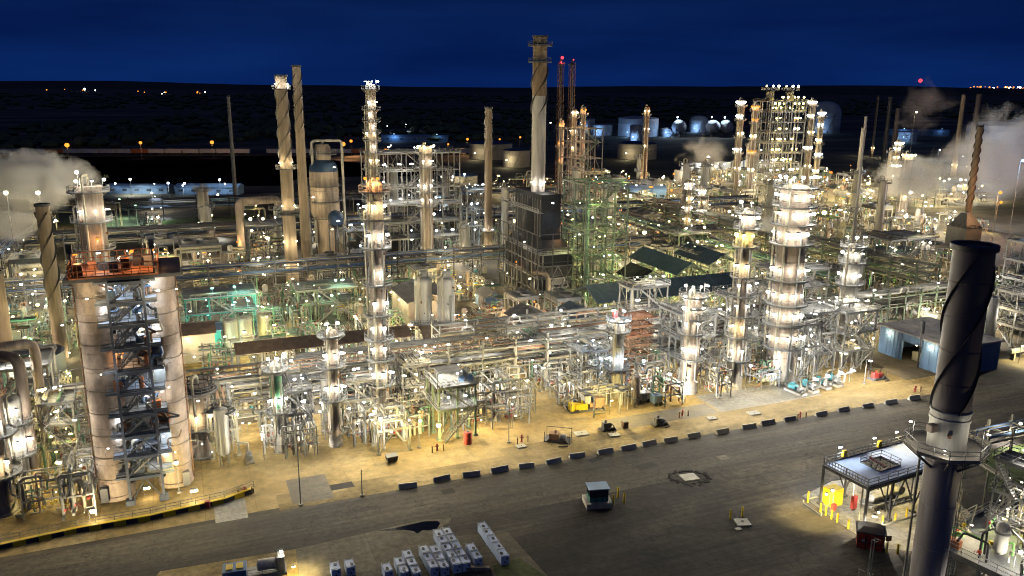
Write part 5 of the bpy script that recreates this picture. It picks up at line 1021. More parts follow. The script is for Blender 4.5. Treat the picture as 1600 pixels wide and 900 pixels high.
# cooling tower with eight cells
A, B_ = G(1072, 288), G(1222, 279); d = B_ - A; rz = math.atan2(d.y, d.x); L = d.length
t = thing('cooling_tower', 'long low cooling tower with eight round fan cells, steaming', 'cooling tower', (A + B_) / 2, rz, lm='the cooling tower', r=20); h_ = HT(A, 268)
part(t, 'casing', MB().box((0, 6, 0), (L, 13, h_)), 'tank_tan'); b = MB()
for i in range(41): b.beam((-L / 2 + L * i / 40, -.7, 0), (-L / 2 + L * i / 40, -.7, h_), .35)
for z in (h_ * .33, h_ * .66, h_): b.beam((-L / 2, -.75, z), (L / 2, -.75, z), .4)
part(t, 'louvre_frame', b, 'steel_grey')
for i in range(8):
    x = -L / 2 + L * (i + .5) / 8; part(t, 'fan_cell', MB().lathe([(4.6, h_), (3.9, h_ + 1.5), (3.9, h_ + 3.4), (4.3, h_ + 4.6), (4.1, h_ + 4.6), (3.6, h_ + 2)], 20, (x, 6, 0)), 'tank_white')
    lamp(t, (x + L / 16, .4, h_ + 3.4), 'warm' if i % 2 else 'white', 2200, .62, 2)
part(t, 'railing', MB().rail([(-L / 2, -.6, h_), (L / 2, -.6, h_)], 1.6, .2, 5), 'steel_grey')
# far tanks and spheres
for (x0, x1, yb, yt, lb, m_, dome) in ((970, 1032, 214, 186, 'pale wide far tank behind the reddish lone column', 'tank_white', 0), (985, 1005, 222, 196, 'small bright far tank just before the pale wide one', 'tank_white', 0), (1035, 1065, 214, 202, 'low white far tank beside the spheres', 'tank_white', 0), (1080, 1108, 207, 186, 'white far tank with conical roof among the spheres', 'tank_white', 2),
        (1273, 1318, 208, 172, 'large round blue tank with domed roof', 'tank_white', 3), (1404, 1438, 222, 207, 'low blue far tank behind the steam', 'tank_white', 0), (1545, 1640, 225, 198, 'long pale tank behind the right hand steam', 'tank_white', 0), (926, 958, 212, 196, 'violet white tank behind the green grey frame', 'tank_white', 0), (905, 930, 208, 187, 'lavender tank close behind the short pointed column', 'tank_white', 0),
        (732, 800, 250, 226, 'broad low tan tank with blue roof behind the narrow lone stack', 'tank_tan', 0), (785, 828, 262, 236, 'low tan tank touching the tallest stack outline', 'tank_tan', 0), (700, 745, 296, 276, 'low dark roofed tank past the bright lattice', 'tank_tan', 0), (968, 1030, 250, 226, 'tan tank group wall behind the yellow lit block', 'tank_tan', 0)):
    A, B_ = G(x0, yb), G(x1, yb); r_ = (B_ - A).length / 2; P = (A + B_) / 2 + Vector((0, r_, 0)); A_ = (A + B_) / 2; h_ = max(5, HT(A_, yt + (yb - yt) * .12 * (dome > 0)))
    t = thing('storage_tank', lb, 'tank', P, 0, r=r_); part(t, 'shell', MB().lathe([(r_, 0), (r_, h_ * .33), (r_ * 1.004, h_ * .34), (r_, h_ * .35), (r_, h_ * .68), (r_ * 1.004, h_ * .69), (r_, h_ * .7), (r_, h_)], 40), m_)
    part(t, 'roof', MB().lathe([(r_ * 1.005, h_), (r_ * .88, h_ + r_ * .045 * (1 + dome * 2)), (r_ * .7, h_ + r_ * .075 * (1 + dome * 2)), (r_ * .5, h_ + r_ * .092 * (1 + dome * 2)), (r_ * .25, h_ + r_ * .1 * (1 + dome * 2)), (.2, h_ + r_ * .104 * (1 + dome * 2))], 48), 'blue_dome' if m_ == 'tank_tan' else m_)
    part(t, 'stair', MB().stair((-r_ * .2, -r_ - .6, 0), (r_ * .35, -r_ - .6, h_), 1.0), 'steel_grey')
    lamp(t, (-r_ * .7, -r_ * 1.1 - 3, 6), 'blue' if px > 0 and x0 > 900 and yb < 230 else 'warm', 4900 if yb < 230 else 2500, .7 if yb < 230 else .5, 3)
for px, yt, r_, lb in ((1060, 190, 9, 'white sphere tank closest to the low white far tank'), (1113, 190, 8, 'white sphere tank next after the conical roofed one'), (1133, 189, 8.5, 'white sphere tank closest to the broad far tower')):
    P = G(px, 214); r_ = 9; t = thing('sphere_tank', lb, 'tank', P, 0, r=10); part(t, 'sphere_shell', MB().lathe([(r_ * math.sin(PI * (i + .02) / 14.04), r_ + 3 - r_ * math.cos(PI * (i + .02) / 14.04)) for i in range(15)], 28), 'tank_white')
    for k in range(6): a = k * PI / 3; part(t, 'leg', MB().beam((r_ * .95 * math.cos(a), r_ * .95 * math.sin(a), 0), (r_ * .95 * math.cos(a), r_ * .95 * math.sin(a), r_ + 3), .7), 'steel_grey')
    lamp(t, (-3, -4, 2 * r_ + 6), 'cool', 9000, .9, 3)
# long low blue roofed sheds by the river, far houses
for (x0, x1, yb, yt, lb, c_) in ((165, 262, 303, 294, 'long low blue roof by the dark river, shorter of two', 'cool'), (272, 372, 305, 293, 'long low blue roof by the dark river, longer of two', 'cool'), (980, 1040, 318, 296, 'blue white clad building lit by one cold lamp', 'cool'), (595, 700, 222, 213, 'long pale warehouse beyond the river behind the bright lattice', 'blue'), (930, 975, 300, 285, 'low blue lit shed behind the yellow lit block', 'cool'),
        (1395, 1480, 212, 204, 'low pale warehouse behind the steam column', 'blue'), (330, 400, 322, 312, 'low grey shed beside the grassy plot', 'warm'), (1455, 1570, 300, 286, 'dim low building inside the right hand steam', 'warm')):
    A, B_ = G(x0, yb), G(x1, yb); P = (A + B_) / 2; L = (B_ - A).length; h_ = max(3.5, HT(P, yt))
    t = thing('far_shed', lb, 'shed', (P.x, P.y + 6, 0), 0, r=6); part(t, 'wall', MB().box((0, 0, 0), (L, 11, h_)), 'blue_siding'); b = MB()
    b.add([(-L / 2 - .5, -6, h_), (L / 2 + .5, -6, h_), (L / 2 + .5, 0, h_ + 1.6), (-L / 2 - .5, 0, h_ + 1.6), (L / 2 + .5, 6, h_), (-L / 2 - .5, 6, h_)], [(0, 1, 2, 3), (3, 2, 4, 5), (0, 3, 5), (1, 4, 2), (0, 5, 4, 1)]); part(t, 'roof', b, 'blue_siding')
    for k in range(5): part(t, 'window', MB().box((-L * .4 + L * .2 * k, -5.6, h_ * .45), (2.4, .2, 1.2)), 'glass_dark')
    lamp(t, (-L * .3, -8.5, h_ + 2.5), c_, 2500 if yb < 230 else 450, .5, 2)
    lamp(t, (L * .34, -8.5, h_ + 2.5), c_, 800, .35, 2)
# rail cars along the far bank and the sodium lamps over them
t0 = None
for i in range(30):
    px = -20 + i * 26.5
    if 395 < px < 410: continue
    P = G(px, 241); c = t0 = t0 or None
    if t0 is None:
        t0 = thing('rail_car', 'x', 'rail car', P, .0, group='rail cars on the far river bank')
        part(t0, 'body', MB().box((0, 0, 1.2), (14.5, 3.4, 3.4)), 'tank_white'); part(t0, 'roof', MB().box((0, 0, 4.6), (14.6, 3.5, .25), tap=.96), 'steel_grey')
        for x in (-5, 5): part(t0, 'bogie', MB().box((x, 0, .1), (2.6, 2.6, 1.1)), 'black_rubber')
        o = t0
    else: o = copy_tree(t0); o.location = P
    tg = [c_ for c_ in o.children if c_.name.startswith('body')][0]
    if i in (4, 9, 16, 22): m_ = tg.data.copy(); m_.materials[0] = MT['orange_steel']; tg.data = m_; auto(o, 'rail car painted sodium-glow orange', 'rail car', 'rail cars painted with sodium glow')  # orange body colour stands in for sodium lamp glow on pale cars
    else: auto(o, 'pale boxy rail car', 'rail car', 'pale rail cars')
for i, (px, py, pw) in enumerate(((108, 253, 22000), (222, 248, 26000), (333, 247, 30000), (549, 244, 16000), (537, 250, 12000), (730, 240, 22000), (603, 262, 9000), (812, 236, 18000), (700, 250, 5000), (780, 240, 9000))):
    pole(G(px, py), 13, 'orange', pw * .22, 'sodium street lamp glowing orange', 1.6 if i < 7 else 1.0, grp='orange sodium lamps by the rail line', auto_=True)
for i, (px, py, c_, pw) in enumerate(((206, 305, 'white', 4000), (265, 312, 'cool', 3000), (345, 306, 'cool', 6000), (288, 316, 'cool', 2000), (725, 295, 'cool', 4000), (707, 300, 'cool', 3500), (634, 205, 'cool', 3000), (605, 208, 'cool', 6000), (1090, 300, 'cool', 2500), (1020, 308, 'cool', 4000), (975, 335, 'warm', 3000), (790, 325, 'cool', 2500), (1170, 300, 'warm', 9000), (1195, 300, 'warm', 9000), (1105, 350, 'white', 2000), (1135, 362, 'white', 2500), (240, 330, 'white', 1800), (190, 342, 'green', 3500), (215, 352, 'green', 3500), (176, 352, 'green', 3000), (850, 310, 'warm', 2500), (690, 300, 'white', 2000), (1465, 250, 'cool', 6000), (1500, 262, 'cool', 5000), (1345, 335, 'white', 4000), (1440, 345, 'white', 4000), (1250, 345, 'cool', 2500), (1320, 330, 'warm', 2500), (1275, 330, 'warm', 2500), (1480, 330, 'warm', 5000), (560, 350, 'cool', 2500), (500, 340, 'white', 1500))):
    pole(G(px, py), 9, c_, pw, {'white': 'white', 'cool': 'cold blue white', 'warm': 'warm white', 'green': 'green glowing'}[c_] + ' lamp on a thin post', .55 if py < 330 else .42, grp='far lamp posts', auto_=True)
# town lights on the horizon
for i in range(84):
    if i < 14: px, py = rnd.choice(((215, 142), (233, 144), (258, 145), (100, 139), (45, 143), (135, 139), (310, 144), (225, 143), (262, 144), (12, 143), (205, 141), (70, 140), (150, 140), (320, 145)));  px += rnd.uniform(-6, 6); py += rnd.uniform(0, 3)
    elif i < 66: px, py = min(1600, 1500 + 100 * rnd.random() ** .7), rnd.uniform(133, 144.5)
    else: px, py = rnd.choice(((1160, 138), (1175, 139), (1310, 137), (1370, 140), (1365, 139), (1440, 137), (1415, 150), (1470, 152), (1455, 150), (1486, 146), (960, 137), (1040, 138), (860, 200), (1260, 139), (1476, 146), (1500, 141))); py += 1.5
    P = G(px, max(py, 141.8) + 1.8); h_ = max(10, HT(P, py)); h_ = min(h_, 120); sc_ = P.length / 3000
    t = thing('town_light', ('distant orange town light' if i % 3 else 'distant white town light'), 'town light', P, 0, group='town lights on the horizon', auto_=True)
    part(t, 'mast_post', MB().beam((0, 0, 0), (0, 0, h_), .8), 'steel_dark'); lamp(t, (0, -1, h_), 'red' if i in (33, 35) else ('orange' if i % 3 else 'white'), 0, rnd.uniform(.9, 2.6) * sc_ + .4, 0, light=False)
P = G(1435, 152); t = thing('radio_mast', 'far radio mast with a red beacon on the skyline', 'mast', P, 0); h_ = HT(P, 126); part(t, 'lattice_frame', MB().beam((0, 0, 0), (0, 0, h_), 1.5), 'steel_dark'); part(t, 'antenna_bar', MB().beam((-4, 0, h_ * .8), (4, 0, h_ * .8), .8), 'steel_dark'); lamp(t, (0, 0, h_), 'red', 0, P.length * 2.3 / 1278, 0, light=False)
# ================================================================== FOREGROUND
# striped kerb wall with railing
kp = [G(-60, 872), G(0, 858), G(120, 832), G(235, 812), (G(350, 786)), (G(396, 769))]
t = thing('kerb_wall', 'yellow and black striped kerb wall with railing along the road', 'kerb', (0, 0, 0), 0, lm='the striped kerb'); b = MB(); b2 = MB()
for a, c in zip(kp, kp[1:]):
    n_ = max(1, round((c - a).length / 1.6))
    for i in range(n_): (b if i % 2 else b2).beam(a.lerp(c, i / n_) + Vector((0, 0, .35)), a.lerp(c, (i + 1) / n_) + Vector((0, 0, .35)), .5, .7)
o1 = part(t, 'yellow_stripe', b, 'yellow_paint'); part(t, 'black_stripe', b2, 'steel_dark')
b = MB()
for a, c in zip(kp, kp[1:]): b.beam(a + Vector((0, .05, .73)), c + Vector((0, .05, .73)), .56, .07)
part(t, 'kerb_cap', b, 'yellow_paint'); part(t, 'railing', MB().rail([p + Vector((.0, .3, .7)) for p in kp], 1.0, .06, 2.2, kick=False), 'steel_grey')
# concrete barriers
bx = [(635, 760), (687, 751.5), (737, 743.5), (782, 736), (822, 729.5), (862, 722), (900, 714.5), (948, 707), (983, 701), (1014, 695.5), (1048, 689.5), (1086, 683), (1128, 676), (1168, 668.5), (1200, 662.5), (1232, 656.5), (1282, 648.5), (1318, 641.5), (1354, 635), (1393, 629), (1428, 623)]
b = MB(); prof = [(-.4, 0), (.4, 0), (.4, .12), (.14, .5), (.1, 1.0), (-.1, 1.0), (-.14, .5), (-.4, .12)]
vs = [(x, y, z) for x in (-1.5, 1.5) for y, z in prof]; b.add(vs, [(0, 7, 6, 5, 4, 3, 2, 1), tuple(range(8, 16))] + [(i, (i + 1) % 8, (i + 1) % 8 + 8, i + 8) for i in range(8)])
me = b.mesh('road_barrier', 'concrete_light'); me2 = b.mesh('road_barrier', 'stack_grey')
bref = {0: 'at the kerb end of the row', 20: 'at the stack end of the row', 7: 'behind the small guard booth', 10: 'beyond the broken square manhole', 16: 'closest to the four teal pumps', 4: 'in line with the red hydrants'}
oth = ('first', 'second', 'third', 'fourth', 'fifth', 'sixth', 'seventh', 'eighth', 'ninth', 'tenth', 'eleventh', 'twelfth', 'thirteenth', 'fourteenth', 'fifteenth', 'sixteenth', 'seventeenth', 'eighteenth', 'nineteenth', 'twentieth', 'twenty first')
for i, (px, py) in enumerate(bx):
    P = G(px, py); o = bpy.data.objects.new('road_barrier', me2 if i in (1, 2, 14, 15, 17, 18) else me); C.objects.link(o); o.location = P + Vector((rnd.uniform(-.3, .3), rnd.uniform(-.25, .25), 0)); o.rotation_euler = (rnd.uniform(-.03, .03), 0, TH - .02 + rnd.uniform(-.12, .12)); o.scale = (rnd.uniform(.85, 1.02), 1, rnd.uniform(.68, .85))
    tag(o, ('grey' if o.data == me2 else 'pale') + ' concrete barrier, ' + oth[i] + ' of its row from the striped kerb', 'barrier', 'concrete barriers along the road')
# guard booth on its plinth
def booth(P, label, wall, roof, glass, s=1.0, plinth=True, nm='guard_booth', lm=None, rz=None):
    t = thing(nm, label, 'booth', P, TH - .25 if rz is None else rz, lm=lm); z = 0
    if plinth: part(t, 'plinth', MB().box((0, 0, 0), (4.1 * s, 3.3 * s, .8)), 'stack_grey'); z = .8
    b = MB()
    for x in (-1.4, -.5, .5, 1.4):
        for y in (-1, 1): b.box((x * s, y * s, z), (.12, .12, 2.1 * s))
    for x in (-1.4, 1.4): b.box((x * s, 0, z), (.12, .12, 2.1 * s))
    for y in (-1, 1): b.beam((-1.4 * s, y * s, z + .8 * s), (1.4 * s, y * s, z + .8 * s), .1); b.beam((-1.4 * s, y * s, z + 2 * s), (1.4 * s, y * s, z + 2 * s), .14)
    part(t, 'steel_frame', b, 'black_rubber')
    for y in (-1, 1): part(t, 'wall', MB().box((0, y * .99 * s, z), (2.8 * s, .06, .75 * s)), wall)
    for x in (-1.4, 1.4): part(t, 'wall', MB().box((x * s, 0, z), (.06, 1.96 * s, .75 * s)), wall)
    part(t, 'window', MB().box((0, -.985 * s, z + .82 * s), (2.7 * s, .03, 1.1 * s)), glass)
    part(t, 'roof', MB().box((0, 0, z + 2.1 * s), (3.3 * s, 2.5 * s, .16)), roof); return t
P = G(933, 787); booth(P, 'small glass guard booth with pale blue roof on a concrete plinth', 'teal_wall', 'blue_pale', 'glass_dark', .95, lm='the guard booth')
bol = MB().lathe([(.11, 0), (.11, 1.35), (.08, 1.43), (.02, 1.46)], 10).mesh('bollard', 'yellow_paint')
def bollard(px, py, s=1.0, tilt=0):
    o = bpy.data.objects.new('bollard', bol); C.objects.link(o); o.location = G(px, py); o.scale = (1.35 * s, 1.35 * s, s); o.rotation_euler = (tilt, tilt * .5, 0); auto(o, 'round yellow bollard', 'bollard', 'yellow bollards'); return o
for p in ((958, 789), (965.5, 777), (975, 786)): bollard(*p, s=1.15)
for p in ((1141, 811), (1159.5, 807)): bollard(*p, s=1.05)
t = thing('stone_slab', 'flat pale slab lying beside two yellow bollards', 'slab', G(1160, 817), TH - .3); part(t, 'slab_body', MB().box((0, 0, 0), (2.0, 1.9, .18)), 'concrete_light'); part(t, 'lifting_eye', MB().tube([(.2 * math.cos(k), .2 * math.sin(k), .25) for k in (0, 1, 2, 3, 4, 5)], .04, 4, True), 'steel_dark')
t = thing('stone_slab', 'small broken pale slab nearer the camera than its big neighbour', 'slab', G(1154, 827), .3); part(t, 'slab_body', MB().box((0, 0, 0), (.9, .6, .12)), 'concrete_light')
t = thing('marker_post', 'thin white post between two yellow bollards', 'post', G(1151, 810), 0); part(t, 'pole', MB().lathe([(.16, 0), (.05, .25), (.04, 1.3)], 8), 'shell_white')
t = thing('manhole_frame', 'sunken square manhole with broken asphalt around it', 'manhole', G(1077, 746), TH - .1); part(t, 'cover_slab', MB().box((0, 0, 0), (2.6, 2.2, .12)), 'concrete_light'); b = MB()
for k in range(26): a = k * .242; q = rnd.uniform(2.4, 3.4); b.box((q * math.cos(a), q * .8 * math.sin(a), 0), (rnd.uniform(.4, 1.0), rnd.uniform(.3, .6), rnd.uniform(.03, .1)), rnd.uniform(0, 3))
part(t, 'broken_edge_trim', b, 'asphalt_broken')
# loading rack platform
A, B_, D_ = G(1349, 826), G(1450, 792), G(1312, 762)
e1 = (B_ - A); e2 = (D_ - A); rz = math.atan2(e1.y, e1.x); hl = HT(A, 762); Lx = 18.0; Ly = 7.8
t = thing('loading_rack', 'white decked loading rack on steel legs beside the dark foreground stack', 'loading rack', A, rz, lm='the loading rack'); b = MB()
for x in (0, 5.1, 10.3, Lx):
    for y in (0, Ly): b.box((x, y, 0), (.3, .3, hl)); b.box((x, y, 0), (.7, .7, .3))
    b.beam((x, 0, hl - .2), (x, Ly, hl - .2), .22, .4)
for y in (0, Ly):
    b.beam((0, y, hl - .25), (Lx, y, hl - .25), .26, .5)
    for x in (5.1, 10.3): b.beam((x - 2.6, y, hl - .4), (x, y, 1), .16); b.beam((x + 2.6, y, hl - .4), (x, y, 1), .16)
    b.beam((5.1, y, hl * .35), (Lx, y, hl * .35), .16)
part(t, 'steel_frame', b, 'steel_dark')
part(t, 'deck', MB().box((2.6, Ly / 2, hl), (5.2, Ly, .12)).box((13.8, Ly / 2, hl), (8.4, Ly, .12)).box((7.4, 1.2, hl), (4.4, 2.4, .12)).box((7.4, Ly - 1, hl), (4.4, 2.0, .12)), 'box_white')
b = MB().rail([(0, 0, hl + .12), (Lx, 0, hl + .12), (Lx, Ly, hl + .12), (0, Ly, hl + .12)], close=True, w=.08).rail([(5.2, 2.4, hl + .12), (9.6, 2.4, hl + .12), (9.6, Ly - 2, hl + .12), (5.2, Ly - 2, hl + .12)], close=True, w=.06).rail([(-.1, .1, hl + .12), (-.1, Ly, hl + .12)], w=.07, step=.5); part(t, 'railing', b, 'galv')
part(t, 'drop_ramp', MB().beam((6.6, 2.6, hl + .5), (5.2, 4.4, hl + 1.6), .6, .12), 'red_paint')
for x in (4.2, 11.8): part(t, 'life_box', MB().box((x, Ly + .1, hl + .4), (.7, .4, 1.0)), 'yellow_paint')
for x, y, z, c_, p_ in ((3.2, Ly + .1, hl + 2.1, 'cool', 330), (10.5, Ly + .1, hl + 2.1, 'white', 330), (15.5, Ly + .1, hl + 2.1, 'warm', 330), (1.6, -.9, 2.6, 'white', 700), (8.0, 3.5, hl - .8, 'yellow', 300), (12.5, 3.5, hl - .8, 'yellow', 300), (2.6, 3.5, hl - .8, 'white', 260), (-1.2, -2.4, 3.4, 'warm', 900), (-3.4, 4, 4.2, 'yellow', 700)): lamp(t, (x, y, z), c_, p_ * 4, .2, 2 if z > hl else 0)
for k in range(5): part(t, 'loading_arm', MB().pipe([(1.5 + k * 2.7, 2 + (k % 2), 0), (1.5 + k * 2.7, 2 + (k % 2), hl - 1.2), (2.8 + k * 2.7, 4.5, hl - 1.2), (2.8 + k * 2.7, 4.5, 1.6)], .11), ('pipe_light', 'pipe_grey', 'steel_dark')[k % 3])
t = thing('tank_trailer', 'low grey trailer frame with hoses parked under the loading rack', 'trailer', A + e1.normalized() * 9 + Vector((-math.sin(rz), math.cos(rz), 0)) * 3.6, rz); part(t, 'trailer_bed', MB().box((0, 0, .7), (9, 2.3, .3)), 'galv'); part(t, 'tank_body', MB().hcyl((-3.6, 0, 1.7), (1.8, 0, 1.7), .75, 16), 'clad_alu'); part(t, 'hose_reel', MB().tube([(3, -.4, 1.5), (3, .4, 1.5)], .6, 12), 'steel_dark')
for x in (-3.2, -2.1, 3.4):
    for y in (-1.1, 1.1): part(t, 'wheel', MB().tube([(x, y - .15, .45), (x, y + .15, .45)], .45, 12), 'black_rubber')
t = thing('yellow_cabinet', 'bright yellow cabinet beside the loading rack', 'cabinet', G(1300, 788), rz, lm='the yellow cabinet'); part(t, 'cabinet_body', MB().box((0, 0, .15), (2.2, 1.8, 2.6)), 'yellow_paint'); part(t, 'base', MB().box((0, 0, 0), (2.4, 2.0, .15)), 'concrete'); part(t, 'door', MB().box((0, -.93, .3), (1.8, .05, 2.2)), 'yellow_paint'); lamp(t, (-1.3, -.9, 3.0), 'cool', 400, .22, 2.6)
t = thing('red_cabinet', 'dark red panel cabinet under the loading rack edge', 'cabinet', G(1333, 797), rz); part(t, 'cabinet_body', MB().box((0, 0, .3), (.8, .5, 2.0)), 'red_paint'); part(t, 'stand_post', MB().box((0, 0, 0), (.6, .3, .3)), 'steel_dark')
t = thing('red_cabinet', 'small red box on the ground by the yellow cabinet', 'cabinet', G(1302, 797), rz); part(t, 'cabinet_body', MB().box((0, 0, 0), (.6, .5, 1.0)), 'red_paint'); part(t, 'stand_post', MB().beam((0, .2, 0), (0, .2, 2.2), .1), 'shell_white')
for p in ((1262, 785), (1262.5, 781), (1284, 775), (1321, 765), (1282, 800), (1290, 805), (1299, 811), (1308, 816), (1325, 826), (1367.5, 858), (1385, 864), (1402, 865), (1378, 820), (1398, 816), (1416, 808)): bollard(*p)
t = thing('guard_rail', 'low steel guard rail edging the loading pad', 'guard rail', (0, 0, 0), 0); b = MB()
for a, c in (((1255, 787), (1283, 806)), ((1264, 779), (1284, 774)), ((1378, 821), (1440, 803))): b.beam(G(*a, z=.5), G(*c, z=.5), .12, .3); [b.beam(G(*q), G(*q) + Vector((0, 0, .6)), .16) for q in (a, c)]
part(t, 'rail_beam_frame', b, 'galv')
P = G(1358, 852); t = booth(P, 'red walled kiosk with dark shingled roof by the loading pad', 'red_paint', 'roof_dark', 'red_paint', 1.15, False, 'red_kiosk', 'the red kiosk', rz=TH - .75)
part(t, 'roof_cap', MB().box((0, 0, 2.58), (3.3, 2.4, .5), tap=.6), 'roof_dark')
part(t, 'notice_sheet', MB().box((-.9, -1.2, 1.0), (.35, .03, .4)), 'shell_white')
t = pole(G(1351, 935), HT(G(1351, 935), 842), None, 0, 'pale thin pole rising in front of the red kiosk'); t = pole(G(1338, 925), HT(G(1338, 925), 888), None, 0, 'short pale pole end at the bottom edge')
t = thing('sign_board', 'small grey square sign on a yellow bollard near the kiosk', 'sign', G(1385, 866), TH - .4); part(t, 'pole', MB().beam((0, 0, 0), (0, 0, 2.2), .08), 'steel_grey'); part(t, 'board', MB().box((0, -.06, 2.0), (.75, .05, .75)), 'pipe_rust')
# the big dark stack close by
P = G(1437, 975); hS = HT(P, 385); zp = HT(P, 700)
t = stack(P, hS, 1.75, 1.98, 'massive dark stack with twisted fins, mauve below its octagonal platform', 'stack_mauve', (HT(P, 640), hS - .6), lm='the dark foreground stack', m2='stack_dark', zsplit=HT(P, 648), bands=5, name='near_stack', sw=.13, helix=2.2, scol='black_rubber')
q_ = lambda z: 1.75 + .23 * z / hS
part(t, 'bright_collar', MB().lathe([(q_(zp) + .10, zp + .1), (q_(zp) + .10, zp + 3.4), (q_(zp) + .2, zp + 3.45), (q_(zp) + .2, zp + 3.8), (q_(zp) + .1, zp + 3.85), (q_(zp) + .1, zp + 4.3), (q_(zp) + .2, zp + 4.35), (q_(zp) + .2, zp + 4.6), (q_(zp) + .05, zp + 4.7)], 32), 'shell_white')
d = part(t, 'platform', MB().deck((0, 0, zp), q_(zp) + .12, q_(zp) + 2.4, 0, 2 * PI, .18, 8), 'concrete'); part(d, 'railing', MB().rail([((q_(zp) + 2.3) * math.cos(k * PI / 4), (q_(zp) + 2.3) * math.sin(k * PI / 4), zp + .18) for k in range(8)], 1.15, .07, 1.6, True), 'galv')
b = MB()
for k in range(8): a = k * PI / 4; b.beam((q_(0) * math.cos(a), q_(0) * math.sin(a), zp - 2), ((q_(zp) + 2.2) * math.cos(a), (q_(zp) + 2.2) * math.sin(a), zp - .08), .14, .25)
part(d, 'bracket_frame', b, 'steel_grey')
fa = local_face(P)
for a in (fa - 1.15, fa + 1.25): lamp(t, ((q_(zp) + 2.1) * math.cos(a), (q_(zp) + 2.1) * math.sin(a), zp + 2.9), 'white', 170, .14, 2.7, a)
lamp(t, ((q_(zp) + 1.9) * math.cos(fa), (q_(zp) + 1.9) * math.sin(fa), zp + 1.2), 'white', 50, .08, 0)
part(t, 'riser_pipe', MB().pipe([((q_(10) + .55) * math.cos(fa - 1.3), (q_(10) + .55) * math.sin(fa - 1.3), 0), ((q_(10) + .6) * math.cos(fa - 1.3), (q_(10) + .6) * math.sin(fa - 1.3), zp - .5)], .13), 'pipe_light')
part(t, 'ladder', MB().ladder(((q_(10) + .5) * math.cos(fa + 1.1), (q_(10) + .5) * math.sin(fa + 1.1), 3), zp - 3, fa + 1.1), 'galv'); part(t, 'test_port', MB().tube([(q_(zp) * math.cos(fa + .1), q_(zp) * math.sin(fa + .1), zp + 2.2), ((q_(zp) + .5) * math.cos(fa + .1), (q_(zp) + .5) * math.sin(fa + .1), zp + 2.2)], .2, 10), 'pipe_rust'); part(t, 'instrument_box', MB().box(((q_(zp) + .5) * math.cos(fa - .7), (q_(zp) + .5) * math.sin(fa - .7), zp + 2.3), (.9, .7, .8)), 'shell_tan')
# scaffold tower of stair beside it, deck of process skids at the corner
E1 = G(1451, 846, 7); E2 = G(1604, 918, 7); rz2 = math.atan2(E2.y - E1.y, E2.x - E1.x)
t = thing('process_deck', 'raised grated deck crowded with pipework at the foot of the dark stack', 'deck', (E1.x, E1.y, 0), rz2, lm='the raised corner deck'); b = MB(); hq = 7
LX, LY = 24, 14
for x in range(0, 25, 6):
    for y in (0, 7, 14): b.box((x, y, 0), (.35, .35, hq))
for y in (0, 7, 14): b.beam((0, y, hq - .3), (LX, y, hq - .3), .3, .5)
for x in range(0, 25, 6): b.beam((x, 0, hq - .35), (x, LY, hq - .35), .28, .4)
part(t, 'steel_frame', b, 'steel_grey'); part(t, 'deck', MB().box((LX / 2, LY / 2, hq), (LX + .6, LY + .6, .12)), 'grating'); part(t, 'edge_beam', MB().beam((-.3, -.4, hq + .1), (LX, -.4, hq + .1), .2, .5), 'steel_grey')
part(t, 'railing', MB().rail([(0, -.2, hq + .12), (LX, -.2, hq + .12), (LX, LY, hq + .12), (0, LY, hq + .12)], close=True, w=.07), 'galv')
q = random.Random(5)
for k in range(64):
    x, y = q.uniform(.6, LX - 1), q.uniform(.8, LY - 1); z = hq + .12 + q.choice((.8, 1.5, 2.4, 3.2)); s = q.random(); rr = q.choice((.07, .1, .14, .2))
    pts = [(x, y, hq + .1), (x, y, z), (x + q.uniform(-4, 4), y, z), (x + q.uniform(-4, 4), y, hq + .2)] if s < .6 else [(x, y, hq + .1), (x, y, z), (x, min(LY, y + q.uniform(1, 4)), z), (x, min(LY, y + q.uniform(1, 4)), hq + .2)]
    p = part(t, 'pipe', MB().pipe(pts, rr), q.choice(('pipe_light', 'pipe_grey', 'shell_white', 'steel_lime', 'pipe_light', 'black_rubber')))
    if k % 2: part(p, 'valve', valve_mb((x, y - .1, hq + 1.0), 1.4), q.choice(('steel_grey', 'red_paint', 'yellow_paint')))
for x, y, z, c_, p_, r_ in ((14.5, 12.5, 3.6, 'white', 420, .42), (16, 8.5, 1.8, 'white', 260, .26), (9, 2.5, 2.4, 'white', 260, .22), (13, 4.5, 2.2, 'white', 420, .36), (17, 2, 2.4, 'white', 420, .36), (4, 9, 2.2, 'lime', 220, .18), (21, 9, 3, 'cool', 260, .26), (2.5, 4.5, 2.0, 'warm', 160, .16)): lamp(t, (x, y, hq + z), c_, p_ * 9, r_, 2)
for nm, x, y, m_ in (('orange_chest', 1.8, 1.2, 'orange_steel'),):
    o = thing('orange_chest', 'orange chest standing on the raised corner deck', 'chest', tuple(t.matrix_world @ Vector((0, 0, 0))) , rz2); o.location = Vector((E1.x, E1.y, 0)) + Vector((x * math.cos(rz2) - y * math.sin(rz2), x * math.sin(rz2) + y * math.cos(rz2), hq + .13)); part(o, 'chest_body', MB().box((0, 0, 0), (2.6, .8, .8)), m_); part(o, 'lid', MB().box((0, 0, .81), (2.7, .9, .15)), m_)
def on_deck(x, y, z=hq + .13): return Vector((E1.x, E1.y, z)) + Vector((x * math.cos(rz2) - y * math.sin(rz2), x * math.sin(rz2) + y * math.cos(rz2), 0))
steel(on_deck(12, 9, 0), 2, 1, 4.2, 3.6, [hq + .1, hq + 3.2], 'low white frame crowded with pipes on the raised corner deck', fm='shell_white', rz=rz2, seed=78, lamps=1, pw=700, lr=.2, w=.18, npipe=16, stairs=False)
steel(on_deck(19, 4, 0), 2, 1, 4.0, 3.2, [hq + .1, hq + 2.8], 'pale frame at the frame edge of the raised corner deck', fm='shell_white', rz=rz2, seed=79, lamps=1, pw=700, lr=.2, w=.18, npipe=16, stairs=False)
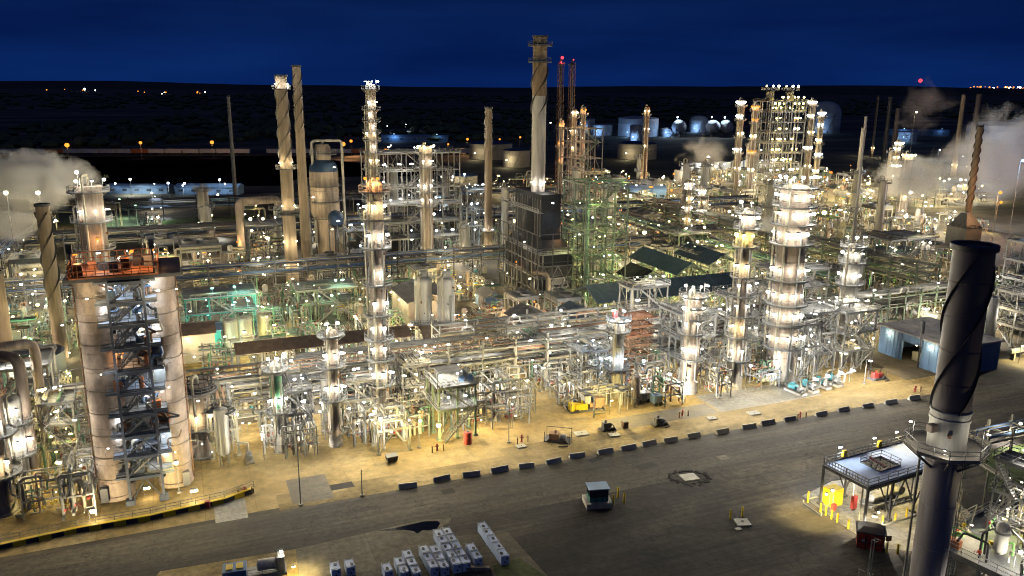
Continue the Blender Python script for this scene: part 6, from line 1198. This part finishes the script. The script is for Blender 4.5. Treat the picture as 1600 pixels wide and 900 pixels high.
for k_, (key, x, y, s_) in enumerate((('mani1', 6.5, 11, .75), ('skid1', 11, 3, .8), ('mani3', 16.5, 8, .75), ('mani0', 16, 12.5, .8), ('skid3', 20, 9.5, .8), ('mani2', 21, 2.5, .7), ('loop0', 9, 12.5, .7), ('hx2', 12, 6.0, .7))):
    o = place(key, on_deck(x, y), rz2 + (k_ % 2) * PI / 2, KIND[key[:-1]][2][max(0, min(2, int(key[-1]) - (key[0] == 'h')))], KIND[key[:-1]][1], 'equipment on the raised corner deck', sc_=s_)
o = thing('filter_vessel', 'white upright filter pot on the raised corner deck', 'vessel', on_deck(6, 4.5), rz2); part(o, 'shell', MB().lathe([(.5, 0), (.5, .2), (.75, .3), (.75, 3.4), (.5, 3.8), (.1, 4)], 18), 'shell_white'); part(o, 'flange', MB().cyl((0, 0, 2.6), .9, .2, 18), 'steel_grey')
o = thing('filter_vessel', 'tall pale pot with a dark hose on the raised corner deck', 'vessel', on_deck(8.5, 8), rz2); part(o, 'shell', MB().lathe([(.4, 0), (.55, .3), (.55, 5.0), (.3, 5.4)], 16), 'shell_tan'); part(o, 'hose', MB().pipe([(.5, 0, 5), (1.6, -.5, 4.6), (7, -2, 4.0), (14, -3, 3.6)], .16), 'black_rubber')
o = thing('tank_skid', 'low horizontal pale drum on the raised corner deck', 'skid', on_deck(15.5, 5.5), rz2); part(o, 'shell', MB().hcyl((-2.2, 0, 1.3), (2.2, 0, 1.3), .9, 16), 'shell_white'); [part(o, 'saddle', MB().box((x, 0, 0), (.3, 1.4, .8)), 'steel_grey') for x in (-1.4, 1.4)]
steel(on_deck(3.6, 11.5, 0), 1, 1, 3.4, 3.0, [4, 8, 12, 16], 'slim stair scaffold clinging to the dark foreground stack', fm='galv', rz=rz2, seed=77, lamps=1, pw=160, lr=.13, w=.16, npipe=4)
pa, pb = G(1512, 712, 9), G(1660, 800, 9)
t = thing('pipe_trestle', 'thin pipe trestle slanting away over the grass behind the dark stack', 'trestle', (pa.x, pa.y, 0), math.atan2(pb.y - pa.y, pb.x - pa.x)); L = (pb - pa).length
for y in (-.35, 0, .35): part(t, 'pipe', MB().tube([(0, y, 9), (L, y, 9)], .12, 8), 'pipe_light')
for k in range(5): part(t, 'post', MB().beam((L * k / 4, 0, 0), (L * k / 4, 0, 9), .2).beam((L * k / 4, -.6, 8.85), (L * k / 4, .6, 8.85), .14), 'steel_cream')
pipe_rack(G(1520, 712), G(1700, 672), 4.5, [3.6], 'blue pipe rack on short cream legs over the grass patch', fm='steel_cream', lamps=2, pw=500, seed=24, pm=('blue_pipe', 'blue_pipe', 'pipe_grey'), step=6)
# white tank cubes in rows
def mk_cube():
    t = proto_root('chemical_tank_box', 1.4); part(t, 'tank_body', MB().box((0, 0, .15), (2.25, 2.3, 2.0)), 'box_white'); b = MB()
    for x in (-1.1, 1.1):
        for y in (-1.12, 1.12): b.box((x, y, 0), (.14, .14, 2.5))
    for y in (-1.12, 1.12): b.beam((-1.1, y, .15), (1.1, y, .15), .1)
    part(t, 'corner_frame', b, 'box_white'); part(t, 'hatch', MB().cyl((.1, .1, 2.15), .42, .12, 12), 'black_rubber'); part(t, 'skid_base', MB().box((0, 0, 0), (2.3, 2.3, .15)), 'steel_dark'); part(t, 'top_rail_frame', MB().rail([(-1.1, -1.1, 2.15), (1.1, -1.1, 2.15), (1.1, 1.1, 2.15), (-1.1, 1.1, 2.15)], .22, .06, 3, True, kick=False), 'tank_white'); part(t, 'side_placard', MB().box((.6, -1.17, 1.3), (.5, .03, .4)), 'steel_grey')
    part(t, 'triangle_mark', MB().add([(-.35, -1.17, .55), (.4, -1.17, .55), (.05, -1.17, 1.05), (-.35, -1.155, .55), (.4, -1.155, .55), (.05, -1.155, 1.05)], [(0, 1, 2), (5, 4, 3), (0, 3, 4, 1), (1, 4, 5, 2), (2, 5, 3, 0)]), 'black_rubber'); return t
proto('cube', mk_cube)
rows = [((789, 883), 5, 'row standing apart, closest to the guard booth'), ((715, 896), 5, 'first long double row'), ((729.5, 893), 5, 'second long double row'), ((747.5, 886), 2, 'short pair beside the double row'), ((679, 901), 3, 'short row of dark topped ones'), ((695.5, 900), 3, 'short row with dirty fronts'), ((652, 909), 3, 'small row by the dirty ones'), ((633, 908), 2, 'pair near the lone one'), ((608, 907), 1, 'lone cube cut by the frame'), ((549, 900), 1, 'cube nearest the dirt bank but one'), ((526, 904), 1, 'cube nearest the dirt bank')]
cang = math.radians(112.3)
for a, n_, lb in rows:
    A = G(*a); dvec = Vector((math.cos(cang), math.sin(cang), 0))
    for k in range(n_):
        P = A + dvec * (k * 1.78 + .85); o = place('cube', P, cang - PI / 2 + rnd.uniform(-.03, .03), 'x', 'tank box', 'white chemical tank boxes'); AUTO.pop(); o.scale = (.47 * rnd.uniform(.96, 1.03), .74, .58 * rnd.uniform(.95, 1.06))
        for c_ in o.children:
            if c_.name.startswith('hatch'): c_.location = (rnd.uniform(-.5, .4), rnd.uniform(-.5, .4), 0)
        o['label'] = 'pale blue tank box, ' + ('' if n_ == 1 else oth[k] + ' from the camera, ') + lb
P = G(743, 891); t = thing('timber_beam', 'long pale timber beam lying before the tank boxes', 'beam', P, .05); part(t, 'beam_body', MB().box((0, 0, 0), (3.6, .5, .5)), 'shell_tan')
# tanker with work light at the bottom edge
P = G(400, 905); t = thing('service_trailer', 'grey service trailer with yellow hatches and a bright work light', 'trailer', P, TH - .1, lm='the service trailer'); part(t, 'trailer_bed', MB().box((0, 0, .7), (7.5, 2.4, .35)), 'galv'); part(t, 'locker', MB().box((-2.4, 0, 1.05), (2.8, 2.2, 1.1)), 'blue_siding')
for x in (-3.0, -1.8): part(t, 'yellow_hatch', MB().box((x, 0, 2.16), (.8, 1.2, .12)), 'yellow_paint')
part(t, 'pump_tank', MB().hcyl((.4, 0, 1.9), (2.4, 0, 1.9), .7, 14), 'shell_white'); part(t, 'control_stand', MB().box((3.1, 0, 1.05), (.9, 1.4, 1.9)), 'shell_white')
for x in (-2.2, 2.0):
    for y in (-1.1, 1.1): part(t, 'wheel', MB().tube([(x, y - .15, .45), (x, y + .15, .45)], .45, 14), 'black_rubber')
part(t, 'railing', MB().rail([(-.9, -1.1, 1.05), (2.6, -1.1, 1.05), (2.6, 1.1, 1.05)], 1.0, .06), 'galv')
lamp(t, (3.2, -.4, 3.6), 'white', 300, .2, 2); lamp(t, (4.6, -1.2, 1.7), 'yellow', 1500, .16, 0)
# yard odds and ends
def hydrant(px, py, label, n=1):
    t = thing('fire_hydrant', label, 'hydrant', G(px, py), TH); b = MB().lathe([(.22, 0), (.22, .1), (.14, .15), (.14, 1.0), (.2, 1.05), (.16, 1.25), (.03, 1.35)], 12); part(t, 'hydrant_body', b, 'red_paint'); part(t, 'side_outlet', MB().tube([(-.35, 0, .8), (.35, 0, .8)], .1, 8), 'red_paint')
    for x, y in ((-1, -.5), (1, -.4)): part(t, 'guard_post', MB().cyl((x, y, 0), .11, 1.15, 8), 'pipe_rust')
hydrant(683, 704, 'red hydrant between rusty guard posts before the two storey platform'); hydrant(815, 690, 'red hydrant beside a pale slab in the open yard'); hydrant(1066, 650, 'hydrant between rusty posts on the patched slab'); hydrant(1250, 653, 'dark hydrant at the barrier row')
hydrant(383, 772, 'hydrant at the end of the striped kerb'); hydrant(1430, 612, 'hydrant at the yard corner near the blue workshop')
t = thing('red_barrel_tank', 'round red tank standing beside the two storey platform', 'tank', G(731, 693), TH, lm='the round red tank'); part(t, 'shell', MB().lathe([(.7, 0), (.72, .1), (.72, 2.0), (.66, 2.15), (.1, 2.25)], 22), 'red_paint'); part(t, 'lid', MB().cyl((0, 0, 2.2), .25, .2, 12), 'steel_grey')
t = thing('waste_skip', 'dark grey skip before the low cream frame', 'skip', G(612, 721), TH + .1); b = MB(); b.box((0, 0, .15), (1.5, 1.2, .9), tap=1.2); part(t, 'skip_body', b, 'steel_dark'); part(t, 'lid', MB().box((0, 0, 1.06), (1.85, 1.5, .08)), 'steel_grey')
t = thing('waste_bin', 'small red waste bin on the yard near the striped kerb', 'bin', G(325, 793), 0); part(t, 'bin_body', MB().box((0, 0, 0), (.7, .6, .9), tap=.8), 'red_paint'); part(t, 'lid', MB().box((0, 0, .91), (.7, .6, .1)), 'red_paint')
def skid(px, py, label, cols, L=4.2, W_=2.0, rz=TH, posts=True, seed=1, mats_=('steel_dark', 'pipe_rust', 'steel_grey')):
    q = random.Random(seed); t = thing('pump_skid', label, 'skid', G(px, py), rz); part(t, 'skid_base', MB().box((0, 0, 0), (L, W_, .3)), 'steel_dark')
    part(t, 'engine_block', MB().box((-L * .15, 0, .3), (L * .35, W_ * .6, 1.1)).cyl((-L * .1, 0, 1.4), .2, .5, 8), cols[0]); part(t, 'pump_casing', MB().tube([(L * .1, 0, .8), (L * .3, 0, .8), (L * .32, 0, .8)], [.5, .5, .2], 12), cols[1]); part(t, 'hose', MB().pipe([(L * .3, 0, .8), (L * .45, 0, .8), (L * .45, -W_, .2), (L * .1, -W_ * 1.1, .12)], .1), 'black_rubber')
    if posts: b = MB(); [b.beam((x, y, .3), (x, y, 1.9), .09) for x in (-L / 2 + .1, L / 2 - .1) for y in (-W_ / 2 + .1, W_ / 2 - .1)]; b.beam((-L / 2, W_ / 2, 1.9), (L / 2, W_ / 2, 1.9), .09); part(t, 'guard_frame', b, 'steel_dark')
    for x in (-L * .3, L * .3): part(t, 'wheel', MB().tube([(x, -W_ / 2 - .1, .35), (x, -W_ / 2 + .1, .35)], .35, 12), 'black_rubber')
    return t
skid(872, 688, 'skid of rusty machinery under a low bar frame in the yard', ('pipe_rust', 'stack_mauve'), 4.6, 2.6, TH - .6)
skid(948, 671, 'compact black motor skid on the dark patched slab', ('steel_dark', 'steel_dark'), 2.6, 1.6, TH, False); skid(1030, 664, 'flat black skid at the road side of the patched slab', ('steel_dark', 'steel_grey'), 2.8, 1.5, TH, False)
t = skid(915, 640, 'brown diesel unit with a drum and rusty box by the bright lane', ('yellow_paint', 'pipe_rust'), 7, 2.6, TH - .1); part(t, 'round_tank', MB().cyl((.2, .6, 1.2), .95, 1.9, 18), 'pipe_alu'); part(t, 'rusty_box', MB().box((2.6, .2, .3), (1.8, 1.9, 2.0)), 'pipe_rust'); part(t, 'yellow_guard', MB().box((-2.9, -.2, .3), (.9, 1.6, 1.4)), 'yellow_paint')
skid(1370, 592, 'red hose reel skid at the corner of the bright unit', ('red_paint', 'red_paint'), 3.6, 1.8, TH)
t = thing('steel_bin', 'small dark bin standing on the patched slab', 'bin', G(976, 668), TH); part(t, 'bin_body', MB().box((0, 0, 0), (.9, .9, 1.2), tap=1.1), 'pipe_rust'); part(t, 'lid', MB().box((0, 0, 1.21), (1.05, 1.05, .06)), 'steel_dark')
for px, py, lb, sx_ in ((814, 698, 'pale slab lying before the yard hydrant', 1.6), (908, 678, 'grey concrete patch slab beside the rusty skid', 2.4), (960, 680, 'crumpled pale tarp slab on the verge', 1.8), (1178, 646, 'square pale slab lid on the gravel verge', 2.2), (1112, 654, 'grey slab beside the hydrant posts', 1.8)):
    t = thing('stone_slab', lb, 'slab', G(px, py), TH + rnd.uniform(-.2, .2)); part(t, 'slab_body', MB().box((0, 0, 0), (sx_, sx_ * .75, .18)), 'concrete_light'); part(t, 'lifting_eye', MB().beam((0, 0, .18), (.2, 0, .3), .06), 'steel_dark')
for px, py, lb, sx_, m_ in ((1003, 628, 'white box van sized unit parked before the scaffold', 3.0, 'shell_white'), (1025, 632, 'blue topped small generator by the scaffold foot', 1.8, 'blue_pale')):
    t = thing('mobile_unit', lb, 'generator', G(px, py), TH); part(t, 'unit_body', MB().box((0, 0, .5), (sx_, 1.7, 1.6)), m_); part(t, 'door', MB().box((0, -.88, .6), (sx_ * .4, .04, 1.2)), 'galv')
    for x in (-sx_ * .3, sx_ * .3): part(t, 'wheel', MB().tube([(x, -.95, .4), (x, -.75, .4)], .4, 12), 'black_rubber')
for px, py, yt, lb in ((470, 790, 640, 'bare tall thin pole in the yard before the green banded column'), (566, 775, 733, 'short bare pole at the road edge of the yard'), (795, 692, 600, 'bare thin pole beside the yard hydrant'), (1360, 900, 840, 'grey pole standing before the loading pad')):
    P = G(px, py); pole(P, HT(P, yt), None, 0, lb)
for px, py, c_, pw in ((400, 655, 'warm', 1500), (470, 672, 'white', 1500), (545, 680, 'warm', 1400), (580, 690, 'white', 1200), (775, 640, 'warm', 1700), (820, 632, 'warm', 1500), (900, 600, 'warm', 1600), (1040, 622, 'white', 1800), (1110, 612, 'warm', 1500), (1165, 608, 'white', 1800), (1240, 596, 'white', 2000), (1312, 588, 'white', 1800), (350, 700, 'yellow', 1300), (30, 740, 'yellow', 1300), (160, 720, 'warm', 900), (648, 650, 'warm', 1500), (372, 690, 'warm', 1500), (655, 700, 'yellow', 1500), (845, 612, 'warm', 1500), (1068, 628, 'white', 1600), (1000, 600, 'cool', 1200), (1205, 600, 'white', 1800), (1350, 600, 'white', 1500), (1330, 578, 'warm', 1200), (280, 770, 'yellow', 900), (100, 770, 'yellow', 1000), (60, 600, 'warm', 900), (1530, 540, 'yellow', 1500), (1345, 520, 'yellow', 1500), (430, 540, 'yellow', 1300), (480, 500, 'lime', 2000), (385, 520, 'white', 900), (720, 410, 'warm', 2200), (700, 415, 'warm', 1800), (1260, 440, 'yellow', 2500), (1290, 400, 'yellow', 2500), (640, 540, 'white', 600), (900, 560, 'white', 900)):
    pole(G(px, py), 5.5, c_, min(4900, pw * 3.0), {'warm': 'warm white', 'yellow': 'yellow', 'white': 'white', 'cool': 'cold white', 'lime': 'greenish'}[c_] + ' floodlight on a short post', .3, grp='short floodlight posts', auto_=True)  # some of these posts are added to brighten the front yard and drums
# ================================================================== STEAM
def steam(name, c, size, dens, seed, col=(.86, .86, .88), scale=.09, thr=.5):
    b = MB(); n, k = 20, 12; prof = [(max(.02, math.sin(PI * i / k)), -math.cos(PI * i / k)) for i in range(k + 1)]; b.lathe(prof, n); o = b.obj(name, []); o.location = c; o.scale = size; o['kind'] = 'stuff'
    ma = bpy.data.materials.new(name); ma.use_nodes = True; t = ma.node_tree; t.nodes.clear(); pv = N(t, 'ShaderNodeVolumePrincipled'); pv.inputs['Color'].default_value = col + (1,); pv.inputs['Anisotropy'].default_value = .2
    tc = N(t, 'ShaderNodeTexCoord'); ge = N(t, 'ShaderNodeNewGeometry'); mp = N(t, 'ShaderNodeMapping'); mp.inputs['Location'].default_value = (seed, seed * 2, 0); t.links.new(ge.outputs['Position'], mp.inputs[0])
    nz = N(t, 'ShaderNodeTexNoise', Scale=scale, Detail=5.0, Roughness=.6, Distortion=.8); t.links.new(mp.outputs[0], nz.inputs['Vector'])
    ln = N(t, 'ShaderNodeVectorMath', operation='LENGTH'); t.links.new(tc.outputs['Object'], ln.inputs[0])
    m1 = N(t, 'ShaderNodeMath', operation='MULTIPLY_ADD'); t.links.new(ln.outputs['Value'], m1.inputs[0]); m1.inputs[1].default_value = -.55; m1.inputs[2].default_value = .36 - thr
    m2 = N(t, 'ShaderNodeMath', operation='ADD'); t.links.new(nz.outputs[0], m2.inputs[0]); t.links.new(m1.outputs[0], m2.inputs[1])
    m3 = N(t, 'ShaderNodeMath', operation='MULTIPLY', use_clamp=False); t.links.new(m2.outputs[0], m3.inputs[0]); m3.inputs[1].default_value = dens * 14
    m4 = N(t, 'ShaderNodeMath', operation='MAXIMUM'); t.links.new(m3.outputs[0], m4.inputs[0]); m4.inputs[1].default_value = 0
    t.links.new(m4.outputs[0], pv.inputs['Density']); o_ = N(t, 'ShaderNodeOutputMaterial'); t.links.new(pv.outputs[0], o_.inputs['Volume']); o.data.materials.append(ma); return o
def at(px, py, d): # a spot seen at a pixel, d metres away along the ground
    v = fwd * F + RT * (px - 800) + UP * (450 - py); return EYE + v * (d / math.hypot(v.x, v.y))
steam('steam', at(50, 285, 300), (26, 13, 11), .20, 3, thr=.40, scale=.10)
steam('steam', at(20, 345, 300), (14, 10, 9), .08, 9, thr=.46, scale=.09)
steam('steam', at(1102, 238, 478), (20, 11, 13), .016, 5, thr=.46, scale=.09)
steam('steam', at(1570, 250, 420), (34, 17, 26), .034, 6, thr=.40, scale=.05)
steam('steam', at(1420, 285, 430), (26, 16, 16), .05, 12, thr=.45, scale=.07)
steam('steam', at(1440, 165, 600), (26, 12, 20), .014, 7, thr=.45, scale=.06, col=(.8, .72, .78))
steam('steam', at(875, 575, 176), (3, 2.4, 3.6), .2, 4, thr=.46, scale=.4); steam('steam', at(1200, 350, 210), (5, 3, 3), .12, 8, thr=.47, scale=.3)
for px, py, d, c_, pw in ((60, 300, 270, 'warm', 30000), (10, 300, 275, 'warm', 16000), (120, 268, 280, 'white', 18000), (1560, 300, 385, 'orange', 26000), (1520, 262, 385, 'cool', 26000), (1595, 250, 385, 'blue', 30000), (1420, 300, 400, 'white', 14000), (1105, 245, 440, 'warm', 16000), (1430, 175, 570, 'warm', 6000), (1560, 315, 330, 'orange', 6000)):
    P = at(px, py, d); t = pole((P.x, P.y, 0), P.z, c_, pw, 'added floodlight mast in the steam', .6, grp='added masts lighting the steam', auto_=True)  # masts added only to light the plumes
# ================================================================== LABELS
ORD = oth[:20] + tuple('twenty ' + w for w in oth[:9]) + ('thirtieth',) + tuple('thirty ' + w for w in oth[:9]) + ('fortieth',) * 60
def describe():
    rows = {}
    for o, look in AUTO:
        P = Vector((o.location.x, o.location.y, 0)); best = None
        for ph, Q in LM:
            dx, dy = P.x - Q.x, P.y - Q.y; d = math.hypot(dx, dy)
            if best is None or d < best[0]: best = (d, ph, dx, dy)
        d, ph, dx, dy = best
        rel = ('behind' if dy > 0 else 'in front of') if abs(dy) > abs(dx) else 'beside'
        if d > 60: rel = 'far ' + rel if rel != 'beside' else 'well away from'
        rows.setdefault((look, rel, ph), []).append((P.y, P.x, o))
    for (look, rel, ph), L in rows.items():
        L.sort(key=lambda a: (a[0], a[1]))
        for i, (_, _, o) in enumerate(L):
            w = ' ' if len(L) == 1 else ', nearest one ' if i == 0 else ', ' + ORD[i] + ' nearest, '
            s = look + w + rel + ' ' + ph
            if len(s.split()) > 16: s = s.replace(' on a thin post', '').replace(' on a short post', '').replace('tangled pale pipe manifold', 'tangled manifold').replace(' with pot and motor', '').replace(' by thin pipes', '')
            o['label'] = s
describe()
for k, (o, used) in PROTO.items():
    if not used:
        def rm(x):
            for c in list(x.children): rm(c)
            bpy.data.objects.remove(x)
        rm(o)
for o in list(C.objects):
    if 'rad' in o: del o['rad']
print('LIGHTS', NL[0], 'OBJECTS', len(C.objects))
